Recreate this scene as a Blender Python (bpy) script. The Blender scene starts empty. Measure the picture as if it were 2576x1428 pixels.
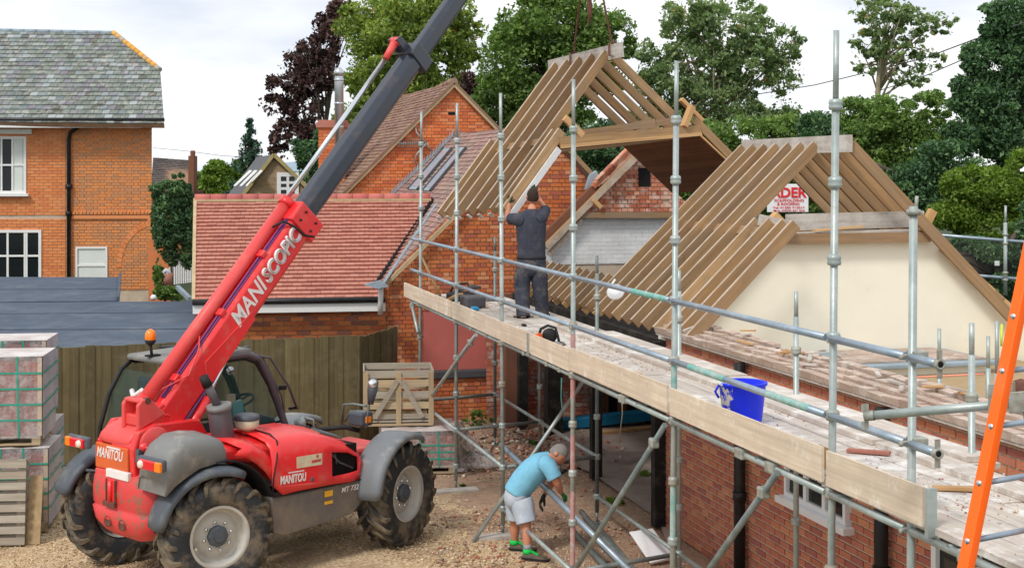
import bpy, math, random
import numpy as np
from mathutils import Vector, Matrix
random.seed(7); np.random.seed(7)
R = math.radians
sc = bpy.context.scene
col = sc.collection
# ------------------------------------------------------------------ camera, sky, sun, exposure
FX, HZ, CH = 3578.0, 432.0, 4.4            # focal length and horizon in photo units (2576 wide), camera height
cam_d = bpy.data.cameras.new('camera'); cam = bpy.data.objects.new('camera', cam_d); col.objects.link(cam)
cam.location = (0, 0, CH); cam.rotation_euler = (R(90), 0, 0)
cam_d.sensor_width = 36; cam_d.lens = 36*FX/2576; cam_d.shift_y = -(714.0-HZ)/2576
cam_d.clip_start = .1; cam_d.clip_end = 3000
sc.camera = cam
wd = bpy.data.worlds.new('World'); sc.world = wd; wd.use_nodes = True
nt = wd.node_tree; nt.nodes.clear()
def wn(t, **k):
    n = nt.nodes.new(t)
    for a, b in k.items(): setattr(n, a, b)
    return n
SUN_EL, SUN_AZ = R(48), R(215)              # azimuth clockwise from +Y (behind the camera, to the left)
out = wn('ShaderNodeOutputWorld'); bg = wn('ShaderNodeBackground'); bg.inputs['Strength'].default_value = .1
sky = wn('ShaderNodeTexSky', sky_type='NISHITA', sun_disc=False, sun_elevation=SUN_EL, sun_rotation=SUN_AZ)
tc = wn('ShaderNodeTexCoord'); mp = wn('ShaderNodeMapping'); mp.inputs['Scale'].default_value = (1, 1, 3.2)
n1 = wn('ShaderNodeTexNoise'); n1.inputs['Scale'].default_value = 3.3; n1.inputs['Detail'].default_value = 7; n1.inputs['Roughness'].default_value = .52
r1 = wn('ShaderNodeValToRGB'); e = r1.color_ramp.elements
e[0].position = .36; e[0].color = (7.0, 7.6, 8.6, 1); e[1].position = .55; e[1].color = (10.2, 10.3, 10.4, 1)
n2 = wn('ShaderNodeTexNoise'); n2.inputs['Scale'].default_value = 1.5; n2.inputs['Detail'].default_value = 4
r2 = wn('ShaderNodeValToRGB'); e = r2.color_ramp.elements
e[0].position = .25; e[0].color = (.80, .80, .80, 1); e[1].position = .5; e[1].color = (1, 1, 1, 1)
mx = wn('ShaderNodeMix', data_type='RGBA')
L = nt.links.new
L(tc.outputs['Generated'], mp.inputs['Vector']); L(mp.outputs['Vector'], n1.inputs['Vector']); L(mp.outputs['Vector'], n2.inputs['Vector'])
L(n1.outputs['Fac'], r1.inputs['Fac']); L(n2.outputs['Fac'], r2.inputs['Fac']); L(r2.outputs['Color'], mx.inputs['Factor'])
L(sky.outputs['Color'], mx.inputs[6]); L(r1.outputs['Color'], mx.inputs[7]); L(mx.outputs[2], bg.inputs['Color']); L(bg.outputs[0], out.inputs[0])
sl = bpy.data.lights.new('sun', 'SUN'); sun = bpy.data.objects.new('sun', sl); col.objects.link(sun)
sl.energy = 1.9; sl.angle = R(11); sl.color = (1, .96, .9)
sdir = Vector((math.sin(SUN_AZ)*math.cos(SUN_EL), math.cos(SUN_AZ)*math.cos(SUN_EL), math.sin(SUN_EL)))
sun.rotation_euler = (-sdir).to_track_quat('-Z', 'Y').to_euler()
vs = sc.view_settings; vs.view_transform = 'Standard'; vs.look = 'None'; vs.exposure = 0.16; vs.gamma = 1; vs.use_curve_mapping = False

# ------------------------------------------------------------------ helpers
V = Vector
def at(px, py, d): return V(((px-1288)/FX*d, d, CH-(py-HZ)/FX*d))     # photo point at a known distance
def ground(px, py, z=0): return at(px, py, (CH-z)*FX/(py-HZ))
def hit(px, py, p, n):                                                # photo point on a known plane
    r = V(((px-1288)/FX, 1, -(py-HZ)/FX)); c = V((0, 0, CH)); return c + r*((V(p)-c).dot(n)/r.dot(n))
A = V((-.2678, 1, 0)).normalized(); B = V((1, .2678, 0)).normalized(); Z = V((0, 0, 1))
def S(d, off=0.0, z=0.0):                                             # point beside the scaffold's outer line at depth d
    return V((4.497-.2678*d, d, z)) + B*off
# --- materials
MATS = {}
class MM:
    def __init__(s, name):
        s.m = bpy.data.materials.new(name); s.m.use_nodes = True; s.t = s.m.node_tree
        s.b = s.t.nodes['Principled BSDF']; MATS[name] = s.m
    def n(s, t, **k):
        n = s.t.nodes.new(t)
        for a, b in k.items():
            if a.startswith('i_'): n.inputs[a[2:].replace('_', ' ')].default_value = b
            else: setattr(n, a, b)
        return n
    def l(s, a, b): s.t.links.new(a, b)
    def pos(s, obj=False, scale=(1, 1, 1)):
        c = s.n('ShaderNodeTexCoord').outputs['Object'] if obj else s.n('ShaderNodeNewGeometry').outputs['Position']
        if scale != (1, 1, 1) or obj:
            m = s.n('ShaderNodeMapping'); m.inputs['Scale'].default_value = scale; s.l(c, m.inputs['Vector'])
            if obj:
                oi = s.n('ShaderNodeObjectInfo'); mu = s.n('ShaderNodeMath', operation='MULTIPLY'); mu.inputs[1].default_value = 37
                s.l(oi.outputs['Random'], mu.inputs[0]); s.l(mu.outputs[0], m.inputs['Location'])
            return m.outputs['Vector']
        return c
    def rnd(s):
        at_ = s.n('ShaderNodeAttribute', attribute_name='rnd'); oi = s.n('ShaderNodeObjectInfo')
        ad = s.n('ShaderNodeMath', operation='ADD'); fr = s.n('ShaderNodeMath', operation='FRACT')
        s.l(at_.outputs['Fac'], ad.inputs[0]); s.l(oi.outputs['Random'], ad.inputs[1]); s.l(ad.outputs[0], fr.inputs[0])
        return fr.outputs[0]
    def ramp(s, fac, cols, pos=None, const=False):
        r = s.n('ShaderNodeValToRGB'); cr = r.color_ramp
        if const: cr.interpolation = 'CONSTANT'
        cols = list(cols)*(2 if len(cols) == 1 else 1); k = len(cols)
        while len(cr.elements) < k: cr.elements.new(.5)
        for i, c in enumerate(cols):
            cr.elements[i].position = pos[i] if pos else (i/k if const else i/(k-1)); cr.elements[i].color = (*c, 1)
        s.l(fac, r.inputs['Fac']); return r.outputs['Color']
    def noise(s, vec, scale, detail=4, rough=.6, out='Fac'):
        n = s.n('ShaderNodeTexNoise'); n.inputs['Scale'].default_value = scale; n.inputs['Detail'].default_value = detail; n.inputs['Roughness'].default_value = rough
        s.l(vec, n.inputs['Vector']); return n.outputs[out]
    def mix(s, f, a, b, mode='MIX'):
        m = s.n('ShaderNodeMix', data_type='RGBA', blend_type=mode)
        for x, i in ((f, 0), (a, 6), (b, 7)):
            if hasattr(x, 'links') or hasattr(x, 'is_linked'): s.l(x, m.inputs[i])
            elif i == 0: m.inputs[0].default_value = x
            else: m.inputs[i].default_value = (*x, 1)
        return m.outputs[2]
    def bump(s, h, strength=.4, dist=.01):
        b = s.n('ShaderNodeBump'); b.inputs['Strength'].default_value = strength; b.inputs['Distance'].default_value = dist
        s.l(h, b.inputs['Height']); s.l(b.outputs[0], s.b.inputs['Normal'])
    def fin(s, colr, rough=.8, metal=0, spec=.3):
        if isinstance(colr, tuple): s.b.inputs['Base Color'].default_value = (*colr, 1)
        else: s.l(colr, s.b.inputs['Base Color'])
        if isinstance(rough, (int, float)): s.b.inputs['Roughness'].default_value = rough
        else: s.l(rough, s.b.inputs['Roughness'])
        s.b.inputs['Metallic'].default_value = metal; s.b.inputs['Specular IOR Level'].default_value = spec
        return s.m
def m_masonry(name, cols, dirt=(.12, .09, .07), dirt_amt=.35, bump=.5, gscale=60, rough=.9, wh=None):
    M = MM(name); c = M.ramp(M.rnd(), cols, const=True); p = M.pos()
    g = M.noise(p, gscale, 3, .7); c = M.mix(.35, c, M.ramp(g, [(.35, .35, .35), (1, 1, 1)], [.3, .7]), 'MULTIPLY')
    d = M.noise(p, 1.3, 5, .65); f = M.ramp(d, [(0, 0, 0), (dirt_amt,)*3], [.45, .75]); c = M.mix(f, c, dirt)
    if wh: w = M.noise(p, 5, 5, .7); c = M.mix(M.ramp(w, [(0, 0, 0), (.75, .75, .75)], [.5, .66]), c, wh)
    M.bump(g, bump, .006); return M.fin(c, rough)
def m_plain(name, c, rough=.6, metal=0, var=.25, nscale=6, bump=0, spec=.3, dirt=None, damt=.5, dpos=(.5, .7)):
    M = MM(name); p = M.pos(); g = M.noise(p, nscale, 5, .6)
    k = M.mix(M.ramp(g, [(0, 0, 0), (1, 1, 1)], [.3, .7]), tuple(x*(1-var) for x in c), c)
    if dirt:
        f = M.ramp(M.noise(p, nscale*.6, 7, .7), [(0, 0, 0), (damt,)*3], list(dpos)); k = M.mix(f, k, dirt)
    if bump: M.bump(M.noise(p, nscale*8, 4, .7), bump, .01)
    return M.fin(k, rough, metal, spec)
def m_wood(name, cols, rough=.75, grain=(1.2, 26, 26), weather=None, wamt=.6, top=None, tamt=.8):
    M = MM(name); c = M.ramp(M.rnd(), cols); p = M.pos(True, grain)
    g = M.noise(p, 1, 6, .65); c = M.mix(.55, c, M.ramp(g, [(.42, .38, .34), (1, 1, 1)], [.32, .66]), 'MULTIPLY')
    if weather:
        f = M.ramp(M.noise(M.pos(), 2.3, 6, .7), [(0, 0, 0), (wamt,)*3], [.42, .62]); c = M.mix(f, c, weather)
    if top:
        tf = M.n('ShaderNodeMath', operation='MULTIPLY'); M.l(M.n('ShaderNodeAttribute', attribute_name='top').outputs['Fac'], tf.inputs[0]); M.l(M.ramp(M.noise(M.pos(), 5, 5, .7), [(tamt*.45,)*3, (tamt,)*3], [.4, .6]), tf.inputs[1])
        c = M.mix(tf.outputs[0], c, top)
    M.bump(g, .35, .006); return M.fin(c, rough)
def m_leaf(name, cols, trans=.35):
    M = MM(name); c = M.ramp(M.n('ShaderNodeAttribute', attribute_name='rnd').outputs['Fac'], cols)
    M.fin(c, .55, 0, .35); tr = M.n('ShaderNodeBsdfTranslucent'); M.l(M.mix(1, c, (1.0, 1.15, .55), 'MULTIPLY'), tr.inputs['Color'])
    mxs = M.n('ShaderNodeMixShader'); mxs.inputs[0].default_value = trans; o = M.t.nodes['Material Output']
    M.l(M.b.outputs[0], mxs.inputs[1]); M.l(tr.outputs[0], mxs.inputs[2]); M.l(mxs.outputs[0], o.inputs[0]); return M.m

# --- mesh building
class MB:
    def __init__(s): s.v = []; s.f = []; s.r = []; s.sm = []
    def add(s, vs_, fs, r=0.0, smooth=False):
        o = len(s.v); s.v += [tuple(x) for x in vs_]
        for f in fs: s.f.append([i+o for i in f]); s.r.append(r); s.sm.append(smooth)
        return s
    def box(s, c, size, ax=None, r=0.0):
        X, Y, W = ax if ax else (V((1, 0, 0)), V((0, 1, 0)), V((0, 0, 1))); c = V(c); a, b, h = [q/2 for q in size]
        vs_ = [c+X*(a*i)+Y*(b*j)+W*(h*k) for k in (-1, 1) for j in (-1, 1) for i in (-1, 1)]
        return s.add(vs_, [(0, 2, 3, 1), (4, 5, 7, 6), (0, 1, 5, 4), (2, 6, 7, 3), (0, 4, 6, 2), (1, 3, 7, 5)], r)
    def beam(s, p0, p1, w, h, up=Z, r=0.0):
        p0, p1 = V(p0), V(p1); d = (p1-p0); X = d.normalized(); Y = up.cross(X).normalized(); W = X.cross(Y)
        return s.box((p0+p1)/2, (d.length, w, h), (X, Y, W), r)
    def tube(s, pts, rad, seg=10, r=0.0, caps=True):
        pts = [V(p) for p in pts]; n = len(pts); rs = rad if isinstance(rad, (list, tuple)) else [rad]*n
        vs_ = []; prev = None
        for i, p in enumerate(pts):
            t = (pts[min(i+1, n-1)]-pts[max(i-1, 0)]).normalized()
            if prev is None: u = t.orthogonal().normalized()
            else: u = (prev-t*prev.dot(t)).normalized()
            prev = u; w = t.cross(u)
            for k in range(seg):
                a = 2*math.pi*k/seg; vs_.append(p+(u*math.cos(a)+w*math.sin(a))*rs[i])
        fs = [(i*seg+k, i*seg+(k+1) % seg, (i+1)*seg+(k+1) % seg, (i+1)*seg+k) for i in range(n-1) for k in range(seg)]
        s.add(vs_, fs, r, True)
        if caps:
            o = len(s.v)-n*seg; s.f.append([o+k for k in range(seg)][::-1]); s.f.append([o+(n-1)*seg+k for k in range(seg)]); s.r += [r, r]; s.sm += [False, False]
        return s
    def prism(s, poly, dirv, r=0.0):
        n = len(poly); a = [V(p) for p in poly]; b = [p+dirv for p in a]
        return s.add(a+b, [tuple(range(n)), tuple(range(2*n-1, n-1, -1))]+[(i, n+i, n+(i+1) % n, (i+1) % n) for i in range(n)], r)
    def lathe(s, prof, c, axis, seg=32, r=0.0, smooth=True):
        axis = V(axis).normalized(); u = axis.orthogonal().normalized(); w = axis.cross(u); c = V(c); vs_ = []
        for (rad, h) in prof:
            for k in range(seg):
                a = 2*math.pi*k/seg; vs_.append(c+axis*h+(u*math.cos(a)+w*math.sin(a))*rad)
        n = len(prof)
        fs = [(i*seg+k, i*seg+(k+1) % seg, (i+1)*seg+(k+1) % seg, (i+1)*seg+k) for i in range(n-1) for k in range(seg)]
        return s.add(vs_, fs, r, smooth)
    def grid(s, rows, r=0.0, smooth=True):
        n = len(rows); m = len(rows[0]); return s.add([p for q in rows for p in q], [(i*m+j, i*m+j+1, (i+1)*m+j+1, (i+1)*m+j) for i in range(n-1) for j in range(m-1)], r, smooth)
    def mesh(s, name):
        me = bpy.data.meshes.new(name); me.from_pydata(s.v, [], s.f)
        me.polygons.foreach_set('use_smooth', s.sm)
        a = me.attributes.new('rnd', 'FLOAT', 'FACE'); a.data.foreach_set('value', s.r); me.update(); return me
    def build(s, name, mat, parent=None, bevel=0, solid=0, fixn=False, subs=0, **kw):
        me = s.mesh(name)
        if fixn:
            import bmesh
            bm = bmesh.new(); bm.from_mesh(me); bmesh.ops.recalc_face_normals(bm, faces=bm.faces); bm.to_mesh(me); bm.free()
        o = link(name, me, mat, parent, **kw)
        if solid: m = o.modifiers.new('s', 'SOLIDIFY'); m.thickness = solid; m.offset = -1
        if bevel: m = o.modifiers.new('b', 'BEVEL'); m.width = bevel; m.segments = 2; m.limit_method = 'ANGLE'; m.angle_limit = R(35)
        if subs: m = o.modifiers.new('u', 'SUBSURF'); m.levels = m.render_levels = subs
        return o
def link(name, me, mat, parent=None, mw=None, label=None, kind=None):
    o = bpy.data.objects.new(name, me)
    if mat is not None and me is not None and not me.materials: me.materials.append(MATS[mat] if isinstance(mat, str) else mat)
    col.objects.link(o)
    if parent is not None: o.parent = parent; o.matrix_parent_inverse = pinv(parent)
    if mw is not None: o.matrix_basis = mw
    if label: o['label'] = label
    if kind: o['kind'] = kind
    return o
WM = {}
def wmat(o):
    if o.name in WM: return WM[o.name]
    m = o.matrix_basis.copy()
    if o.parent: m = wmat(o.parent) @ o.matrix_parent_inverse @ m
    WM[o.name] = m; return m
def pinv(o): return wmat(o).inverted()
def thing(name, label, cat, loc=(0, 0, 0), group=None, kind=None):
    o = bpy.data.objects.new(name, None); o.empty_display_size = .1; col.objects.link(o); o.location = loc
    o.matrix_basis = Matrix.Translation(V(loc)); tag(o, label, cat, group, kind); return o
def tag(o, label=None, cat=None, group=None, kind=None):
    if label: o['label'] = label
    if cat: o['category'] = cat
    if group: o['group'] = group
    if kind: o['kind'] = kind
    return o
BOXC = {}
def piece(name, mat, parent, p0, p1, w, h, up=Z, label=None, jit=0):
    """a straight timber or plate as an object of its own, grain along its length; equal sizes share a mesh"""
    p0, p1 = V(p0), V(p1); d = p1-p0; Lh = round(d.length, 3); X = d.normalized(); Y = up.cross(X).normalized(); W = X.cross(Y)
    key = (Lh, round(w, 3), round(h, 3), mat if isinstance(mat, str) else mat.name)
    if key not in BOXC:
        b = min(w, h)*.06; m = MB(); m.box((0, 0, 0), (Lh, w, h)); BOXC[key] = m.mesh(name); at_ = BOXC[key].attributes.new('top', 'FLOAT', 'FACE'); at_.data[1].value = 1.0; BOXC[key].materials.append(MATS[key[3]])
    M = Matrix.Translation((p0+p1)/2) @ Matrix((X, Y, W)).transposed().to_4x4()
    return link(name, BOXC[key], None, parent, M, label)
def clip(poly, conv):
    """clip polygon by a convex outline (both counter-clockwise lists of 2-tuples)"""
    for i in range(len(conv)):
        a, b = conv[i], conv[(i+1) % len(conv)]; ex, ey = b[0]-a[0], b[1]-a[1]; outp = []
        for j in range(len(poly)):
            p, q = poly[j], poly[(j+1) % len(poly)]
            sp = ex*(p[1]-a[1])-ey*(p[0]-a[0]); sq = ex*(q[1]-a[1])-ey*(q[0]-a[0])
            if sp >= 0: outp.append(p)
            if (sp >= 0) != (sq >= 0): t = sp/(sp-sq); outp.append((p[0]+(q[0]-p[0])*t, p[1]+(q[1]-p[1])*t))
        poly = outp
        if len(poly) < 3: return []
    return poly
def ccw(P):
    a = sum(P[i][0]*P[(i+1) % len(P)][1]-P[(i+1) % len(P)][0]*P[i][1] for i in range(len(P))); return P if a > 0 else P[::-1]
def area(P): return abs(sum(P[i][0]*P[(i+1) % len(P)][1]-P[(i+1) % len(P)][0]*P[i][1] for i in range(len(P))))/2
def minus(rc, h):
    x0, y0, x1, y1 = rc; a0, b0, a1, b1 = h
    if a0 >= x1 or a1 <= x0 or b0 >= y1 or b1 <= y0: return [rc]
    o = []
    if x0 < a0: o.append((x0, y0, a0, y1))
    if x1 > a1: o.append((a1, y0, x1, y1))
    c0, c1 = max(x0, a0), min(x1, a1)
    if y0 < b0: o.append((c0, y0, c1, b0))
    if y1 > b1: o.append((c0, b1, c1, y1))
    return o
CAMV = V((0, 0, CH))
def field(parent, name, mat, O, U, W, outline, pw, ph, gap=.01, t=.012, lift=0.0, holes=(), bond='half', jit=.0015, limit=300, tjit=.004, single=True, skip=0, side=1, wjit=0, rowoff=0.0):
    """courses of bricks, tiles, slates or boards laid on the plane O + a*U + b*W, clipped to a convex outline;
       the 300 nearest the camera are objects of their own, the rest is one joined mesh"""
    O, U, W = V(O), V(U).normalized(), V(W).normalized(); N = U.cross(W)*side; ol = ccw(list(outline))
    xs = [p[0] for p in ol]; ys = [p[1] for p in ol]; b0 = math.floor(min(ys)/ph)*ph+rowoff; k = 0; pcs = []
    rg = random.Random(sum(map(ord, name))+len(ol)+int(pw*1000)+int(ph*1000))
    b = b0
    while b < max(ys):
        w0 = pw
        if bond == 'half': a = math.floor(min(xs)/pw)*pw-(pw/2 if k % 2 else 0)
        elif bond == 'flemish': a = math.floor(min(xs)/(pw*1.5))*pw*1.5-(pw*.75 if k % 2 else 0)
        elif bond == 'english': a = math.floor(min(xs)/pw)*pw; w0 = pw if k % 2 else pw/2; a -= 0 if k % 2 else pw/4
        else: a = math.floor(min(xs)/pw)*pw-rg.random()*pw
        q = 0
        while a < max(xs):
            w = w0
            if bond == 'flemish': w = pw if q % 2 == 0 else pw/2
            if wjit: w *= 1+rg.uniform(-wjit, wjit)
            q += 1
            rcs = [(a+gap/2, b+gap/2, a+w-gap/2, b+ph-gap/2)]
            for h in holes: rcs = [z for rc in rcs for z in minus(rc, h)]
            for rc in rcs:
                if rg.random() < skip: continue
                P = clip([(rc[0], rc[1]), (rc[2], rc[1]), (rc[2], rc[3]), (rc[0], rc[3])], ol)
                if len(P) < 3 or area(P) < pw*ph*.04: continue
                tt = t+rg.uniform(-tjit, tjit); tl = rg.uniform(-jit, jit)
                hs = [tt+lift*(1-(p[1]-b)/ph)+tl*(p[0]-a)/pw for p in P]
                full = len(P) == 4 and abs(area(P)-(w-gap)*(ph-gap)) < 1e-7 and not wjit
                cx = sum(p[0] for p in P)/len(P); cy = sum(p[1] for p in P)/len(P)
                pcs.append(((O+U*cx+W*cy-CAMV).length, P, hs, rg.random(), full, (w > pw*.6)))
            a += w
        b += ph; k += 1
    pcs.sort(key=lambda z: z[0]); cache = {}
    def mk(mb, P, hs, r):
        n = len(P); base = [O+U*p[0]+W*p[1]-N*.01 for p in P]; top = [O+U*p[0]+W*p[1]+N*h for p, h in zip(P, hs)]
        fs = [tuple(range(n, 2*n))]+[(i, (i+1) % n, n+(i+1) % n, n+i) for i in range(n)]
        if side < 0: fs = [f[::-1] for f in fs]
        mb.add(base+top, fs, r)
    big = MB()
    for i, (dd, P, hs, r, full, st) in enumerate(pcs):
        if single and i < limit:
            if full:
                cx, cy = P[0]; key = (st, i % 4)
                if key not in cache:
                    m = MB(); n = 4
                    Q = [(p[0]-cx, p[1]-cy) for p in P]
                    m.add([(q[0], q[1], -.01*side) for q in Q]+[(q[0], q[1], h*side) for q, h in zip(Q, hs)],
                          [(4, 5, 6, 7)]+[(j, (j+1) % 4, 4+(j+1) % 4, 4+j) for j in range(4)] if side > 0 else [(7, 6, 5, 4)]+[(4+j, 4+(j+1) % 4, (j+1) % 4, j) for j in range(4)])
                    cache[key] = m.mesh(name); cache[key].materials.append(MATS[mat])
                Mx = Matrix.Translation(O+U*cx+W*cy) @ Matrix((U, W, U.cross(W))).transposed().to_4x4()
                link(name, cache[key], None, parent, Mx)
            else:
                m = MB(); mk(m, P, hs, 0); m.build(name, mat, parent)
        else: mk(big, P, hs, r)
    if big.f: big.build(name, mat, parent, kind='stuff')
def to2(O, U, W, p):
    q = V(p)-V(O); return (q.dot(V(U).normalized()), q.dot(V(W).normalized()))
def slab(O, U, W, outline, t, N=None):
    """thin solid behind a course field"""
    N = N if N is not None else U.cross(W); m = MB(); m.prism([V(O)+U*p[0]+W*p[1] for p in ccw(list(outline))], -N*t); return m
def text_mesh(s, size, outline=0, font_w=1.0, shear=0.0, bold=.0, spacing=1.0):
    c = bpy.data.curves.new('lettering', 'FONT'); c.body = s; c.size = size; c.shear = shear; c.space_character = spacing
    c.align_x = 'LEFT'; c.align_y = 'BOTTOM_BASELINE' if False else 'BOTTOM'
    if outline: c.fill_mode = 'NONE'; c.bevel_depth = outline; c.bevel_resolution = 0; c.resolution_u = 3
    else: c.offset = bold; c.extrude = .002; c.resolution_u = 3
    o = bpy.data.objects.new('lettering', c); col.objects.link(o)
    dg = bpy.context.evaluated_depsgraph_get(); me = bpy.data.meshes.new_from_object(o.evaluated_get(dg)); bpy.data.objects.remove(o)
    xs = [v.co.x for v in me.vertices]; ys = [v.co.y for v in me.vertices]
    x0, x1, y0, y1 = min(xs), max(xs), min(ys), max(ys)
    return me, x0, x1, y0, y1
def lettering(s, parent, mat, p, U, W, width, height, name='lettering', outline=0, shear=0, bold=0, **k):
    """printed words filling width x height from lower-left p along U (right) and W (up)"""
    me, x0, x1, y0, y1 = text_mesh(s, 1, outline/ max(height, .001) if outline else 0, 1, shear, bold)
    sx, sy = width/(x1-x0), height/(y1-y0); U, W = V(U).normalized(), V(W).normalized(); N = U.cross(W)
    T = Matrix.Translation(V(p)) @ Matrix((U, W, N)).transposed().to_4x4() @ Matrix.Diagonal((sx, sy, 1, 1)) @ Matrix.Translation((-x0, -y0, 0))
    me.transform(T); me.materials.clear(); o = link(name, me, mat, parent, **k); return o
# ------------------------------------------------------------------ materials
m_masonry('brick_near', [(.60, .205, .12), (.55, .18, .115), (.64, .235, .13), (.46, .15, .12), (.58, .21, .14), (.68, .28, .15)], dirt=(.36, .17, .12), dirt_amt=.3, wh=None)
m_masonry('brick_gable', [(.66, .185, .06), (.60, .155, .055), (.70, .22, .07), (.54, .145, .06), (.64, .21, .085), (.74, .32, .16), (.48, .135, .08)], dirt=(.36, .15, .09), dirt_amt=.4)
m_masonry('brick_orange', [(.82, .22, .07), (.76, .19, .06), (.85, .26, .085), (.68, .16, .06), (.80, .28, .12)], dirt=(.55, .2, .1), dirt_amt=.3)
m_masonry('brick_house', [(.84, .29, .10), (.80, .26, .085), (.86, .32, .115), (.75, .24, .09), (.83, .32, .13)], dirt=(.66, .27, .10), dirt_amt=.3)
m_masonry('brick_house_header', [(.80, .29, .09), (.60, .27, .12), (.82, .31, .10), (.64, .29, .13), (.74, .28, .10), (.78, .31, .12)], dirt=(.6, .27, .11), dirt_amt=.3)
m_masonry('brick_out', [(.52, .15, .05), (.46, .12, .045), (.58, .19, .06), (.27, .1, .07), (.50, .16, .07)], dirt=(.3, .14, .08), dirt_amt=.3)
m_masonry('brick_far_gable', [(.60, .20, .11), (.52, .15, .08), (.66, .26, .15), (.45, .13, .08), (.72, .36, .24)], dirt=(.25, .16, .12), dirt_amt=.4, wh=(.7, .6, .52))
m_masonry('brick_white', [(.84, .85, .86), (.80, .82, .83), (.87, .88, .88), (.82, .82, .82)], dirt=(.45, .42, .38), dirt_amt=.5, bump=.35)
m_masonry('brick_tan', [(.42, .30, .18), (.38, .27, .17), (.46, .33, .20)], dirt=(.3, .2, .13))
m_masonry('brick_dark', [(.2, .08, .05), (.16, .07, .05), (.24, .10, .06)], dirt=(.08, .06, .05))
m_masonry('brick_infill', [(.55, .17, .10), (.60, .21, .12), (.45, .13, .09), (.6, .36, .27)], dirt=(.2, .12, .1), dirt_amt=.5, wh=(.55, .52, .5))
m_plain('mortar_yellow', (.56, .42, .25), .95, 0, .25, 5, .3)
m_plain('mortar_near', (.88, .71, .49), .95, 0, .25, 5, .3)
m_plain('mortar_pale', (.62, .50, .38), .95, 0, .3, 4, .3)
m_plain('mortar_dark', (.34, .2, .12), .95, 0, .3, 4, .3)
m_plain('mortar_white', (.62, .6, .58), .95, 0, .2, 4, .3)
m_masonry('slate', [(0.184, 0.215, 0.183), (0.16, 0.194, 0.174), (0.208, 0.241, 0.203), (0.2, 0.232, 0.199), (0.168, 0.206, 0.216), (0.232, 0.275, 0.282), (0.2, 0.189, 0.224), (0.304, 0.353, 0.357), (0.176, 0.206, 0.178), (0.128, 0.129, 0.108), (0.216, 0.249, 0.216), (0.192, 0.224, 0.191), (0.376, 0.421, 0.415), (0.224, 0.224, 0.249)], dirt=(.14, .13, .11), dirt_amt=.5, rough=.6, wh=(.42, .42, .38))
m_masonry('tile_red', [(.54, .225, .165), (.56, .235, .175), (.52, .21, .155), (.58, .26, .195), (.47, .185, .14), (.55, .235, .175)], dirt=(.40, .21, .16), dirt_amt=.3, bump=.3)
m_masonry('tile_old', [(.36, .21, .18), (.31, .18, .16), (.42, .26, .21), (.38, .23, .2), (.27, .17, .15)], dirt=(.3, .26, .2), dirt_amt=.6, rough=.85)
m_masonry('tile_brown', [(.28, .15, .11), (.24, .13, .10), (.33, .2, .14), (.3, .18, .15)], dirt=(.36, .28, .16), dirt_amt=.55)
m_masonry('tile_dark', [(.09, .075, .07), (.12, .1, .09), (.1, .085, .085)], dirt=(.2, .17, .13), dirt_amt=.4)
m_masonry('tile_eave', [(.52, .39, .31), (.56, .43, .35), (.48, .35, .28), (.60, .46, .37)], dirt=(.33, .27, .22), dirt_amt=.5, wh=(.68, .62, .56))
m_masonry('ridge_red', [(.56, .15, .13), (.6, .18, .15), (.52, .14, .13)], dirt=(.4, .2, .18))
m_masonry('ridge_lichen', [(.78, .36, .03), (.85, .42, .04), (.45, .4, .33), (.7, .33, .05)], dirt=(.5, .42, .3), dirt_amt=.6)
m_plain('slate_flat', (.09, .09, .10), .6, 0, .3, 5, .2)
m_plain('felt', (.085, .112, .155), .85, 0, .22, 2.2, .5, dirt=(.17, .19, .22), damt=.5)
m_plain('cream_render', (.90, .855, .72), .9, 0, .07, .9, .35, dirt=(.80, .77, .60), damt=.5, dpos=(.45, .7))
m_plain('red_render', (.56, .155, .13), .9, 0, .15, 1.5, .2, dirt=(.42, .12, .10), damt=.5)
m_plain('white_paint', (.80, .80, .78), .45, 0, .05, 3)
m_plain('upvc', (.82, .83, .84), .35, 0, .03, 3)
m_plain('lead', (.32, .40, .46), .5, 0, .3, 6)
m_plain('black_paint', (.018, .018, .02), .4, 0, .4, 9, dirt=(.06, .055, .05), damt=.5)
m_plain('black_timber', (.02, .018, .017), .8, 0, .4, 8, .5, dirt=(.10, .09, .075), damt=.7)
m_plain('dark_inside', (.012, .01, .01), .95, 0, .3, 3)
m_plain('flue_steel', (.62, .65, .68), .28, .9, .12, 3)
m_plain('galv', (.42, .48, .46), .42, .35, .28, 7, .15, dirt=(.60, .62, .60), damt=.6)
m_plain('galv_dark', (.22, .26, .255), .5, .35, .35, 7, .15, dirt=(.42, .42, .38), damt=.5)
m_plain('galv_blue', (.34, .42, .50), .38, .45, .25, 5, .1, dirt=(.6, .64, .66), damt=.5)
m_plain('coupler_steel', (.46, .48, .42), .5, .3, .45, 18, .3, dirt=(.30, .19, .12), damt=.7)
m_plain('teal_paint', (.14, .47, .40), .5, 0, .3, 8, dirt=(.42, .48, .46), damt=.9, dpos=(.42, .62))
m_plain('pink_paint', (.55, .30, .28), .6, .1, .3, 14, dirt=(.5, .52, .5), damt=.8)
m_plain('gravel_base', (.37, .265, .155), .95, 0, .5, 9, .6, dirt=(.2, .14, .09), damt=.7)
m_plain('concrete', (.46, .37, .32), .9, 0, .3, 2.4, .4, dirt=(.2, .13, .11), damt=.6)
m_plain('paving', (.32, .31, .31), .9, 0, .2, 3, .3)
m_plain('field_green', (.10, .16, .04), .95, 0, .4, .3)
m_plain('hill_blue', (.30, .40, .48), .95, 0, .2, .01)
m_plain('orange_grp', (1.0, .14, .005), .35, 0, .06, 3, dirt=(.9, .3, .15), damt=.25)
m_plain('blue_beam', (.02, .27, .50), .5, 0, .2, 3)
m_plain('blue_tub', (.01, .04, .85), .4, 0, .1, 3)
m_plain('white_board', (.85, .86, .88), .5, 0, .03, 3)
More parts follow.
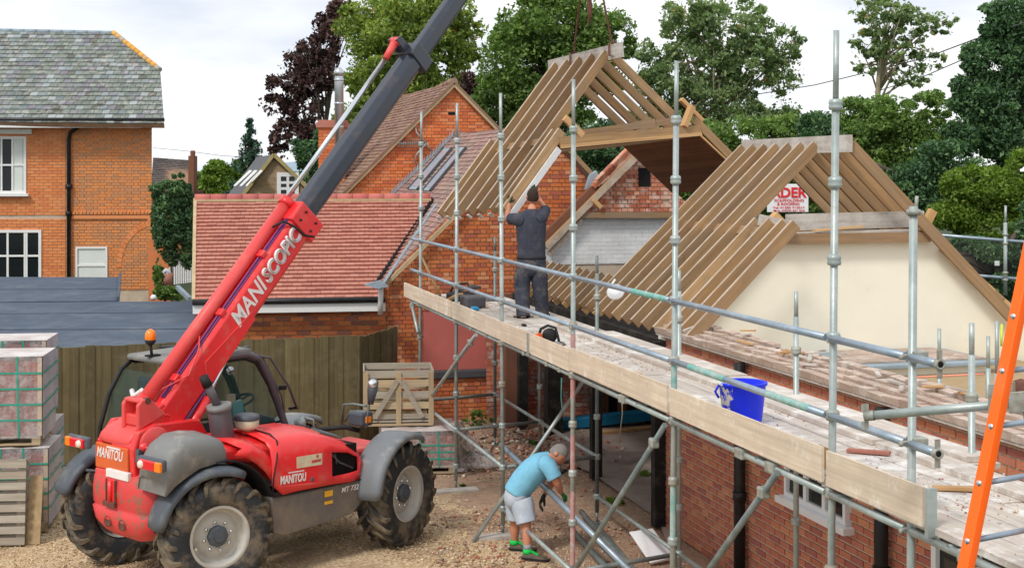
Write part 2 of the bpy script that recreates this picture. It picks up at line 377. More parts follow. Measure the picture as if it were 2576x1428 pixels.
m_plain('string_pink', (.9, .35, .25), .8, 0, .05, 3)
m_plain('rope', (.55, .45, .32), .9, 0, .2, 30)
m_plain('rusty', (.20, .085, .06), .8, .2, .4, 30, .3)
m_plain('black_rubber', (.02, .02, .022), .6, 0, .3, 12)
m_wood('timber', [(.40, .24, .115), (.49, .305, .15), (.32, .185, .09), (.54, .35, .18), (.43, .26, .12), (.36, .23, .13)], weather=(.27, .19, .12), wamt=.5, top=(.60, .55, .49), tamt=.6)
m_wood('timber_dark', [(.36, .22, .11), (.42, .26, .13), (.31, .19, .10)], weather=(.26, .2, .15), wamt=.5)
m_wood('timber_top', [(.46, .41, .36), (.52, .47, .42), (.43, .37, .32)], weather=(.7, .68, .64), wamt=.6)
m_wood('timber_cut', [(.62, .36, .16), (.68, .42, .2)])
m_wood('timber_brown', [(.24, .10, .05), (.30, .13, .065), (.19, .08, .042)], weather=(.12, .06, .035), wamt=.3)
m_wood('scaffold_board', [(.58, .51, .44), (.66, .59, .52), (.50, .43, .36)], weather=(.46, .40, .36), wamt=.7, grain=(.8, 30, 30))
def stain(name, colr, scale, lo, hi, amt):
    m = MATS[name]; t = m.node_tree; b = t.nodes['Principled BSDF']; l = b.inputs['Base Color'].links[0]; src = l.from_socket
    g = t.nodes.new('ShaderNodeNewGeometry'); n = t.nodes.new('ShaderNodeTexNoise'); n.inputs['Scale'].default_value = scale; n.inputs['Detail'].default_value = 8; n.inputs['Roughness'].default_value = .75
    r = t.nodes.new('ShaderNodeValToRGB'); r.color_ramp.elements[0].position = lo; r.color_ramp.elements[0].color = (0, 0, 0, 1); r.color_ramp.elements[1].position = hi; r.color_ramp.elements[1].color = (amt, amt, amt, 1)
    x = t.nodes.new('ShaderNodeMix'); x.data_type = 'RGBA'; x.inputs[7].default_value = (*colr, 1)
    t.links.new(g.outputs['Position'], n.inputs['Vector']); t.links.new(n.outputs['Fac'], r.inputs['Fac']); t.links.new(r.outputs['Color'], x.inputs[0]); t.links.new(src, x.inputs[6]); t.links.new(x.outputs[2], b.inputs['Base Color'])
stain('scaffold_board', (.80, .78, .75), 3.1, .50, .62, .75); stain('scaffold_board', (.34, .17, .12), 5.5, .60, .70, .5)
stain('timber', (.16, .09, .05), 7, .62, .70, .7)
m_wood('toe_ply', [(.80, .67, .51), (.84, .71, .56), (.76, .63, .47)], weather=(.56, .45, .35), wamt=.6, grain=(.7, 24, 24))
m_wood('fence_wood', [(.155, .125, .062), (.19, .155, .08), (.13, .105, .052), (.21, .17, .085)], weather=(.11, .09, .045), wamt=.5, grain=(1, 22, 22), rough=.9)
m_wood('pallet_grey', [(.42, .37, .30), (.5, .45, .37), (.38, .32, .25)], weather=(.3, .27, .22), wamt=.4)
m_wood('pallet_new', [(.55, .42, .25), (.62, .48, .30), (.5, .38, .24)], weather=(.4, .34, .26), wamt=.4)
stain('fence_wood', (.26, .23, .14), 2.6, .5, .7, .5)
stain('toe_ply', (.45, .34, .26), 9, .60, .68, .6); stain('toe_ply', (.86, .82, .76), 4, .56, .66, .6)
m_wood('osb', [(.47, .34, .19)], weather=(.36, .25, .14), wamt=.5, grain=(12, 18, 18))
stain('cream_render', (.70, .66, .54), 2.2, .60, .72, .45)
def m_glass(name, c=(.012, .016, .018), rough=.06):
    M = MM(name); return M.fin(c, rough, 0, .35)
m_glass('window_glass'); m_glass('skylight_glass', (.35, .42, .5), .15)
def m_clear(name, c, alpha, rough=.08):
    M = MM(name); M.fin(c, rough, 0, .6); M.b.inputs['Alpha'].default_value = alpha; return M.m
m_clear('cab_glass', (.02, .10, .085), .20)
m_plain('curtain', (.72, .76, .72), .9, 0, .08, 4)

# ------------------------------------------------------------------ ground and distance
def sheet(name, pts, mat, z=None, kind='structure'):
    m = MB(); m.add([(p[0], p[1], z if z is not None else p[2]) for p in pts], [tuple(range(len(pts)))]); o = m.build(name, mat); o['kind'] = kind; return o
m_plain('field_green', (.055, .08, .03), .95, 0, .4, .3); sheet('ground', [(-1500, -40), (1500, -40), (1500, 1500), (-1500, 1500)], 'field_green', -.03)
# gravel yard, slightly uneven
def yard():
    nx, ny = 110, 150; x0, x1, y0, y1 = -11.0, 6.0, 8.0, 27.0; m = MB(); rows = []
    rn = np.random.RandomState(3); ph = rn.uniform(0, 6.28, 12); fr = rn.uniform(.4, 3.2, (12, 2))
    for j in range(ny+1):
        y = y0+(y1-y0)*j/ny; row = []
        for i in range(nx+1):
            x = x0+(x1-x0)*i/nx; z = sum(math.sin(x*f[0]+y*f[1]+p)*.006/(.4+abs(f[0])) for f, p in zip(fr, ph))
            row.append((x, y, z))
        rows.append(row)
    m.grid(rows); return m
MMg = MM('gravel'); p = MMg.pos(); vor = MMg.n('ShaderNodeTexVoronoi'); vor.inputs['Scale'].default_value = 34; MMg.l(p, vor.inputs['Vector'])
sep = MMg.n('ShaderNodeSeparateColor'); MMg.l(vor.outputs['Color'], sep.inputs[0])
c = MMg.ramp(sep.outputs[0], [(.56, .39, .21), (.68, .52, .33), (.46, .30, .15), (.78, .65, .46), (.60, .44, .26), (.36, .22, .12)])
c = MMg.mix(MMg.ramp(MMg.noise(p, 1.1, 6, .7), [(0, 0, 0), (.6, .6, .6)], [.45, .62]), c, (.34, .22, .14))
sx = MMg.n('ShaderNodeSeparateXYZ'); MMg.l(p, sx.inputs[0])
# worn earth with crushed brick towards the house
ad = MMg.n('ShaderNodeMath', operation='MULTIPLY_ADD'); MMg.l(sx.outputs[1], ad.inputs[0]); ad.inputs[1].default_value = .30; ad.inputs[2].default_value = -5.35
ad2 = MMg.n('ShaderNodeMath', operation='MULTIPLY_ADD'); MMg.l(sx.outputs[0], ad2.inputs[0]); ad2.inputs[1].default_value = .55; MMg.l(ad.outputs[0], ad2.inputs[2])
ad3 = MMg.n('ShaderNodeMath', operation='MULTIPLY_ADD'); MMg.l(MMg.noise(p, .9, 5, .7), ad3.inputs[0]); ad3.inputs[1].default_value = 2.4; MMg.l(ad2.outputs[0], ad3.inputs[2])
ear = MMg.ramp(MMg.noise(p, 9, 6, .75), [(.20, .13, .085), (.32, .21, .15), (.42, .28, .2), (.36, .23, .17)], [.3, .45, .6, .7])
c = MMg.mix(MMg.ramp(ad3.outputs[0], [(0, 0, 0), (.85, .85, .85)], [.9, 1.0]), c, ear)
MMg.bump(vor.outputs['Distance'], .8, .02); MMg.fin(c, .95)
yd = yard().build('gravel_yard', 'gravel'); yd['kind'] = 'structure'
sheet('paved_floor', [ground(1395, 1060), ground(1700, 1060), ground(1700, 1428), ground(1655, 1310), ground(1490, 1195), ground(1395, 1150)], 'concrete', .03)
def stones(name, n, region, size, mat, zf=lambda x, y: 0.0, seed=1, reject=None):
    rn = np.random.RandomState(seed); base = np.array([(1, 0, 0), (-1, 0, 0), (0, 1, 0), (0, -1, 0), (0, 0, 1), (0, 0, -1)], float)
    tri = np.array([(0, 2, 4), (2, 1, 4), (1, 3, 4), (3, 0, 4), (2, 0, 5), (1, 2, 5), (3, 1, 5), (0, 3, 5)])
    xs, ys = region(rn, n); n = len(xs); s = rn.uniform(.5, 1, n)**2*size
    ax = rn.uniform(.5, 1.1, (n, 3)); v = base[None]*ax[:, None]*s[:, None, None]+rn.normal(0, .12, (n, 6, 3))*s[:, None, None]
    a = rn.uniform(0, 6.28, n); ca, sa = np.cos(a), np.sin(a); x = v[..., 0]*ca[:, None]-v[..., 1]*sa[:, None]; y = v[..., 0]*sa[:, None]+v[..., 1]*ca[:, None]
    v = np.stack([x+xs[:, None], y+ys[:, None], v[..., 2]*.7+(s*.35)[:, None]], -1).reshape(-1, 3)
    f = (tri[None]+(np.arange(n)*6)[:, None, None]).reshape(-1, 3)
    me = bpy.data.meshes.new(name); me.vertices.add(len(v)); me.vertices.foreach_set('co', v.ravel()); me.loops.add(f.size); me.loops.foreach_set('vertex_index', f.ravel().astype(np.int32))
    me.polygons.add(len(f)); me.polygons.foreach_set('loop_start', np.arange(0, f.size, 3, dtype=np.int32)); me.polygons.foreach_set('loop_total', np.full(len(f), 3, np.int32))
    at_ = me.attributes.new('rnd', 'FLOAT', 'FACE'); at_.data.foreach_set('value', np.repeat(rn.uniform(0, 1, n), 8)); me.update(calc_edges=True)
    return link(name, me, mat, kind='stuff')
Mst = MM('stone'); Mst.fin(Mst.ramp(Mst.rnd(), [(.62, .43, .24), (.72, .55, .35), (.46, .30, .16), (.84, .72, .54), (.56, .39, .21), (.32, .21, .12), (.66, .49, .28)], const=True), .9)
Mrb = MM('rubble_mix'); Mrb.fin(Mrb.ramp(Mrb.rnd(), [(.46, .15, .09), (.34, .21, .15), (.54, .22, .14), (.42, .32, .23), (.62, .52, .42), (.26, .18, .13), (.40, .23, .17)], const=True), .95)
def reg_front(rn, n):
    px = rn.uniform(-60, 2300, n); py = rn.uniform(1150, 1500, n); d = CH*FX/(py-HZ); x = (px-1288)/FX*d
    k = (x < 6.3-.2678*d) & (rn.uniform(0, 1, n) < np.clip(1.5-(x*.55+d*.30-5.35+.8)*1.2, .12, 1)); return x[k], d[k]
stones('gravel_stones', 42000, reg_front, .020, 'stone', seed=4)
def reg_mid(rn, n):
    px = rn.uniform(1080, 1960, n); py = rn.uniform(1060, 1480, n); d = CH*FX/(py-HZ); x = (px-1288)/FX*d
    k = (x < 6.4-.2678*d) & (d < 24) & (rn.uniform(0, 1, n) < .25+.75*(np.sin(x*2.1+d*1.3)*np.sin(x*1.1-d*2.2) > .1)); return x[k], d[k]
stones('brick_rubble', 5200, reg_mid, .036, 'rubble_mix', seed=9)
def reg_big(rn, n):
    px = rn.normal(1340, 95, n); py = rn.normal(1120, 40, n).clip(1062, 1260); d = CH*FX/(py-HZ); x = (px-1288)/FX*d; return x, d
stones('rubble_pile', 900, reg_big, .075, 'rubble_mix', seed=11)
# far hills: real terrain far away
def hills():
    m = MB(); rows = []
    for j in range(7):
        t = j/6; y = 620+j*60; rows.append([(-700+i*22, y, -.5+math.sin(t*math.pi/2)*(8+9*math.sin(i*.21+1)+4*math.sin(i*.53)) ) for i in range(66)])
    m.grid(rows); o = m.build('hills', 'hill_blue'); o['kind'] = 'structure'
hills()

# ------------------------------------------------------------------ generic window
def window(parent, O, U, W, x0, y0, x1, y1, fr=.05, mat='upvc', cols=(1,), rows=(1,), bars=.03, glass='window_glass', sill=True, depth=.05, curtain=None, sidew=1, proud=.025, sill_d=.09):
    N = U.cross(W)*sidew; P = lambda a, b, h=0: V(O)+U*a+W*b+N*(h+.028)
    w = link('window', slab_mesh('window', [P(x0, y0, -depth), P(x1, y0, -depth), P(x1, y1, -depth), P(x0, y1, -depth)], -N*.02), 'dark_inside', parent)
    m = MB(); hh = proud
    def bar(a0, b0, a1, b1, h=hh, dd=.07):
        m.prism([P(a0, b0, h), P(a1, b0, h), P(a1, b1, h), P(a0, b1, h)], -N*dd)
    bar(x0, y0, x1, y0+fr); bar(x0, y1-fr, x1, y1); bar(x0, y0+fr, x0+fr, y1-fr); bar(x1-fr, y0+fr, x1, y1-fr)
    m.build('frame', mat, w)
    xi0, xi1, yi0, yi1 = x0+fr, x1-fr, y0+fr, y1-fr
    cs = [0]+list(np.cumsum(cols)/sum(cols)); rs = [0]+list(np.cumsum(rows)/sum(rows)); m = MB(); n = 0
    for c_ in cs[1:-1]: a = xi0+(xi1-xi0)*c_; m.prism([P(a-bars/2, yi0, hh-.006), P(a+bars/2, yi0, hh-.006), P(a+bars/2, yi1, hh-.006), P(a-bars/2, yi1, hh-.006)], -N*.04); n += 1
    for r_ in rs[1:-1]: b = yi0+(yi1-yi0)*r_; m.prism([P(xi0, b-bars/2, hh-.009), P(xi1, b-bars/2, hh-.009), P(xi1, b+bars/2, hh-.009), P(xi0, b+bars/2, hh-.009)], -N*.035); n += 1
    if n: m.build('glazing_bars', mat, w)
    for i in range(len(cs)-1):
        for j in range(len(rs)-1):
            a0, a1 = xi0+(xi1-xi0)*cs[i], xi0+(xi1-xi0)*cs[i+1]; b0, b1 = yi0+(yi1-yi0)*rs[j], yi0+(yi1-yi0)*rs[j+1]
            g = MB(); g.prism([P(a0+.004, b0+.004, -.012), P(a1-.004, b0+.004, -.012), P(a1-.004, b1-.004, -.012), P(a0+.004, b1-.004, -.012)], -N*.006); g.build('pane', glass, w)
    if curtain:
        g = MB(); k = 28; a0, a1 = curtain; rows_ = [[P(a0+(a1-a0)*i/k, b, -.016+(.0012 if i % 2 else -.0012)) for i in range(k+1)] for b in (yi0, yi1)]
        g.grid(rows_, smooth=False)
        g2 = MB()
        for i in range(k//2): a = a0+(a1-a0)*(i*2+.5)/k; g2.prism([P(a, yi0, -.008), P(a+(a1-a0)/k, yi0, -.008), P(a+(a1-a0)/k, yi1, -.008), P(a, yi1, -.008)], -N*.003)
        g2.build('curtain', 'curtain', w); g3 = MB(); g3.prism([P(a0, yi0, -.0095), P(a1, yi0, -.0095), P(a1, yi1, -.0095), P(a0, yi1, -.0095)], -N*.002); g3.build('curtain_backing', 'curtain', w)
    if sill:
        g = MB(); g.prism([P(x0-.08, y0-.07, sill_d), P(x1+.08, y0-.07, sill_d), P(x1+.08, y0-.003, sill_d), P(x0-.08, y0-.003, sill_d)], -N*(sill_d+.05)); g.build('sill', mat, w, bevel=.006)
    return w
def slab_mesh(name, poly, dv):
    m = MB(); m.prism(poly, dv); return m.mesh(name)

# ------------------------------------------------------------------ left brick house with slate roof
U1 = V((1, .06, 0)).normalized(); h1 = thing('brick_house', 'tall orange brick house with grey slate roof and white sash windows at the left edge', 'house', (-9.8, 36.4, 0))
O1 = at(382, 600, 36.2); O1.z = 0
n1_ = U1.cross(Z)
hx = lambda px, py: to2(O1, U1, Z, hit(px, py, O1, n1_))
ev = hx(382, 322)[1]
wl = MB(); wl.prism([O1+U1*a+Z*b for a, b in ((-6, 0), (0, 0), (0, ev), (-6, ev))], V((-.30, 1, 0)).normalized()*7); wall = wl.build('wall', 'mortar_pale', h1)
x165 = hx(165, 400)[0]; x180 = hx(182, 400)[0]
w1 = (hx(-30, 0)[0], hx(0, 487)[1], hx(67, 0)[0], hx(0, 343)[1]); w2 = (hx(-30, 0)[0], hx(0, 715)[1], hx(105, 0)[0], hx(0, 578)[1]); w3 = (hx(191, 0)[0], hx(0, 715)[1], hx(271, 0)[0], hx(0, 621)[1])
s0, s1 = hx(0, 551)[1], hx(0, 541)[1]
field(wall, 'brick', 'brick_house', O1, U1, Z, [(-5.2, 2.0-.6), (x165, 1.4), (x165, ev), (-5.2, ev)], .225, .075, .012, .02, holes=[w1, w2, (-6, s0, x165, s0+.09)], bond='half', limit=150)
field(wall, 'brick', 'brick_house_header', O1, U1, Z, [(x165+.01, 1.4), (-.0, 1.4), (0, ev), (x165+.01, ev)], .225, .075, .012, .02, holes=[w3, (x180, s0, 1, s1)], bond='flemish', limit=150)
# right part patched in newer brick, relieving arch, string course
m = MB(); m.prism([O1+U1*a+Z*b-n1_*0 + n1_*.02 for a, b in ((x180, s0+.003), (.05, s0+.003), (.05, s1-.003), (x180, s1-.003))], -n1_*-.06 if False else n1_*.05); m.build('string_course', 'brick_house', h1)
m = MB()
for i in range(22): a = x180+.05+(0-x180)*i/22; m.box(O1+U1*a+Z*(s1+.05)+n1_*.045, (.07, .09, .06), (U1, n1_, Z), r=i*.37 % 1)
m.build('dentil_course', 'brick_house_header', h1)
m = MB(); cx, cy = hx(398, 672)[0], hx(0, 672)[1]; rr = hx(398, 672)[0]-hx(300, 672)[0]
for i in range(13):
    a = R(178-i*6.6); m.box(O1+U1*(cx+math.cos(a)*rr)+Z*(cy+math.sin(a)*rr*1.15)+n1_*.008, (.12, .05, .10), (U1*math.cos(a)+Z*math.sin(a), n1_, U1*-math.sin(a)+Z*math.cos(a)), r=i*.61 % 1)
m.build('brick_arch', 'brick_house', h1)
window(h1, O1, U1, Z, *w1, fr=.07, mat='white_paint', cols=(1, 1, 1), rows=(1, 1), bars=.045, curtain=(w1[2]-.36, w1[2]-.09), sill=True, sill_d=.14)
window(h1, O1, U1, Z, *w2, fr=.07, mat='white_paint', cols=(1, 1, .1, .7), rows=(1, .9), bars=.05, sill=False)
window(h1, O1, U1, Z, *w3, fr=.05, mat='white_paint', cols=(1,), rows=(1, 1), bars=.05, curtain=(w3[0]+.06, w3[2]-.06), sill=False)
m = MB(); q0, q1 = hx(-30, 337), hx(82, 325); m.prism([O1+U1*a+Z*b+n1_*.09 for a, b in ((q0[0], q0[1]), (q1[0], q0[1]), (q1[0], q1[1]), (q0[0], q1[1]))], -n1_*.08); m.build('lintel', 'white_paint', h1)
pz = hx(165, 0)[0]+.1
m = MB(); m.tube([O1+U1*(pz+.28)+Z*(ev+.0)+n1_*.35, O1+U1*(pz+.05)+Z*(ev-.12)+n1_*.12, O1+U1*pz+Z*(ev-.3)+n1_*.09, O1+U1*pz+Z*1+n1_*.09], .05, 10)
for z_ in (s1-.02, ev-1.55): m.tube([O1+U1*pz+Z*z_+n1_*.09, O1+U1*pz+Z*(z_+.12)+n1_*.09], .085, 10)
m.build('drainpipe', 'black_paint', h1)
m = MB(); m.beam(O1+U1*-6+Z*(ev+.06)+n1_*.56, O1+U1*.34+Z*(ev+.06)+n1_*.56, .03, .15); m.beam(O1+U1*-6+Z*(ev+.015)+n1_*.2, O1+U1*.2+Z*(ev+.015)+n1_*.2, .44, .02); m.build('fascia', 'white_paint', h1)
m = MB(); m.tube([O1+U1*-6+Z*(ev+.185)+n1_*.58, O1+U1*.42+Z*(ev+.185)+n1_*.58], .05, 8); m.build('gutter', 'black_paint', h1)
# slate roof: front slope and the small hip at the gable top
E0 = O1+n1_*.5+Z*(ev+.2); rs_dir = (V((0, 1, 0))*4.6+Z*2.85); rs_dir = (rs_dir-U1*rs_dir.dot(U1)).normalized(); rn_ = U1.cross(rs_dir)
rp = [to2(E0, U1, rs_dir, hit(px, py, E0, rn_)) for px, py in ((-160, 305), (413, 312), (403, 178), (285, 84), (-160, 74))]
m = slab(E0, U1, rs_dir, rp, .12); roof = m.build('roof', 'mortar_dark', h1)
field(roof, 'slate', 'slate', E0, U1, rs_dir, rp, .2, .235, .010, .008, lift=.020, bond='half', jit=.004, tjit=.003, side=1)
pr = [E0+U1*a+rs_dir*b for a, b in rp]
back = V((-.32, 1, 0))*3.2-Z*2.2; m = MB(); e2_ = pr[2]+V((-.32, 1, 0))*6.5-Z*.3; m.add([pr[3], pr[2], e2_], [(0, 1, 2)]); m.add([pr[2], pr[1], pr[1]+V((-.34, 1, 0))*7.5, e2_], [(0, 1, 2, 3)]); m.add([pr[4], pr[3], pr[3]+back*1.5, pr[4]+back*1.5], [(0, 1, 2, 3)]); m.build('rear_roof_slope', 'slate', h1)
for i in range(12):
    a, b = pr[3].lerp(pr[2], i/12), pr[3].lerp(pr[2], (i+.96)/12); m = MB(); m.tube([a+rn_*.02, b+rn_*.02], .07, 8, r=i*.37 % 1); m.build('hip_tile', 'ridge_lichen', roof)
for i in range(14):
    a, b = pr[4].lerp(pr[3], i/14), pr[4].lerp(pr[3], (i+.97)/14); m = MB(); m.tube([a, b], .065, 8, r=i*.3 % 1); m.build('ridge_tile', 'lead', roof)

# ------------------------------------------------------------------ felt-roofed shed
sd = thing('flat_roof_shed', 'low shed with a blue grey felt roof behind the board fence', 'shed', (-7.5, 24, 0))
def roofp(px, py, pl): return hit(px, py, pl[0], pl[1])
pl = (at(200, 873, 21.6), V((0, -.055, 1)).normalized())
for k, quad in enumerate([((-400, 885), (520, 870), (505, 828), (-400, 832)), ((-400, 831), (505, 827), (500, 786), (-400, 793)), ((-400, 792), (500, 785.5), (487, 757), (-400, 764)), ((-400, 763.5), (293, 757), (295, 727), (-400, 731)), ((-400, 730.5), (295, 726.5), (299, 697), (-400, 695))]):
    q = [roofp(px, py, pl) for px, py in quad]; q = [q[0]+Z*.008, q[1]+Z*.008, q[2]+Z*0.0, q[3]+Z*0.0]
    m = MB(); m.prism(q, V((0, 0, -.012))); m.build('felt_strip', 'felt', sd)
q = [roofp(px, py, pl) for px, py in ((-400, 884), (522, 869), (488, 757.5), (-400, 757.5))]; m = MB(); m.prism([p-Z*.022 for p in q], V((0, 0, -1.9))); m.build('wall', 'fence_wood', sd)
q = [roofp(px, py, pl) for px, py in ((-400, 757), (293.5, 757), (299, 697.5), (-400, 695.5))]; m = MB(); m.prism([p-Z*.022 for p in q], V((0, 0, -1.9))); m.build('rear_wall', 'fence_wood', sd)
m = MB(); a, b = roofp(293, 757, pl), roofp(299, 696, pl); m.beam(a+V((.03, 0, .03)), b+V((.03, 0, .03)), .05, .1); m.build('roof_edge', 'felt', sd)

# ------------------------------------------------------------------ gables facing the yard: planes along B
G1p = V((-.6225, 25.3, 0)); NB = V((B.y, -B.x, 0))          # B x Z points towards the camera
G1 = lambda px, py: hit(px, py, G1p, NB)
g1 = lambda px, py: to2(G1p, B, Z, G1(px, py))
h2 = thing('gable_building', 'weathered red brick gable building with red rendered panel beside the end of the scaffold', 'building', (-.6, 25.3, 0))
a0, ap, ar = g1(958, 713), g1(1364, 312), g1(1709, 680)
ol = [(a0[0], 0), (ar[0], 0), ar, ap, a0]
wallb = slab(G1p-NB*.015, B, Z, ol, .25, NB).build('wall', 'mortar_yellow', h2)
pn = (g1(1062, 930)[0], g1(1062, 932)[1], g1(1222, 930)[0], g1(1062, 780)[1])
sl_ = (pn[0]-.05, pn[1]-.16, pn[2]+.05, pn[1])
field(wallb, 'brick', 'brick_gable', G1p, B, Z, ol, .225, .075, .012, .012, holes=[pn, sl_], bond='english', side=1, tjit=.006)
m = MB(); m.prism([G1p+B*a+Z*b-NB*.02 for a, b in ((pn[0], pn[1]), (pn[2], pn[1]), (pn[2], pn[3]), (pn[0], pn[3]))], NB*.015); m.build('rendered_panel', 'red_render', h2)
m = MB(); m.prism([G1p+B*a+Z*b-NB*.02 for a, b in ((sl_[0], sl_[1]), (sl_[2], sl_[1]), (sl_[2], sl_[3]-.003), (sl_[0], sl_[3]-.003))], NB*.09); m.build('sill', 'slate_flat', h2, bevel=.03)
# left roof slope of that building, with verge, lead valley and two long rooflights
E1 = G1p+B*a0[0]+Z*a0[1]+NB*.08; R1 = G1p+B*ap[0]+Z*ap[1]+NB*.08
sv = (R1-E1).normalized(); Nn = A.cross(sv); Nn = Nn if Nn.z > 0 else -Nn; Wd = sv; Ud = -A   # Ud x Wd should face up
if Ud.cross(Wd).z < 0: Ud = A
rp = [to2(E1, Ud, Wd, hit(px, py, E1, Nn)) for px, py in ((958, 713), (1364, 312), (1140, 343), (978, 497), (1083, 500), (944, 712))]
conv1 = [rp[0], rp[1], rp[2], rp[3]]
def hull(P):
    P = sorted(P); o = []
    for ps in (P, P[::-1]):
        q = []
        for p in ps:
            while len(q) > 1 and (q[-1][0]-q[-2][0])*(p[1]-q[-2][1])-(q[-1][1]-q[-2][1])*(p[0]-q[-2][0]) <= 0: q.pop()
            q.append(p)
        o += q[:-1]
    return o
h_ = hull([rp[0], rp[1], rp[2], rp[3], rp[4], rp[5]])
rf = slab(E1, Ud, Wd, h_, .1, Nn).build('roof', 'mortar_dark', h2)
sgn = 1 if Ud.cross(Wd).z > 0 else -1
field(rf, 'tile', 'tile_old', E1, Ud, Wd, h_, .17, .115, .006, .01, lift=.012, side=sgn, tjit=.004)
m = MB(); m.beam(E1+NB*.04-Nn*.05, R1+NB*.04-Nn*.05, .05, .07); m.build('verge', 'mortar_yellow', h2)
Rr = G1p+B*ar[0]+Z*ar[1]+NB*.08; m = MB(); m.beam(R1+NB*.04, Rr+NB*.04, .12, .08); m.build('verge', 'timber_dark', h2)
m = MB(); q = [R1, Rr, Rr+A*7, R1+A*7]; m.prism([p for p in q], V((0, 0, -.1))); m.build('far_roof_slope', 'tile_old', h2)
rl = lambda px, py, h=0: hit(px, py, E1+Nn*h, Nn)
for qd in (((1027, 475), (1050, 476), (1136, 373), (1117, 372)), ((1064, 478), (1082, 479), (1172, 371), (1156, 370))):
    q = [rl(*p, .05) for p in qd]; s_ = link('rooflight', slab_mesh('rooflight', q, -Nn*.05), 'lead', h2); c_ = sum(q, V())/4
    q2 = [c_+(p-c_)*.86+Nn*.006 for p in q]; link('pane', slab_mesh('pane', q2, -Nn*.004), 'skylight_glass', s_)
    for i in (0, 1): link('frame_bar', (lambda mm: (mm.beam(q[i*2+1] if i == 0 else q[3], q[2] if i == 0 else q[0], .05, .05, Nn), mm.mesh('frame_bar'))[1])(MB()), 'slate_flat', s_)
m = MB(); m.beam(rl(944, 714, .06), rl(1084, 503, .06), .13, .06, Nn); m.build('valley_strip', 'black_paint', h2)
m = MB(); m.beam(rl(962, 716, .02), rl(1098, 512, .02), .11, .02, Nn); m.build('valley_lead', 'lead', h2)
m = MB()
for i in range(20):
    a, b = rl(980+160*i/20, 497-154*i/20, .03), rl(980+160*(i+1)/20, 497-154*(i+1)/20, .03); m.prism([a, b, b-V((.0, 0, -.16)), a-V((0, 0, -.02))], NB*.02)
m.build('step_flashing', 'lead', h2)
for i in range(22):
    a, b = R1.lerp(R1+A*7.1, i/22), R1.lerp(R1+A*7.1, (i+.96)/22); sag = -.18*math.sin(math.pi*i/22); m = MB(); m.tube([a+Z*sag, b+Z*sag], .09, 8, r=i*.31 % 1); m.build('ridge_tile', 'tile_old', rf)
# ------------------------------------------------------------------ taller orange gable behind
G3p = V((-1.353, 32.7, 0)); g3 = lambda px, py: to2(G3p, B, Z, hit(px, py, G3p, NB))
h3 = thing('tall_gable_building', 'tall bright orange brick gable with sagging tiled roof behind the yellow green tree line', 'building', (-1.35, 32.7, 0)); h3['label'] = 'tallest bright orange brick gable building with brown tiled roof behind the crane boom'
l3, a3, r3 = g3(830, 515), g3(1140, 207), g3(1300, 372); ol = [(l3[0], 2), (r3[0], 2), r3, a3, l3]
wb = slab(G3p-NB*.015, B, Z, ol, .25, NB).build('wall', 'mortar_pale', h3)
v3 = (g3(1127, 0)[0], g3(0, 277)[1], g3(1145, 0)[0], g3(0, 270)[1])
field(wb, 'brick', 'brick_orange', G3p, B, Z, ol, .225, .075, .012, .012, holes=[v3], bond='flemish', tjit=.005)
m = MB(); m.box(G3p+B*((v3[0]+v3[2])/2)+Z*((v3[1]+v3[3])/2), (v3[2]-v3[0], .03, v3[3]-v3[1]), (B, NB, Z)); m.build('air_vent', 'dark_inside', h3)
E3 = G3p+B*l3[0]+Z*l3[1]+NB*.08; R3 = G3p+B*a3[0]+Z*a3[1]+NB*.08; s3 = (R3-E3).normalized(); N3 = A.cross(s3); N3 = N3 if N3.z > 0 else -N3
U3 = -A if (-A).cross(s3).z > 0 else A
def poly3(pts): return hull([to2(E3, U3, s3, p) for p in pts])
LL = 7.0; h_ = poly3([E3, R3, R3+A*LL, E3+A*LL])
rf3 = slab(E3, U3, s3, h_, .1, N3).build('roof', 'mortar_dark', h3)
field(rf3, 'tile', 'tile_brown', E3, U3, s3, h_, .17, .115, .006, .01, lift=.014, side=1, tjit=.006, jit=.005)
r3w = G3p+B*r3[0]+Z*r3[1]+NB*.08
m = MB(); m.prism([R3, r3w, r3w+A*7, R3+A*7], V((0, 0, -.1))); m.build('far_roof_slope', 'tile_brown', h3)
for nm, p0, p1 in (('verge', E3, R3), ('verge', R3, r3w)):
    m = MB(); m.beam(p0+NB*.03, p1+NB*.03, .09, .035); m.build(nm, 'tile_brown', h3); m = MB(); m.beam(p0+NB*.02-Z*.07, p1+NB*.02-Z*.07, .06, .07); m.build('verge_mortar', 'mortar_yellow', h3)
for i in range(16):
    a, b = R3.lerp(R3+A*LL, i/16), R3.lerp(R3+A*LL, (i+.95)/16); sg = -.12*math.sin(math.pi*i/16); m = MB(); m.tube([a+Z*sg, b+Z*sg], .1, 8); m.build('ridge_tile', 'tile_brown', rf3)
# chimney stack and steel flue beside it
ch = thing('brick_chimney', 'red brick chimney stack rising left of the crane boom', 'chimney', at(835, 400, 33.5))
cb = at(838, 470, 33.8); cw = .62; zt = at(838, 322, 33.8).z; z0 = 2.0
m = MB(); m.box((cb.x, cb.y, (z0+zt)/2), (cw-.03, .57, zt-z0)); cwall = m.build('stack', 'mortar_pale', ch)
field(cwall, 'brick', 'brick_orange', (cb.x-cw/2, cb.y-.29, z0), (1, 0, 0), (0, 0, 1), [(0, 0), (cw, 0), (cw, zt-z0), (0, zt-z0)], .225, .075, .012, .012)
m = MB(); m.box((cb.x, cb.y, zt+.06), (cw+.1, .7, .12)); m.box((cb.x, cb.y, zt+.15), (cw+.02, .62, .06)); m.build('chimney_cap', 'tile_red', ch)
fl = thing('steel_flue', 'shiny stainless steel flue pipe standing in front of the dark purple tree', 'flue', at(856, 420, 33.2))
p0, p1 = at(853, 420, 33.2), at(857, 192, 33.2)
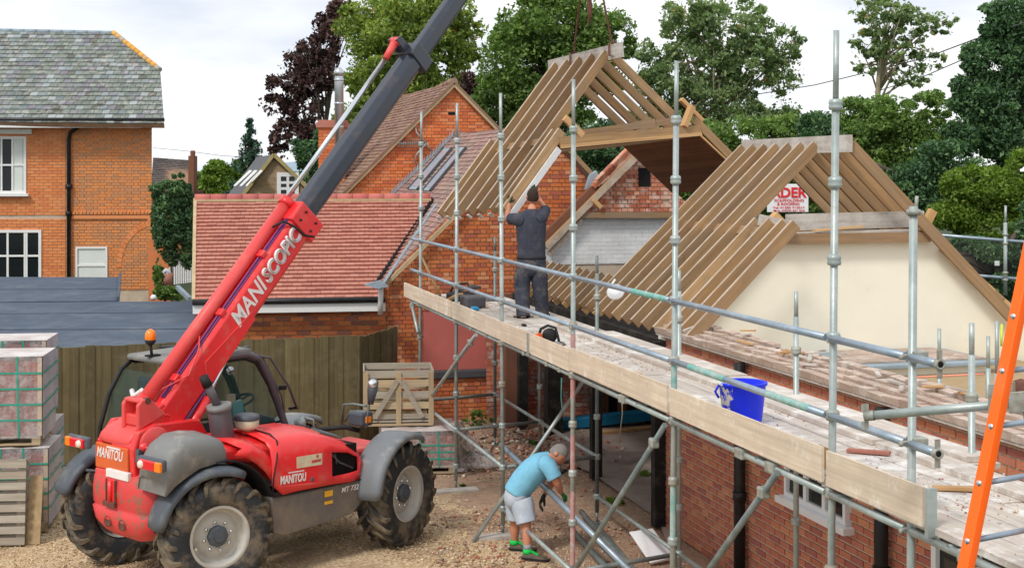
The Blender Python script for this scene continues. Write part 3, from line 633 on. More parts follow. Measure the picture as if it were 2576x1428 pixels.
m = MB(); m.lathe([(0, -.0), (.105, 0), (.105, (p1.z-p0.z))], p0, Z, 20); m.build('pipe', 'flue_steel', fl)
for k in range(4): m = MB(); m.lathe([(.105, 0), (.115, .01), (.115, .045), (.105, .055)], p0+Z*(.35+k*.55), Z, 20); m.build('joint_band', 'flue_steel', fl)
m = MB(); m.lathe([(.075, 0), (.12, .02), (.12, .12), (.05, .2), (0, .2)], V((p0.x, p0.y, p1.z)), Z, 20); m.build('cowl', 'flue_steel', fl)
ae = thing('tv_aerial', 'long television aerial bracketed to the bright orange gable', 'aerial', at(1050, 362, 32.4)); pA, pB = at(1004, 361, 32.25), at(1072, 361, 32.45)
m = MB(); m.tube([pA, pB], .012, 6); m.build('boom', 'galv_dark', ae)
m = MB()
for i in range(11): c_ = pA.lerp(pB, i/12); m.tube([c_-V((.0, .05, .1)), c_+V((0, .05, .1))], .008, 5)
m.build('elements', 'galv_dark', ae)
m = MB(); c_ = at(1072, 361, 32.4)
for s_ in (-1, 1): m.tube([c_, c_+V((-.22, 0, .25*s_)), c_+V((-.26, 0, .45*s_))], .02, 6)
m.tube([c_+V((.02, 0, 0)), c_+V((.15, .3, -.3))], .02, 6); m.build('reflector', 'galv', ae)
# ------------------------------------------------------------------ red-tiled outbuilding behind the fence
h4 = thing('tiled_outbuilding', 'single storey outbuilding with a bright red clay tile roof behind the fence', 'building', (-4, 25.5, 0))
eL, eR, rL = at(486, 757, 24.2), at(962, 750, 24.5), at(492, 500, 27.1)
U4 = (eR-eL).normalized(); N4 = (eR-eL).cross(rL-eL).normalized(); N4 = N4 if N4.z > 0 else -N4; W4 = N4.cross(U4).normalized()
ol = [to2(eL, U4, W4, hit(px, py, eL, N4)) for px, py in ((487, 757), (950, 750), (1083, 503), (491, 503))]
rf4 = slab(eL, U4, W4, ol, .1, N4).build('roof', 'mortar_dark', h4)
field(rf4, 'tile', 'tile_red', eL, U4, W4, ol, .165, .125, .006, .010, lift=.034, side=1, tjit=.004, jit=.004)
q0, q1 = hit(491, 501, eL, N4), hit(1084, 499, eL, N4); nT = 15
for i in range(nT): a, b = q0.lerp(q1, i/nT), q0.lerp(q1, (i+.975)/nT); m = MB(); m.tube([a, b], .1, 12, r=i*.37 % 1); m.build('ridge_tile', 'ridge_red', rf4)
m = MB(); m.beam(q0-W4*.1+N4*.03, q1-W4*.1+N4*.03, .07, .05); m.build('ridge_mortar', 'mortar_yellow', rf4)
m = MB(); m.beam(hit(487, 757, eL, N4)+N4*.0, hit(491, 503, eL, N4), .06, .09, N4); m.build('verge', 'mortar_yellow', h4)
m = MB(); m.prism([q0, q1, q1+V((0, 2.6, -1.6)), q0+V((0, 2.6, -1.6))], V((0, 0, -.1))); m.build('rear_roof_slope', 'tile_red', h4)
Nw = V((U4.y, -U4.x, 0)).normalized(); O4 = V((eL.x, eL.y, 0))-Nw*.22; Lw = (eR-eL).length+.05
U4h = V((U4.x, U4.y, 0)).normalized()
m = MB(); m.prism([O4+Z*0-Nw*.015, O4+U4h*Lw-Nw*.015, O4+U4h*Lw+Z*2.2-Nw*.015, O4+Z*2.2-Nw*.015], -Nw*.22); w4 = m.build('wall', 'mortar_yellow', h4)
field(w4, 'brick', 'brick_out', O4, U4h, Z, [(0.0, .9), (Lw, .9), (Lw, 2.06), (0, 2.06)], .232, .079, .013, .01, bond='half')
m = MB(); m.prism([O4+Nw*.0+Z*.0, O4+Nw*.0, O4, O4], V((0, .1, 0))) if False else None
m.beam(O4+Nw*.27+Z*2.06, O4+U4h*Lw+Nw*.27+Z*2.08, .03, .14); m.build('fascia', 'white_paint', h4)
m = MB(); m.tube([O4+Nw*.30+Z*2.185, O4+U4h*Lw+Nw*.30+Z*2.205], .05, 8); m.build('gutter', 'black_paint', h4)
m = MB(); m.tube([at(958, 722, 24.2), at(957, 790, 24.3)], .045, 8); m.build('downpipe', 'white_paint', h4)
m = MB(); m.prism([at(915, 716, 24.0), at(955, 706, 24.0), at(975, 722, 24.0), at(948, 726, 24.0)], V((0, .2, 0))); m.build('valley_end', 'lead', h4)

# ------------------------------------------------------------------ board fence
fn = thing('board_fence', 'tall olive brown closeboard fence with a darker angled end panel', 'fence', (-4.4, 21.9, 0))
def fence(pa, pb, zt, w=.118, shade=0):
    d = (pb-pa); n = int(d.length/w); u = d.normalized(); nn = V((u.y, -u.x, 0)).normalized()
    for i in range(n):
        p = pa+d*((i+.5)/n); o = nn*(.012 if i % 2 else 0)+nn*random.uniform(-.004, .004)
        zz = zt+random.uniform(-.012, .012); piece('fence_board', 'fence_wood', fn, V((p.x, p.y, .03))+o, V((p.x, p.y, round(zz, 2)))+o, .024, d.length/n*1.12, up=u)
    for z_ in (.4, 1.1, zt-.25): piece('rail', 'fence_wood', fn, V((pa.x, pa.y, z_))-nn*.06, V((pb.x, pb.y, z_))-nn*.06, .05, .09)
fA, fB, fC = ground(-200, 1185), at(898, 843, 22.7), at(998, 825, 24.2)
fA.x, fA.y = at(-60, 884, 20.8).x, 20.8
fence(V((fA.x, fA.y, 0)), V((fB.x, fB.y, 0)), 1.79); fence(V((fB.x+.03, fB.y, 0)), V((fC.x, fC.y, 0)), 1.77)

# ------------------------------------------------------------------ the long cottage under re-roofing
h5 = thing('brick_cottage', 'long brick cottage without roof covering behind the scaffold, with a cream rendered gable', 'house', (2.5, 16, 0))
Wp = V((6.591-.2678*17.53, 17.53, 0)); UW = -A; NW = UW.cross(Z)
wp = lambda px, py, off=0: hit(px, py, Wp+NW*off, NW)
w2d = lambda px, py: to2(Wp, UW, Z, wp(px, py))
LWall = 10.5; WT = 2.40
wn0, wn1 = w2d(1984, 1246), w2d(2139, 1318)
win = (wn0[0], 1.16, wn1[0], 2.02); door = (w2d(2356, 1330)[0], .05, w2d(2356, 1330)[0]+1.25, 2.05)
m = MB(); m.prism([Wp-NW*.015, Wp+UW*LWall-NW*.015, Wp+UW*LWall+Z*WT-NW*.015, Wp+Z*WT-NW*.015], -NW*.25); wl = m.build('wall', 'mortar_near', h5)
field(wl, 'brick', 'brick_near', Wp, UW, Z, [(0, 0), (LWall, 0), (LWall, WT), (0, WT)], .228, .0755, .018, .003, holes=[win, door], bond='half', tjit=.0015, jit=.001)
window(h5, Wp, UW, Z, *win, fr=.05, cols=(1, 1, 1), rows=(1,), bars=.06, glass='window_glass', depth=.08)
dd = window(h5, Wp, UW, Z, *door, fr=.07, cols=(1, 1), rows=(1, 2), bars=.09, sill=False); dd.name = 'glazed_door'
# end return of the wall, corner post and the open bay beyond
m = MB(); m.prism([Wp-NW*.26, Wp-NW*5.0, Wp-NW*5.0+Z*1.3, Wp-NW*.26+Z*1.3], A*.2); m.build('cross_wall', 'brick_dark', h5)
piece('corner_post', 'black_timber', h5, Wp+NW*.06+A*.09+Z*.02, Wp+NW*.06+A*.09+Z*2.3, .15, .14, up=A)
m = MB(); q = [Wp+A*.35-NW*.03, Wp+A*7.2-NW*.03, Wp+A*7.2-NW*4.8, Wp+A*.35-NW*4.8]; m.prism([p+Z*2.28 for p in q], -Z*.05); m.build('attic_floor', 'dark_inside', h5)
q = [Wp-NW*.3, Wp+UW*LWall-NW*.3, Wp+UW*LWall-NW*4.8, Wp-NW*4.8]; m = MB(); m.prism([p+Z*1.95 for p in q], -Z*.05); m.build('attic_floor', 'osb', h5)
m = MB(); m.beam(Wp+A*.0+Z*2.2-NW*.02, Wp+A*7.3+Z*2.2-NW*.02, .1, .22); m.build('bressummer', 'black_timber', h5)
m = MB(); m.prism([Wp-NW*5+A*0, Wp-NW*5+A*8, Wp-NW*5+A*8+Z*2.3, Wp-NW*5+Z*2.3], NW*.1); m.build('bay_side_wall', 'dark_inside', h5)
for px, py, wdt, c in ((1315, 1078, .16, 'black_timber'), (1392, 1092, .26, 'black_timber'), (1499, 1203, .15, 'black_timber')):
    p = ground(px, py); piece('post', c, h5, p, p+Z*2.25, wdt, wdt*.9, up=A)
p = ground(1292, 1078); piece('toothed_brick_pier', 'brick_dark', h5, p+B*.0+A*.2, p+A*.2+Z*2.3, .22, .2, up=A)
# far gable (brick top with a slit window, white painted below), old rafters on it
G2p = V((2.24, 25.6, 0)); g2 = lambda px, py: to2(G2p, B, Z, hit(px, py, G2p, NB))
lo = g2(1362, 700); tb = g2(1500, 549)[1]; apx = g2(1598, 388); rt = g2(1830, 620); lf = g2(1362, 625); kL = g2(1452, 540)
kR = g2(1752, 540)
ol_all = [(lo[0], 0), (rt[0], 0), rt, apx, (lo[0], lf[1])]
m = MB(); m.prism([G2p+B*a+Z*b-NB*.015 for a, b in ol_all], -NB*.25); g2w = m.build('far_gable_wall', 'mortar_pale', h5)
wd_ = (g2(1605, 0)[0], g2(0, 474)[1], g2(1636, 0)[0], g2(0, 421)[1])
field(g2w, 'brick', 'brick_far_gable', G2p, B, Z, [(kL[0]-.1, tb), (kR[0], tb), (kR[0], tb+.1), apx, (kL[0]-.1, tb+.1)], .225, .075, .014, .01, holes=[wd_], bond='english', tjit=.01, limit=200, skip=.01)
field(g2w, 'brick', 'brick_white', G2p, B, Z, [(lo[0], g2(0, 690)[1]), (rt[0], g2(0, 690)[1]), (rt[0], tb), (kL[0], tb), (lo[0], lf[1])], .225, .075, .003, .006, bond='half', limit=100, tjit=.0015)
ys_ = [b for b in (0,)]
field(g2w, 'brick', 'brick_infill', G2p, B, Z, [(lo[0]-1.0, 0), (rt[0], 0), (rt[0], 2.25), (lo[0]-1.0, 2.25)], .225, .075, .012, .01, limit=0, tjit=.008)
m = MB(); m.box(G2p+B*((wd_[0]+wd_[2])/2)+Z*((wd_[1]+wd_[3])/2)-NB*.005, (wd_[2]-wd_[0], .03, wd_[3]-wd_[1]), (B, NB, Z)); m.build('slit_window', 'dark_inside', h5)
g2f = lambda px, py, o: hit(px, py, G2p+NB*o, NB)
piece('tie_beam', 'timber_dark', h5, g2f(1448, 541, .1), g2f(1760, 541, .1), .12, .10, up=Z)
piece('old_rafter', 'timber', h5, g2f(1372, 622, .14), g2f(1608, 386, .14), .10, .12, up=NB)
piece('old_rafter', 'timber', h5, g2f(1380, 640, .12), g2f(1462, 553, .12), .06, .06, up=NB)
piece('old_rafter', 'brick_dark', h5, g2f(1362, 606, -.05), g2f(1500, 470, -.05), .16, .14, up=NB)
piece('old_rafter', 'timber', h5, g2f(1766, 505, .14), g2f(1845, 600, .14), .08, .1, up=NB)
piece('noggin', 'timber_cut', h5, g2f(1492, 502, .2), g2f(1512, 522, .2), .08, .05, up=NB)
for i in range(15):     # bricks left loose along the coping
    p = g2f(1500+i*6.6, 478-i*6.6, -.02)+Z*.12; m = MB(); m.box(p, (.2, .18, .06+.03*(i % 3)), ((B+Z).normalized(), NB, (Z-B).normalized()), r=i*.37 % 1); m.build('coping_brick', 'brick_far_gable', h5)
# cream gable
P0 = V((1.88, 17.6, 0)); cg = lambda a, b, o=0: P0+B*a+Z*b+NB*o
m = MB(); m.prism([cg(*q) for q in ((.02, 1.5), (4.886, 1.5), (4.886, 2.6), (3.72, 3.5), (1.22, 3.47), (.02, 2.36))], -NB*.25); m.build('cream_gable', 'cream_render', h5)
m = MB(); m.prism([cg(4.889, 1.3), cg(4.889, 2.62), cg(4.889, 2.62)-A*1.6, cg(4.889, 1.3)-A*1.6], B*.25); m.build('cream_return_wall', 'cream_render', h5)
m = MB(); m.prism([cg(1.9, 1.4, 1.2), cg(3.75, 1.4, 1.2), cg(3.75, 2.04, 1.2), cg(1.9, 2.04, 1.2)], -NB*1.19); m.build('rendered_box', 'cream_render', h5)
m = MB(); m.prism([cg(1.75, 2.045, 1.3), cg(3.9, 2.045, 1.3), cg(3.9, 2.045, .01), cg(1.75, 2.045, .01)], Z*.05); m.build('flat_roof_sheet', 'lead', h5, bevel=.01)
m = MB(); m.prism([cg(1.9, 2.098, 1.1), cg(3.8, 2.098, 1.12), cg(3.7, 2.098, .05), cg(2.3, 2.098, .02)], Z*.02); m.build('flat_roof_boarding', 'tile_eave', h5)
# weathered eaves tiles left along the top of the front wall
Eo = Wp+NW*.09+Z*2.42; We = (-NW*.62+Z*.13).normalized(); a_s = -.15
ea = slab(Eo-Z*.012, UW, We, [(a_s, 0.02), (LWall, 0.02), (LWall, .50), (a_s, .50)], .03).build('eaves_boarding', 'timber_top', h5)
field(ea, 'tile', 'tile_eave', Eo, UW, We, [(a_s, 0), (LWall, 0), (LWall, .36), (a_s, .36)], .27, .125, .006, .026, lift=.030, bond='half', jit=.012, tjit=.008, side=1, wjit=.04)
field(ea, 'loose_tile', 'tile_eave', Eo+Z*.012, UW, We, [(a_s, .37), (LWall, .37), (LWall, .49), (a_s, .49)], .26, .125, .03, .024, lift=.015, bond='rand', jit=.02, tjit=.01, side=1, wjit=.1, skip=.15)
m = MB(); m.beam(Eo-NW*.03+UW*a_s-Z*.022, Eo-NW*.03+UW*LWall-Z*.022, .03, .03); m.build('tilting_fillet', 'timber_top', h5)
rg = random.Random(5)
for i in range(22):     # broken battens and tile bits on top of the eaves
    a = rg.uniform(.2, LWall-1); b = rg.uniform(.1, .5); p = Eo+UW*a+We*b+Z*rg.uniform(.06, .09); ang = rg.uniform(0, 3.1); l_ = rg.uniform(.12, .3)
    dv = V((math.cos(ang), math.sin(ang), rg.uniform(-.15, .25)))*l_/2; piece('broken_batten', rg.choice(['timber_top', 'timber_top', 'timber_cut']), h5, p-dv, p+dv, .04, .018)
for px in (1880, 2240):
    p = wp(px, 1200); b_ = V((p.x, p.y, 0))+NW*.09; m = MB(); m.tube([b_+Z*0, b_+Z*2.36], .062, 12)
    for z_ in (.9, 1.9): m.tube([b_+Z*z_, b_+Z*(z_+.09)], .075, 12)
    m.build('drainpipe', 'black_paint', h5)
m = MB(); p = wp(1862, 935); m.tube([p+NW*.5+UW*-.25+Z*.12, p+NW*.2+UW*.05-Z*.15], .045, 10); m.build('pipe_offcut', 'black_rubber', h5)
# things in the bay
bb = tag(MB().beam(ground(1408, 1083)+Z*.12, ground(1662, 1068)+Z*.2, .3, .16).build('beam', 'blue_beam', bevel=.01), 'bright blue steel beam lying across the back of the open bay', 'beam')
bt = tag(MB().beam(ground(1500, 1096)+Z*.04, ground(1664, 1080)+Z*.04, .2, .07).build('plank', 'timber_cut'), 'raw timber plank lying in front of the blue beam', 'plank')
for i in range(6):
    p = ground(1520+i*23, 1066); o = piece('board', 'dark_inside' if i % 2 else 'timber_brown', None, p+Z*.02, p+V((0, .12, 1.0)), .03, .17, up=B); tag(o, 'dark board leaning on the back wall of the bay, %s of six' % ['leftmost', 'second from left', 'third from left', 'third from right', 'second from right', 'rightmost'][i], 'board', 'boards leaning in the bay')
pr_ = ground(1565, 1150); tag(MB().tube([at(1563, 965, 20), at(1566, 1040, 20.05), at(1561, 1080, 20), at(1559, 1115, 20)], .009, 6).build('rope', 'rope'), 'pale cord hanging down beside the dark post in the bay', 'cord')
gr = tag(MB().tube([at(1413, 950, 23.5), at(1412, 1000, 23.5), at(1416, 1040, 23.4), at(1405, 1058, 23.4)], .014, 6).build('hose', 'teal_paint'), 'green hose hanging against the rear brickwork of the bay', 'hose')

# ------------------------------------------------------------------ roof frames
def roof_frame(root, T, hs, rise, ridge, full_l, full_r, low_l, low_r, col_z, beam_h=.2, tk=.055, dp=.145, loose=0, foot_r=0, scale=1, wt='timber', ymin=-.1):
    """T maps (across, along, up) to the world; the ridge top is up = 0, along = 0 at the near end of the ridge beam"""
    Q = lambda x, y, z: T @ V((x*scale, y*scale, z*scale)); zv = (T.to_3x3() @ Z).normalized(); yv = (T.to_3x3() @ V((0, 1, 0))).normalized()
    s_ = scale; L_ = math.hypot(hs, rise); nl = V((-rise, 0, hs)).normalized()
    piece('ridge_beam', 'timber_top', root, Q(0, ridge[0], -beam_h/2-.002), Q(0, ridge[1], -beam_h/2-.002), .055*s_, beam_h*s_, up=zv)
    def rafter(side, y, u0, u1, name='rafter'):    # u along slope from ridge 0..1
        a = (side*(hs*u0+.03), y, -.05-rise*u0-dp*.5); b = (side*(hs*u1), y, -.05-rise*u1-dp*.5)
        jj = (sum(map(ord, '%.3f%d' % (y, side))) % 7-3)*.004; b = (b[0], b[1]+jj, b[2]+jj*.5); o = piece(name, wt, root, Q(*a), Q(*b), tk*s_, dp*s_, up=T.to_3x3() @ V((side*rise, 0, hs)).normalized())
        return o
    for y in full_l: rafter(-1, y, 0, 1)
    for y in full_r: rafter(1, y, 0, 1+foot_r)
    cu = col_z/rise
    for y in low_l: rafter(-1, y, cu-.06, 1)
    for y in low_r: rafter(1, y, cu-.06, 1+foot_r)
    ys_ = sorted(set([round(y, 3) for y in list(full_l)+[y for y in low_l if y >= ymin]]))
    for y in ys_:
        x = hs*cu+.03; piece('collar', 'timber_dark', root, Q(-x, y+tk*1.05, -.05-col_z-dp), Q(x, y+tk*1.05, -.05-col_z-dp), tk*s_*.9, .13*s_, up=zv)
    # plates that close the tops of the lower rafters, seen as a stepped grey band
    for sd_ in (-1, 1):
        for k, y in enumerate(ys_[:-1]):
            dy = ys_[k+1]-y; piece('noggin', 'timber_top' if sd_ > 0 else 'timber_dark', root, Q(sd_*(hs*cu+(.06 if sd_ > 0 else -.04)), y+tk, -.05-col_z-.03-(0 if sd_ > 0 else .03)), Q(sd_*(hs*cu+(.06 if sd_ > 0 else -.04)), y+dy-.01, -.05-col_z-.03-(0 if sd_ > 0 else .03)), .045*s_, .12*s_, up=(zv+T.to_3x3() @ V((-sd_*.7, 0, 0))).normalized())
    return Q
yaw = math.atan2(.2678, 1)
rfm = thing('roof_frame', 'new timber roof frame of close rafters standing on the cottage walls by the cream gable', 'roof frame', (4.3, 17.9, 4.87))
rd = lambda d: V((9.096-.2678*d, d, 4.87))
T1 = Matrix.Translation(rd(18.0)) @ Matrix.Rotation(yaw, 4, 'Z')
k_ = 1.035
full = [(.83+i*.37)*k_ for i in range(7)]
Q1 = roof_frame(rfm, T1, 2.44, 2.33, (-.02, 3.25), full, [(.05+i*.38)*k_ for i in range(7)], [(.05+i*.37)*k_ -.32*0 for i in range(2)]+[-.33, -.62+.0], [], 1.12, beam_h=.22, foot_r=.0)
Qs = lambda x, y, z: T1 @ V((x, y, z))
for i in range(11):     # cut-off stubs waiting for the next section
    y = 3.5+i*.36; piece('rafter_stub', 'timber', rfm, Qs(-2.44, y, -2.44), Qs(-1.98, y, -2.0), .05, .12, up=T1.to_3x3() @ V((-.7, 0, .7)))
for i in range(9):
    y = 3.0+i*.5; piece('rafter_stub', 'timber_cut', rfm, Qs(-2.40, y, -2.52), Qs(-2.15, y, -2.28), .048, .1, up=T1.to_3x3() @ V((-.7, 0, .7)))
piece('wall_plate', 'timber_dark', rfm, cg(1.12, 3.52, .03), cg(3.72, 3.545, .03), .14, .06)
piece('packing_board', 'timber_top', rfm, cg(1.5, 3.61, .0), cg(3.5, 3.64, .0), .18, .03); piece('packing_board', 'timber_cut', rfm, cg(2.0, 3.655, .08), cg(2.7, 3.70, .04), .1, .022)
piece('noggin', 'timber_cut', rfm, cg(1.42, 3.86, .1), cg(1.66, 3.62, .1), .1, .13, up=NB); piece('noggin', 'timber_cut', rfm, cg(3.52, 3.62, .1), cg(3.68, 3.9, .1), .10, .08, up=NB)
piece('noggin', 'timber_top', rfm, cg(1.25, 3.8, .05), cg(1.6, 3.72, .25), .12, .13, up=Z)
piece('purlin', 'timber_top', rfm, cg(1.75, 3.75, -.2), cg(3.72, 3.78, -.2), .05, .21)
for i in range(8):      # ragged lining scraps under the right-hand slope
    a = 3.85+i*.125; piece('lining_scrap', 'timber_cut' if i % 2 else 'timber_dark', rfm, cg(a, 3.42-i*.103, .04), cg(a+.15, 3.30-i*.103, .04), .12, .035, up=NB)
piece('edge_board', 'timber_top', rfm, cg(.35, 2.66, .12), cg(.86, 3.1, .12), .02, .12, up=NB)

# section hanging from the boom
sus = thing('lifted_roof_section', 'timber roof section hanging tilted from slings above the scaffold, brown lining beneath', 'roof frame', (1.59, 20.68, 6.28))
K = .905
ym, pm, rm = .501, -.057, -.085
Rz = Matrix.Rotation(ym, 4, 'Z'); Rx = Matrix.Rotation(pm, 4, 'X'); Ry = Matrix(((math.cos(rm), 0, math.sin(rm), 0), (0, 1, 0, 0), (-math.sin(rm), 0, math.cos(rm), 0), (0, 0, 0, 1)))
T2 = Matrix.Translation(V((1.758*K, 22.846*K, CH+2.08*K))) @ Rz @ Rx @ Ry
fl_ = [.42+i*.40 for i in range(5)]
Q2 = roof_frame(sus, T2, 2.42, 2.35, (0, 2.32), fl_, fl_, [.0, .2, 2.28], [.02], 1.36, beam_h=.24, scale=K)
lin = T2.to_3x3()
cu = 1.36/2.35
for i in range(9):      # lining boards under the right-hand slope
    u = cu+.02+(1-cu-.02)*(i+.5)/9; x = 2.42*u-.10; z = -.05-2.35*u-.15
    piece('lining_board', 'timber_brown', sus, Q2(x, -.04, z), Q2(x, 2.3, z), .018, (1-cu)*3.37/9*K*.92, up=lin @ V((1, 0, -1)).normalized() if False else lin @ V((.7, 0, -.72)).normalized())
for i in range(12):     # flat ceiling lining
    x = -1.3+2.62*(i+.5)/12; piece('ceiling_board', 'timber_brown' if i < 11 else 'timber_dark', sus, Q2(x, -.03, -1.60), Q2(x, .34, -1.60), 2.62/12*K*.98, .018, up=lin @ Z)
piece('edge_board', 'timber_cut', sus, Q2(-1.36, -.05, -1.585), Q2(1.36, -.05, -1.585), .02, .05, up=lin @ Z)
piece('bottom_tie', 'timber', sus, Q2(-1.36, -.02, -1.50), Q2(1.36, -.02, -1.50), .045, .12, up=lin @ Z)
piece('edge_board', 'timber_cut', sus, Q2(1.32, -.05, -1.60), Q2(2.36, -.05, -2.56), .03, .025, up=lin @ V((.7, 0, .7)))
piece('painted_edge_board', 'brick_white', sus, Q2(-1.40, -.06, -1.62), Q2(-2.42, -.06, -2.62), .03, .09, up=lin @ V((-.7, 0, .7)))
piece('noggin', 'timber_cut', sus, Q2(-1.22, -.02, -1.14), Q2(-.92, -.02, -1.44), .1, .05, up=lin @ V((0, 1, 0)))
piece('noggin', 'timber_cut', sus, Q2(1.02, -.04, -1.44), Q2(1.22, -.04, -1.12), .07, .12, up=lin @ V((0, 1, 0)))
piece('noggin', 'timber_cut', sus, Q2(1.12, .1, -.98), Q2(1.5, .1, -1.36), .06, .08, up=lin @ V((0, 1, 0)))
piece('strut', 'timber_dark', sus, Q2(-.9, .3, -1.40), Q2(.95, .05, -1.32), .05, .1, up=lin @ Z); piece('strut', 'timber_dark', sus, Q2(.2, .2, -1.36), Q2(.55, .12, -1.34), .12, .14, up=lin @ Z)
piece('old_joist', 'timber_cut', sus, Q2(-.78, 2.2, -.98), Q2(-.5, 2.2, -1.24), .08, .08, up=lin @ V((0, 1, 0)))
for i in range(7): piece('rafter_foot_block', 'timber_top', sus, Q2(-2.44, .05+i*.37, -2.52), Q2(-2.46, .05+i*.37, -2.54), .06, .075, up=lin @ V((-.7, 0, .7)))
hk = V((1.12, 20.75, 7.95))
sg1, sg2 = Q2(0, 1.5, 0), Q2(0, .28, 0)
for p in (sg1, sg2):
    m = MB(); n = 46; q = [p.lerp(hk, i/n) for i in range(n+1)]; m.tube([a+V((.008*(i % 2), .008*((i//2) % 2), 0)) for i, a in enumerate(q)], .015, 6)
    m.tube([p+V((-.05, 0, .02)), p+V((-.045, -.05, -.18*K)), p+V((.03, -.05, -.2*K)), p+V((.05, 0, 0)), p+V((0, 0, .05))], .016, 6)
    o = m.build('lifting_chain', 'rusty'); tag(o, 'brown lifting chain on the %s end of the hanging ridge beam' % ('far left' if p is sg1 else 'near right'), 'chain', 'lifting chains')
m = MB(); m.tube([hk+Z*1.2, hk], .02, 8); m.tube([hk, hk+V((-.03, 0, -.35)), at(1484, 30, 20.7), at(1483, 62, 20.7)], [.02, .035, .035, .012], 8)
o = m.build('crane_hook', 'rusty'); tag(o, 'rusty hook and tail dangling between the two lifting chains', 'hook')
# ------------------------------------------------------------------ scaffold
sca = thing('scaffold', 'long galvanised tube scaffold with boarded deck and guard rails in front of the cottage', 'scaffold', S(14, .65, 0))
DO = [8.23, 9.17, 11.83, 14.49, 17.2, 19.69, 22.18]        # depths of the outer standards
DI = [9.55, 12.16, 14.83, 17.5, 20.0, 22.5]                # depths of the inner standards
TR = .0245
def tube_part(name, pts, mat='galv', r=TR, parent=None, seg=12):
    return MB().tube(pts, r, seg).build(name, mat, parent if parent else sca)
def cup(parent, p, n=''):
    m = MB(); m.lathe([(TR, -.035), (.042, -.03), (.046, -.012), (.040, 0), (.046, .012), (.040, .034), (TR, .04)], p, Z, 12); m.build('coupler', 'coupler_steel' if n else 'galv', parent)
def standard(d, off, z0, z1, mat='galv', lean=0.0, cups=True, spigot=.5, pl=True):
    b = S(d, off, z0); t = S(d, off, z1)+V((lean, 0, 0)); q = b.lerp(t, 1-spigot/(z1-z0)) if spigot else t
    pts = [b, q] if spigot else [b, t]; m = MB(); m.tube(pts, TR, 14)
    if spigot: m.tube([q, t], TR*.78, 12)
    o = m.build('standard', mat, sca)
    if cups:
        z = .33
        while z < z1-.45: cup(o, b.lerp(t, (z-z0)/(z1-z0)), 'c' if abs(z-2.33) < .6 else ''); z += .5
    if pl:
        m = MB(); m.box(b+Z*-(b.z-.012), (.15, .15, .012), (A, B, Z)); m.tube([V((b.x, b.y, .01)), b], .017, 8); m.build('base_plate', 'galv_dark', o)
    return o
tops = [4.20, 5.31, 5.32, 5.34, 5.35, 5.35, 5.34]; mats = ['galv', 'galv', 'galv', 'galv', 'galv', 'galv', 'galv']
for i, d in enumerate(DO):
    if i == 0:
        o = standard(d, 0, .05, 4.20, cups=False, spigot=0, lean=.03)
        m = MB(); m.lathe([(TR, -.01), (.042, -.01), (.042, .02), (TR, .025)], S(d, 0, 4.16)+V((.03, 0, 0)), Z, 12); m.tube([S(d, 0, 4.18)+V((.045, 0, 0)), S(d, 0, 4.26)+V((.05, 0, 0))], .011, 8); m.build('top_clamp', 'coupler_steel', o)
    else: standard(d, 0, .14, tops[i], mats[i], lean=[0, .05, .04, .01, -.03, .015, .03][i])
# worn paint bands on some tubes
for d, z0, z1, mt in ((14.49, .4, 1.15, 'pink_paint'), (14.49, 1.35, 1.72, 'pink_paint'), (14.49, 2.1, 2.75, 'pink_paint'), (11.83, 2.35, 2.8, 'teal_paint'), (11.83, 1.35, 1.8, 'teal_paint')):
    m = MB(); f_ = lambda z: (.04 if d < 12 else .01)*(z-.14)/5.2; m.tube([S(d, 0, z0)+V((f_(z0), 0, 0)), S(d, 0, z1)+V((f_(z1), 0, 0))], TR+.0012, 14, caps=False); m.build('worn_paint_band', mt, sca)
for i, d in enumerate(DI): standard(d, 1.30, .14, 3.35, 'galv' if i < 3 else 'galv_dark', spigot=.22)
def along(z, off, d0, d1, name='ledger', mat='galv', ds=None, r=TR):
    k = [d for d in (ds or DO) if d0+.2 < d < d1-.2]; cuts = [d0]+k+[d1]
    for a, b in zip(cuts, cuts[1:]): tube_part(name, [S(a+.03, off, z), S(b-.03, off, z)], mat, r)
along(2.33, 0, 6.2, 22.9); along(2.83, 0, 7.93, 22.9, 'guard_rail', 'galv_blue'); along(3.33, 0, 7.91, 22.9, 'guard_rail', 'galv_blue')
for d0, d1, z in ((9.42, 10.05, 2.83), (10.75, 11.45, 2.83), (11.95, 12.75, 3.33)):
    MB().tube([S(d0, 0, z), S(d1, 0, z)], TR+.0012, 14, caps=False).build('worn_paint_band', 'teal_paint', sca)
along(2.33, 1.3, 6.5, 22.9, ds=DI, mat='galv_dark')
along(.83, 0, 17.25, 22.1); along(.33, 0, 11.9, 17.1); along(.33, 0, 9.2, 11.8); along(.83, 1.3, 17.5, 22.5, ds=DI); along(.33, 1.3, 12.2, 17.5, ds=DI)
along(.33, 0, 8.3, 9.15)
for i, (a, b) in enumerate(zip(DO[1:], DI)):
    for z in (2.33,)+((.83,) if i >= 3 else (.33,)):
        tube_part('transom', [S(a, 0, z), S(b, 1.3, z)], 'pink_paint' if (i == 4 and z < 1) else 'galv_dark')
tube_part('transom', [S(19.69, -.0, .83), S(20.0, 1.3, .83)], 'galv')
for p, q, mt in ((S(18.35, -.05, 2.3), S(22.1, -.05, .62), 'galv'), (S(17.0, 1.26, 2.28), ground(1190, 1362), 'galv'), (S(11.83, -.06, 2.3), V((.33, 14.0, .02)), 'galv_dark'), (S(9.80, -.05, 2.33), V((1.155, 12.65, .02)), 'galv_dark'), (S(22.7, -.02, 2.3), S(22.1, -.04, 1.9), 'galv')):
    o = tube_part('brace', [p, q], mt)
    m = MB(); c_ = p.lerp(q, .08); m.box(c_, (.09, .07, .08), (A, B, Z)); m.build('coupler', 'coupler_steel', o, bevel=.012)
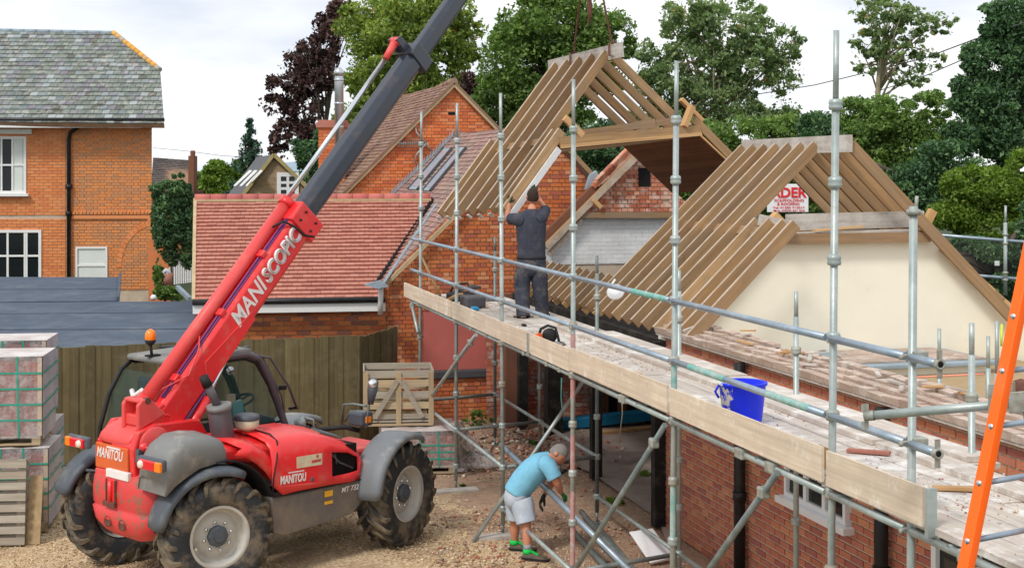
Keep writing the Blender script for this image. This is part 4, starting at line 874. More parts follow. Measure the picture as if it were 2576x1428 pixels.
# open, flanged rail ends
for z, d in ((3.33, 7.9), (2.83, 7.92)):
    p = S(d, 0, z); m = MB(); m.lathe([(.016, -.03), (.016, .0), (.03, .004), (.032, -.03)], p, -A, 14); m.box(p+Z*.055+A*.012, (.012, .03, .05), (A, B, Z)); m.box(p-Z*.055+A*.012, (.012, .03, .05), (A, B, Z)); m.build('tube_end_fitting', 'coupler_steel', sca)
    m = MB(); m.lathe([(0, 0), (.017, 0)], p-A*.002, -A, 14); m.build('tube_bore', 'dark_inside', sca)
for z in (3.33, 2.83, 2.33):       # double couplers on the first standard
    p = S(8.23, 0, z)+V((.025, 0, 0)); m = MB(); m.box(p-Z*.0+B*.03, (.10, .09, .07), (A, B, Z)); m.tube([p-B*.07+Z*.01, p+B*.08+Z*.01], .010, 6); m.tube([p-A*.09-Z*.02, p-A*.02-Z*.02], .012, 6); m.lathe([(0, 0), (.018, 0), (.018, .02), (0, .02)], p-B*.085, B, 6)
    m.build('coupler', 'coupler_steel', sca, bevel=.012)
for d in (12.95, 9.95, 10.45, 7.62, 18.7, 17.9, 16.2, 15.3, 14.85): # board brackets clipped on the ledger
    p = S(d, -.015, 2.335); big = d < 13; m = MB(); m.box(p, (.13 if big else .06, .062, .075 if big else .05), (A, B, Z)); m.build('bracket', 'coupler_steel', sca, bevel=.01)
# boarded deck: individual scaffold boards laid along
rg = random.Random(12)
for k in range(6):
    off = .10+k*.236; dmin = 6.5 if k < 5 else 12.6; d = 23.0-rg.uniform(0, 1.5) if k else 23.2
    first = True
    while d > dmin:
        ln = 3.9 if not first else rg.uniform(1.6, 3.9); first = False; e_ = max(d-ln*.966, 5.6+.1*k)
        zz = 2.392+rg.uniform(-.004, .006)
        o = piece('scaffold_board', 'scaffold_board', sca, S(d, off, zz), S(e_+.015, off, zz+rg.uniform(-.003, .003)), .225, .038); d = e_
for k in range(2):
    for d0, d1 in ((17.8, 14.0), (13.95, 10.1), (10.05, 6.5))[:3 if k == 0 else 2]:
        o = piece('scaffold_board', 'scaffold_board', sca, S(d0-k*.7, .96+k*.30, 2.432), S(d1+.02-k*.7, .97+k*.30, 2.434), .225, .038)
for d in np.arange(6.6, 23, 1.2): tube_part('board_bearer', [S(d, -.02, 2.345), S(d, 1.45, 2.345)], 'galv_dark', .018, seg=8)
# toe boards
cuts = [23.25, 19.8, 17.15, 15.9, 14.45, 11.8, 9.15, 7.98]
for i, (a, b) in enumerate(zip(cuts, cuts[1:])):
    o = piece('toe_board', 'toe_ply', sca, S(a-.03, -.035 if i != 1 else -.03, 2.485+(.02 if b < 12 else 0)), S(b+.03, -.035, 2.485+(.03 if b < 12 else 0)), .02, .225)
m = MB(); p = S(15.95, -.05, 2.47); m.box(p, (.05, .012, .25), (A, B, Z)); m.build('toe_board_clip', 'galv', sca)
m = MB(); p = S(7.95, -.03, 2.50); m.box(p, (.03, .06, .27), (A, B, Z)); m.build('toe_board_clip', 'galv', sca)
# timber sole boards under the bases
for nm, g_, L_ in (('a', ground(1145, 1238), .62), ('b', ground(1262, 1352), .62)):
    o = piece('sole_board', 'timber_top', sca, g_-V((1, .25, 0)).normalized()*L_/2+Z*.02, g_+V((1, .25, 0)).normalized()*L_/2+Z*.03, .2, .038)
# rear scaffold and mesh panels beyond the cream gable
rs = thing('rear_scaffold', 'scaffold rails and dark mesh panels beyond the cream gable at the right edge', 'scaffold', at(2527, 740, 21.5))
for y0, y1, r in ((592, 612, .024), (686, 706, .024)): tube_part('guard_rail', [at(2368, y0, 21.0), at(2720, y1+8, 21.8)], 'galv_blue', r, rs)
o = MB().tube([at(2529, 742, 21.3), at(2529, 560, 21.3)], .028, 10).tube([at(2529, 562, 21.3), at(2530, 517, 21.3)], .019, 8).build('standard', 'galv', rs)
for y_ in (590, 612, 686, 704): m = MB(); m.lathe([(.028, -.02), (.05, 0), (.028, .02)], at(2529, y_, 21.3), Z, 10); m.build('coupler', 'coupler_steel', o)
MB().tube([at(2690, 780, 21.6), at(2690, 520, 21.6)], .028, 8).build('standard', 'galv', rs)
pa, pb, pc_, pd = at(2385, 608, 21.6), at(2521, 612, 21.7), at(2521, 735, 21.7), at(2385, 700, 21.6)
for (a_, b_, x0, x1) in ((2388, 2518, 0, 1), (2536, 2680, 0, 1)):
    m = MB()
    for i in range(34): x = a_+(b_-a_)*i/33; m.tube([at(x, 606, 21.7), at(x, 745, 21.7)], .0035, 4)
    for j in range(8): y = 610+j*18; m.tube([at(a_, y, 21.7), at(b_, y+2, 21.7)], .005, 4)
    m.build('mesh_panel', 'black_paint', rs)
for (x, y) in ((2508, 662), (2497, 733)): MB().box(at(x, y, 21.6), (.07, .02, .07)).build('sign_tag', 'white_board', rs)
# tube stack near the ladder: small standards standing inside the cottage
for px, y0, y1, dd_, lb in ((2363, 990, 826, 15.5, 'thin pale pole standing before the cream gable, left of the tall ones'), (2486, 985, 845, 15.2, 'pale pole before the cream wall, just left of the darker pole by the ladder'), (2508, 1075, 808, 13.2, 'grey pole with a dark tip beside the orange ladder')):
    m = MB(); b = at(px, y0+60, dd_); t = at(px, y1, dd_); m.tube([V((b.x, b.y, 1.6)), b.lerp(t, .6)], .027, 12); m.tube([b.lerp(t, .6), t], .02, 10); o = m.build('scaffold_pole', 'galv'); tag(o, lb, 'pole')
tag(MB().tube([at(2292, 949, 13.5), at(2475, 940, 13.3)], .009, 6).build('string_line', 'string_pink'), 'pink string line stretched in front of the cream wall', 'string')
tag(MB().tube([at(2520, 815, 13.0), at(2519, 870, 13.0)], .010, 6).build('ribbon', m_plain('hi_vis', (.75, .9, .05), .6) and 'hi_vis'), 'yellow ribbon hanging from the dark-tipped pole', 'ribbon')
# ladder gate tube in the right foreground
gt = thing('gate_tube', 'stout horizontal scaffold tube clamped across the orange ladder', 'tube', at(2300, 1040, 7.6))
p, q = at(2176, 1046, 7.75), at(2680, 1004, 7.3); tube_part('tube', [p, q], 'galv', .0245, gt, 16)
dv = (q-p).normalized(); m = MB(); m.lathe([(.017, -.05), (.017, .0), (.027, .004), (.028, -.05)], p, -dv, 14); m.box(p+Z*.045, (.014, .03, .045), (dv, B, Z)); m.box(p-Z*.05, (.014, .03, .045), (dv, B, Z)); m.build('end_fitting', 'coupler_steel', gt)
m = MB(); m.lathe([(0, 0), (.018, 0)], p-dv*.004, -dv, 14); m.build('tube_bore', 'dark_inside', gt)
m = MB(); c_ = at(2520, 1015, 7.42); m.box(c_+Z*.04, (.10, .05, .14), (dv, B, Z)); m.box(c_+dv*.12, (.09, .10, .11), (dv, B, Z)); m.tube([c_-B*.06, c_+B*.1+dv*.05], .012, 8); m.tube([c_+dv*.13-Z*.13, c_+dv*.12+Z*.02], .02, 8); m.build('clamp', 'coupler_steel', gt, bevel=.015)
m = MB(); c_ = at(2548, 985, 7.7); m.lathe([(0, 0), (.06, .01), (.07, .05), (.05, .1), (0, .11)], c_, V((1, -.2, .1)), 14); m.build('clamp_cap', 'rusty', gt)
# orange ladder
ld = thing('orange_ladder', 'orange fibreglass ladder leaning in the right foreground', 'ladder', V((1.29, 6.2, 0)))
l0, l1 = at(2425, 1428, 6.62), at(2586, 640, 7.0); dl = (l1-l0).normalized(); base = l0-dl*(l0.z/dl.z); topp = l1+dl*.5; rgd = V((.85, .52, 0)).normalized()
sidev = rgd.cross(dl).normalized()
for k in (0, 1):
    o_ = rgd*(.52*k); a, b = base+o_, topp+o_
    m = MB(); fx = rgd; m.beam(a, b, .062, .030, up=rgd); m.build('rail', 'orange_grp', ld, bevel=.006)
    m = MB(); s_ = sidev
    for sg_ in (-1, 1): m.beam(a+rgd*(.016)+s_*.03*sg_, b+rgd*(.016)+s_*.03*sg_, .008, .03, up=rgd)
    m.build('rail_flange', 'orange_grp', ld)
rung_ref = (at(2489, 1221, 6.72)-base).dot(dl)
for k in range(-9, 4):
    t_ = rung_ref+k*.275
    if t_ < .1 or t_ > (topp-base).length-.1: continue
    c_ = base+dl*t_; o = MB().tube([c_+rgd*-.02, c_+rgd*.53], .014, 12).build('rung', 'galv_blue', ld)
    m = MB(); m.lathe([(0, .006), (.011, .005), (.016, 0)], c_-rgd*.018, -rgd, 12); m.build('rivet', 'flue_steel', o)
# ------------------------------------------------------------------ things on the deck
# blue tub
bk = thing('blue_tub', 'blue plastic tub spattered with white plaster on the deck', 'bucket', S(11.0, .55, 2.45))
Mt = MM('tub_splash'); p_ = Mt.pos(); nn = Mt.noise(p_, 9, 6, .7); sx_ = Mt.n('ShaderNodeSeparateXYZ'); Mt.l(p_, sx_.inputs[0])
ad = Mt.n('ShaderNodeMath', operation='MULTIPLY_ADD'); Mt.l(sx_.outputs[0], ad.inputs[0]); ad.inputs[1].default_value = -1.0; ad.inputs[2].default_value = 1.80; a2 = Mt.n('ShaderNodeMath', operation='ADD'); Mt.l(ad.outputs[0], a2.inputs[0]); Mt.l(nn, a2.inputs[1])
Mt.fin(Mt.mix(Mt.ramp(a2.outputs[0], [(0, 0, 0), (1, 1, 1)], [.60, .63]), (.008, .03, .80), (.75, .73, .68)), .45)
bc = at(1866, 1085, 10.35); bz = 2.452
bc = V((1.83, 11.3, 2.42))
m = MB(); m.lathe([(0, 0), (.15, 0), (.155, .02), (.185, .29), (.198, .295), (.198, .315), (.178, .315), (.145, .03), (0, .03)], bc, Z, 32); m.build('tub', 'tub_splash', bk)
m = MB(); m.tube([bc+V((-.18, 0, .30)), bc+V((-.22, -.03, .24)), bc+V((-.19, -.02, .19))], .01, 6); m.build('handle', 'blue_tub', bk)
# circular saw
sw = thing('circular_saw', 'orange and black power saw lying on the deck beside the toe board', 'saw', at(1380, 830, 16.4)); c_ = at(1378, 838, 16.4); c_.z = 2.42
m = MB(); m.box(c_+Z*.02, (.26, .14, .012), (V((1, -.2, 0)).normalized(), B, Z)); m.build('base', 'flue_steel', sw)
m = MB(); m.lathe([(0, -.02), (.085, -.02), (.09, 0), (.085, .02), (0, .02)], c_+V((.02, .0, .09)), V((.2, -1, 0)), 20); m.build('blade_guard', 'black_rubber', sw)
m = MB(); m.lathe([(0, 0), (.045, 0), (.045, .12), (.03, .13), (0, .13)], c_+V((-.07, -.02, .09)), V((-.9, -.2, -.25)), 14); m.build('motor', m_plain('saw_orange', (.85, .13, .02), .5) and 'saw_orange', sw)
m = MB(); m.tube([c_+V((-.1, 0, .10)), c_+V((-.08, 0, .17)), c_+V((.0, 0, .21)), c_+V((.09, 0, .18)), c_+V((.12, 0, .07)), c_+V((.13, 0, .02))], .017, 8); m.build('handle', 'black_rubber', sw)
m = MB(); m.tube([c_+V((.13, 0, .03)), c_+V((.2, -.1, .005)), c_+V((.15, -.25, .005)), c_+V((.05, -.3, .005))], .006, 6); m.build('cable', 'black_rubber', sw)
# tool bag and level
tb_ = thing('tool_bag', 'dark open tool bag on the far end of the deck', 'bag', at(1090, 735, 22.3)); c_ = S(21.7, .55, 2.42)
m = MB(); m.box(c_+Z*.07, (.42, .26, .14), (V((1, -.3, 0)).normalized(), V((.3, 1, 0)).normalized(), Z)); m.build('bag', 'black_rubber', tb_, bevel=.04)
m = MB(); m.tube([c_+V((-.16, 0, .14)), c_+V((-.1, 0, .26)), c_+V((.1, 0, .27)), c_+V((.16, -.05, .14))], .016, 8); m.build('handle', 'black_rubber', tb_)
m = MB(); m.beam(c_+V((-.1, .05, .15)), c_+V((.22, -.05, .23)), .05, .05); m.beam(c_+V((.0, .0, .18)), c_+V((.3, .1, .2)), .07, .05); m.build('tools', 'slate_flat', tb_, bevel=.01)
tb2 = tag(MB().box(S(20.75, .5, 2.5), (.44, .3, .16), (A, B, Z)).build('tool_case', 'slate_flat', bevel=.03), 'dark grey tool case beside the open tool bag on the deck', 'case')
tag(MB().box(S(20.3, .42, 2.44), (.16, .1, .05), (A, B, Z)).build('blue_cloth', 'blue_beam', bevel=.015), 'small blue cloth on the deck in front of the tool case', 'cloth')
tag(piece('plank', 'timber_cut', None, S(21.2, .12, 2.43), S(20.7, .3, 2.62), .1, .02), 'short plank propped against the toe board near the tool bag', 'plank')
tag(MB().box(S(18.2, .55, 2.425), (.1, .05, .03), (A, B, Z)).build('hand_tool', 'black_rubber', bevel=.008), 'small black tool lying on the deck left of the standing man', 'tool')
tag(MB().tube([at(1060, 645, 22.2), at(1108, 745, 21.9)], .02, 6).build('timber_strut', 'timber'), 'thin timber strip leaning beside the tool bag', 'timber strip')
hh_ = at(1548, 726, 15.2); m = MB(); m.lathe([(.0, .06), (.05, .055), (.075, .03), (.085, 0), (.098, -.01), (.09, -.012), (.075, 0)], hh_-Z*.03, V((-.2, -.75, .55)), 20)
tag(m.build('reel', 'white_board'), 'white round plastic reel hung on the inner pole by the rafter feet', 'reel')
MB().tube([hh_+V((0, .02, .1)), hh_+V((-.07, .0, .0)), hh_+V((-.02, -.02, -.1))], .012, 6).build('cable_loop', 'white_board')
bpy.data.objects['cable_loop']['label'] = 'loop of white cable at the white round reel'; bpy.data.objects['cable_loop']['category'] = 'cable'
# bark slab and offcuts
bp = S(9.42, .13, 2.415)
tag(MB().prism([bp+V((-.05, .06, .0)), bp+V((-.04, .1, .14)), bp+V((.05, .06, .10)), bp+V((.16, -.06, .0)), bp+V((.05, -.02, .0))], V((.01, .04, .015))).build('bark_slab', m_plain('bark', (.33, .18, .06), .9, 0, .5, 14, .6) and 'bark', bevel=.006), 'curled brown bark slab leaning by the second scaffold pole', 'bark')
for i, (px, py, ln, an, mt, lb) in enumerate([(2400, 1187+40, .26, .2, 'timber_cut', 'splintered timber offcut at the right end of the deck'), (2185, 1135, .3, .5, 'tile_red', 'long red tile shard on the deck near the bark slab'), (1600, 940, .16, 1.2, 'timber_cut', 'small timber block on the deck inner edge below the rafter feet'), (1340, 795, .3, .3, 'timber_top', 'flat offcut beside the feet of the standing man'), (1420, 815, .22, .9, 'timber_cut', 'short offcut on the deck just right of the saw')]):
    p = hit(px, py, V((0, 0, 2.43)), Z); dv = V((math.cos(an), -math.sin(an), .02))*ln/2; o = piece('offcut', mt, None, p-dv, p+dv, .06, .022); tag(o, lb, 'offcut')
# loose debris on the boards
def reg_deck(rn, n):
    d = rn.uniform(6.5, 22.8, n); off = rn.uniform(.05, 1.36, n)**1.0; B_ = np.array([B.x, B.y]); x = 4.497-.2678*d+B_[0]*off; y = d+B_[1]*off
    k = np.sin(d*2.1+off*3)+np.sin(d*.9)+rn.normal(0, .6, n) > .3; return x[k], y[k]
dbr = stones('debris', 4200, reg_deck, .015, 'debris_mix' if 'debris_mix' in MATS else 'rubble_mix', seed=21); 
for v_ in dbr.data.vertices: v_.co.z += 2.413
Mw = MM('dust'); Mw.fin(Mw.ramp(Mw.rnd(), [(.62, .52, .42), (.4, .2, .15), (.7, .66, .6), (.5, .35, .22), (.52, .2, .15)], const=True), .9)
dbr.data.materials.clear(); dbr.data.materials.append(MATS['dust'])
# ground tubes, white board
tubes = [(ground(1462, 1296, .05), ground(1608, 1470, .05), 'steel tube lying on the ground, leftmost of the bundle behind the bent man'), (ground(1500, 1330, .05), ground(1640, 1500, .05), 'steel tube lying on the ground in the middle of the bundle'), (ground(1435, 1338, .05), ground(1560, 1475, .05), 'short steel tube end lying lowest in the bundle')]
for a, b, lb in tubes: tag(MB().tube([a+Z*.05, b+Z*.05], .035, 12).build('steel_tube', 'galv_dark'), lb, 'tube')
ct = MB().tube([at(1262, 1118, 17.55), at(1585, 1435, 14.6)], .034, 14).build('steel_tube', 'galv_blue'); tag(ct, 'long steel pole lifted at an angle by the bent man in the blue shirt', 'tube')
ct = MB().tube([at(1300, 1150, 17.6), at(1575, 1432, 15.1)], .034, 14).build('steel_tube', 'galv_dark'); tag(ct, 'second steel pole just under the one the bent man lifts', 'tube')
p = ground(1625, 1412); m = MB(); m.prism([p+V((-.18, .16, .30)), p+V((.10, .24, .32)), p+V((.30, -.16, .10)), p+V((.02, -.26, .06))], V((.01, .03, -.03))); tag(m.build('white_board', 'white_board', bevel=.005), 'white board lying in the rubble at the foot of the scaffold', 'board')
gl = at(1412, 1195, 17.3)
tag(MB().tube([at(1400, 1190, 17.0), at(1412, 1186, 17.0), at(1424, 1182, 17.05)], [.03, .035, .02], 8).build('pipe_end', 'black_rubber'), 'black open pipe end poking out behind the bent man', 'pipe')
# ------------------------------------------------------------------ red telehandler (local frame: x forward, y left, z up)
def m_paint(name, c, dirt, damt=.5, rough=.38, ns=3, pos=(.52, .66), coat=.3):
    M = MM(name); p = M.pos(); f = M.ramp(M.noise(p, ns, 8, .72), [(0, 0, 0), (damt,)*3], list(pos))
    v = M.mix(M.ramp(M.noise(p, 1.7, 3), [(0, 0, 0), (1, 1, 1)], [.3, .7]), tuple(x*.88 for x in c), c)
    k = M.mix(f, v, dirt); M.fin(k, M.ramp(f, [(rough,)*3, (.8,)*3]), 0, .5); M.b.inputs['Coat Weight'].default_value = coat; M.b.inputs['Coat Roughness'].default_value = .25; return M.m
m_paint('red_paint', (.84, .024, .028), (.50, .16, .11), .45, .36, ns=5)
m_paint('red_faded', (.80, .075, .07), (.62, .2, .15), .4, .5, coat=.1)
m_paint('red_scuffed', (.74, .055, .055), (.20, .14, .09), .85, .5, ns=9, pos=(.54, .60), coat=.1)
m_paint('orange_panel', (.72, .12, .02), (.4, .10, .04), .4, .5)
m_paint('grey_plastic', (.20, .205, .20), (.40, .36, .29), .75, .6, coat=0)
m_paint('guard_grey', (.17, .185, .20), (.36, .36, .32), .6, .55, coat=0); m_paint('dark_plastic', (.075, .09, .11), (.20, .20, .18), .65, .55, coat=0)
m_paint('skirt_grey', (.14, .13, .125), (.26, .2, .145), .8, .6, ns=2.5, pos=(.4, .65), coat=0)
m_paint('cab_grey', (.105, .09, .10), (.2, .19, .18), .35, .4, coat=.2)
m_paint('boom_black', (.018, .026, .045), (.10, .06, .05), .35, .28, ns=4, coat=.5)
m_plain('chrome', (.75, .78, .8), .18, .95, .1, 3); m_plain('cream_plastic', (.62, .54, .38), .5, 0, .1, 5)
m_plain('lamp_red', (.75, .01, .02), .2, 0, .1, 4, spec=.6); m_plain('lamp_amber', (.95, .24, .01), .2, 0, .1, 4, spec=.6); m_plain('lamp_white', (.8, .72, .6), .2, 0, .1, 4)
m_plain('hose_purple', (.16, .06, .22), .5, 0, .2, 6); m_plain('decal_white', (.82, .78, .76), .5, 0, .12, 12); m_plain('decal_cream', (.74, .68, .48), .6, 0, .2, 9, dirt=(.75, .3, .2), damt=.7)
m_plain('decal_yellow', (.85, .45, .04), .6, 0, .1, 6); m_plain('seat_dark', (.03, .03, .035), .8, 0, .2, 5); m_plain('teal_plastic', (.18, .48, .45), .5, 0, .2, 5)
# tyres: mud dried on rubber
Mty = MM('tyre_rubber'); p = Mty.pos(); f = Mty.ramp(Mty.noise(p, 3.4, 7, .68), [(0, 0, 0), (.75, .75, .75)], [.47, .62])
c = Mty.mix(f, (.030, .032, .036), (.21, .165, .11)); Mty.bump(Mty.noise(p, 20, 5, .7), .3, .01); Mty.fin(c, .8)
m_plain('tyre_lug_rubber', (.036, .037, .04), .75, 0, .3, 6, dirt=(.26, .205, .13), damt=.7, dpos=(.40, .58))
m_paint('rim_grey', (.52, .50, .45), (.34, .30, .24), .55, .5, coat=0)
HEAD = math.atan2(.744, .669); TO = V((-3.797, 15.526, 0))
TM = Matrix.Translation(TO) @ Matrix.Rotation(HEAD, 4, 'Z')
te = thing('telehandler', 'red telescopic handler with its black boom raised over the site, lifting the roof section', 'telehandler', TO); te.matrix_basis = TM; WM.pop(te.name, None)
def tb(m, name, mat, parent=None, **k): return m.build(name, mat, parent if parent else te, mw=TM, **k)
X3, Y3 = V((1, 0, 0)), V((0, 1, 0))
def wheel(cx, cy, steer, outer, label=None):
    c = V((cx, cy, .605)); st = R(steer); ax = V((-math.sin(st), math.cos(st), 0))*outer      # pointing outwards
    fw = V((math.cos(st), math.sin(st), 0)); w = link('wheel', None, None, te); w.matrix_basis = TM; w.name = 'wheel'
    RR, rw, hw = .60, .335, .20
    m = MB(); prof = [(rw-.02, -hw*.80), (rw, -hw*.92), (rw+.04, -hw*1.0), (.47, -hw*1.06), (.535, -hw*1.0), (.56, -hw*.86), (.572, -hw*.4), (.576, 0), (.572, hw*.4), (.56, hw*.86), (.535, hw*1.0), (.47, hw*1.06), (rw+.04, hw*1.0), (rw, hw*.92), (rw-.02, hw*.8)]
    m.lathe(prof, c, ax, 56); tb(m, 'tyre', 'tyre_rubber', w)
    m = MB(); nl = 19
    for k in range(nl):
        for sd_ in (-1, 1):
            rows = []
            a0 = 2*math.pi*(k+(.5 if sd_ > 0 else 0))/nl
            def pt(a, r_, h_): return c+(fw*math.cos(a)+Z*math.sin(a))*r_+ax*h_
            sweep = .36
            sec = [(0.0, sd_*hw*-.08, .607), (sweep*.45, sd_*hw*.45, .609), (sweep*.85, sd_*hw*.86, .603), (sweep*1.05, sd_*hw*1.05, .575), (sweep*1.18, sd_*hw*1.10, .50), (sweep*1.22, sd_*hw*1.06, .47)]
            wd2 = .055
            rr_ = []
            for (da, h_, ro) in sec:
                ri = .565 if ro > .59 else ro-.05 if ro > .52 else ro-.045
                t_ = wd2 if ro > .55 else wd2*.75
                hi = h_ if ro > .59 else h_-sd_*.018
                q = a0+da*(1)
                rr_.append([pt(q-t_, ri, hi), pt(q-t_*.8, ro, h_), pt(q+t_*.8, ro, h_), pt(q+t_, ri, hi)])
            m.grid(rr_, smooth=False); m.add(rr_[0], [(0, 1, 2, 3)]); m.add(rr_[-1], [(3, 2, 1, 0)])
    tb(m, 'tread_lug', 'tyre_lug_rubber', w, kind='stuff')
    m = MB(); m.lathe([(rw-.035, hw*.86), (rw+.012, hw*.90), (rw+.015, hw*.84), (rw-.03, hw*.74), (rw-.045, hw*.5), (rw-.06, hw*.30), (rw-.075, hw*.22), (rw-.10, hw*.26), (.19, hw*.42), (.15, hw*.44), (0, hw*.44)], c, ax, 44); rim = tb(m, 'rim', 'rim_grey', w)
    m = MB(); m.lathe([(rw-.03, -hw*.86), (rw-.045, -hw*.5), (rw-.06, hw*.3)], c, ax, 30); tb(m, 'rim_barrel', 'rim_grey', w)
    m = MB(); m.lathe([(.115, hw*.44), (.115, hw*.62), (.095, hw*.72), (.06, hw*.74), (.055, hw*.82), (0, hw*.82)], c, ax, 8, smooth=False)
    tb(m, 'hub', 'dark_plastic', w)
    m = MB()
    for k in range(8):
        a = 2*math.pi*k/8+.2; m.lathe([(0, .03), (.017, .03), (.017, 0)], c+ax*hw*.43+(fw*math.cos(a)+Z*math.sin(a))*.15, ax, 6)
    tb(m, 'wheel_nut', 'chrome', w)
    m = MB(); a = 3.5; m.tube([c+ax*hw*.3+(fw*math.cos(a)+Z*math.sin(a))*.262, c+ax*hw*.75+(fw*math.cos(a)+Z*math.sin(a))*.268], .014, 8); tb(m, 'valve', 'chrome', w)
wheel(0, -.90, -15, -1); wheel(2.62, -.90, 13, -1); wheel(0, .90, -15, 1); wheel(2.62, .90, 13, 1)
# chassis and axles
m = MB(); m.box((1.3, 0, .62), (3.2, .62, .42)); tb(m, 'chassis', 'black_paint', bevel=.03)
for x in (0, 2.62): m = MB(); m.tube([V((x, -.82, .6)), V((x, .82, .6))], .11, 12); m.box((x, 0, .6), (.3, .5, .34)); tb(m, 'axle', 'black_paint')
# counterweight: one rounded casting with recess, tow pin and two sockets
m = MB(); prof = []
rows = []
for (z, hw_, xo) in ((.50, .34, -.46), (.56, .46, -.53), (.66, .56, -.585), (.80, .605, -.60), (.815, .59, -.575), (.84, .60, -.59), (1.0, .60, -.60), (1.13, .575, -.59), (1.19, .53, -.56), (1.215, .46, -.50)):
    row = []; n = 12
    for k in range(n+1):
        t = k/n; y = -hw_+2*hw_*t; e_ = abs(2*t-1); bx = xo + .18*max(0, (e_-.72)/.28)**2
        row.append(V((bx, y, z)))
    row = [V((-.12, -hw_*1.0, z))]+row+[V((-.12, hw_, z))]; rows.append(row)
m.grid(rows); m.add(rows[-1], [tuple(range(len(rows[-1])))]); m.add(rows[0], [tuple(range(len(rows[0])))])
cw = tb(m, 'counterweight', 'red_scuffed', bevel=0)
m = MB(); m.box((-.598, .10, 1.0), (.02, .19, .27)); tb(m, 'tow_recess', 'red_paint', cw, bevel=.01)
m = MB(); m.box((-.60, .165, 1.0), (.05, .02, .27)); m.box((-.60, .0, 1.0), (.05, .02, .27)); m.box((-.612, .10, .87), (.05, .22, .06)); tb(m, 'tow_jaw', 'rusty', cw, bevel=.01)
m = MB(); m.tube([V((-.615, .09, .88)), V((-.615, .09, 1.12))], .028, 10); tb(m, 'tow_pin', 'red_paint', cw)
for y in (.17, -.10): m = MB(); m.lathe([(0, 0), (.05, 0), (.06, .012), (.062, 0)], V((-.588, y, .67)), V((-1, 0, 0)), 14); tb(m, 'socket', 'rusty', cw)
m = MB(); m.box((-.575, -.01, 1.19), (.05, .42, .09), (X3, Y3, Z)); tb(m, 'number_plate', 'decal_white', bevel=.008)
# rear frame tower with orange name panel
m = MB(); m.prism([V((-.54, .47, 1.15)), V((-.54, .47, 1.50)), V((-.40, .42, 1.72)), V((.35, .42, 1.72)), V((.9, .42, 1.0)), V((.9, .42, .8)), V((-.1, .42, .8))], V((0, -.09, 0))); tb(m, 'frame_plate', 'red_paint', bevel=.015, fixn=True)
m = MB(); m.prism([V((-.54, -.17, 1.10)), V((-.56, -.17, 1.48)), V((-.50, -.17, 1.66)), V((-.30, -.17, 1.72)), V((.28, -.17, 1.70)), V((.40, -.17, 1.5)), V((.2, -.17, .8)), V((-.1, -.17, .7))], V((0, -.10, 0))); tb(m, 'frame_plate', 'red_paint', bevel=.02, fixn=True)
m = MB(); m.box((-.52, .15, 1.345), (.09, .62, .27)); tb(m, 'rear_panel', 'orange_panel', bevel=.012)
m = MB(); m.box((-.53, .14, 1.155), (.10, .60, .10)); tb(m, 'rear_strip', 'red_faded', bevel=.012)
UY = TM.to_3x3() @ V((0, -1, 0))
def tp(x, y, z): return TM @ V((x, y, z))
def tl_(s, x, y, z, u, w_, width, height, mat='decal_white', **k): return lettering(s, te, mat, tp(x, y, z), TM.to_3x3() @ V(u), TM.to_3x3() @ V(w_), width, height, name='lettering', **k)
tl_('MANITOU', -.568, .42, 1.33, (0, -1, 0), (0, 0, 1), .50, .11, shear=.25, bold=.01)
m = MB(); m.box((-.568, .10, 1.455), (.004, .26, .018)); tb(m, 'underline', 'decal_white')
# sloping rear cover with lifting lug
m = MB(); rows = [[V((-.565, .48, 1.49)), V((-.575, .15, 1.49)), V((-.565, -.20, 1.49))], [V((-.55, .44, 1.60)), V((-.56, .15, 1.61)), V((-.54, -.20, 1.58))], [V((-.45, .38, 1.70)), V((-.45, .13, 1.72)), V((-.44, -.18, 1.68))], [V((-.18, .26, 1.80)), V((-.18, .10, 1.84)), V((-.18, -.16, 1.80))], [V((.1, .24, 1.95)), V((.1, .1, 2.0)), V((.1, -.16, 1.95))]]
m.grid(rows); tb(m, 'rear_cover', 'red_faded', solid=.05, subs=1)
m = MB()
for y in (.04, -.23): m.prism([V((-.48, y, 1.66)), V((-.48, y, 1.93)), V((-.43, y, 1.99)), V((-.33, y, 1.99)), V((-.12, y, 1.80))], V((0, .055, 0)))
m.box((-.42, -.07, 1.97), (.09, .28, .04)); m.box((-.42, -.07, 1.76), (.06, .28, .12)); tb(m, 'cylinder_bracket', 'red_faded', bevel=.018, fixn=True)
m = MB(); m.tube([V((-.36, -.24, 1.97)), V((-.36, -.18, 1.97))], .035, 14); tb(m, 'pin', 'rusty')
m = MB(); m.lathe([(0, .06), (.17, .055), (.20, .03), (.205, -.05)], V((-.30, -.235, 1.50)), V((0, -1, 0)), 28); tb(m, 'pivot_boss', 'red_faded')
m = MB(); m.lathe([(0, .055), (.045, .05), (.055, .0)], V((-.46, -.30, 1.50)), V((0, -1, 0)), 14); m.lathe([(0, .03), (.02, .03), (.02, 0)], V((-.46, -.35, 1.50)), V((0, -1, 0)), 6); tb(m, 'pivot_pin', 'red_paint')
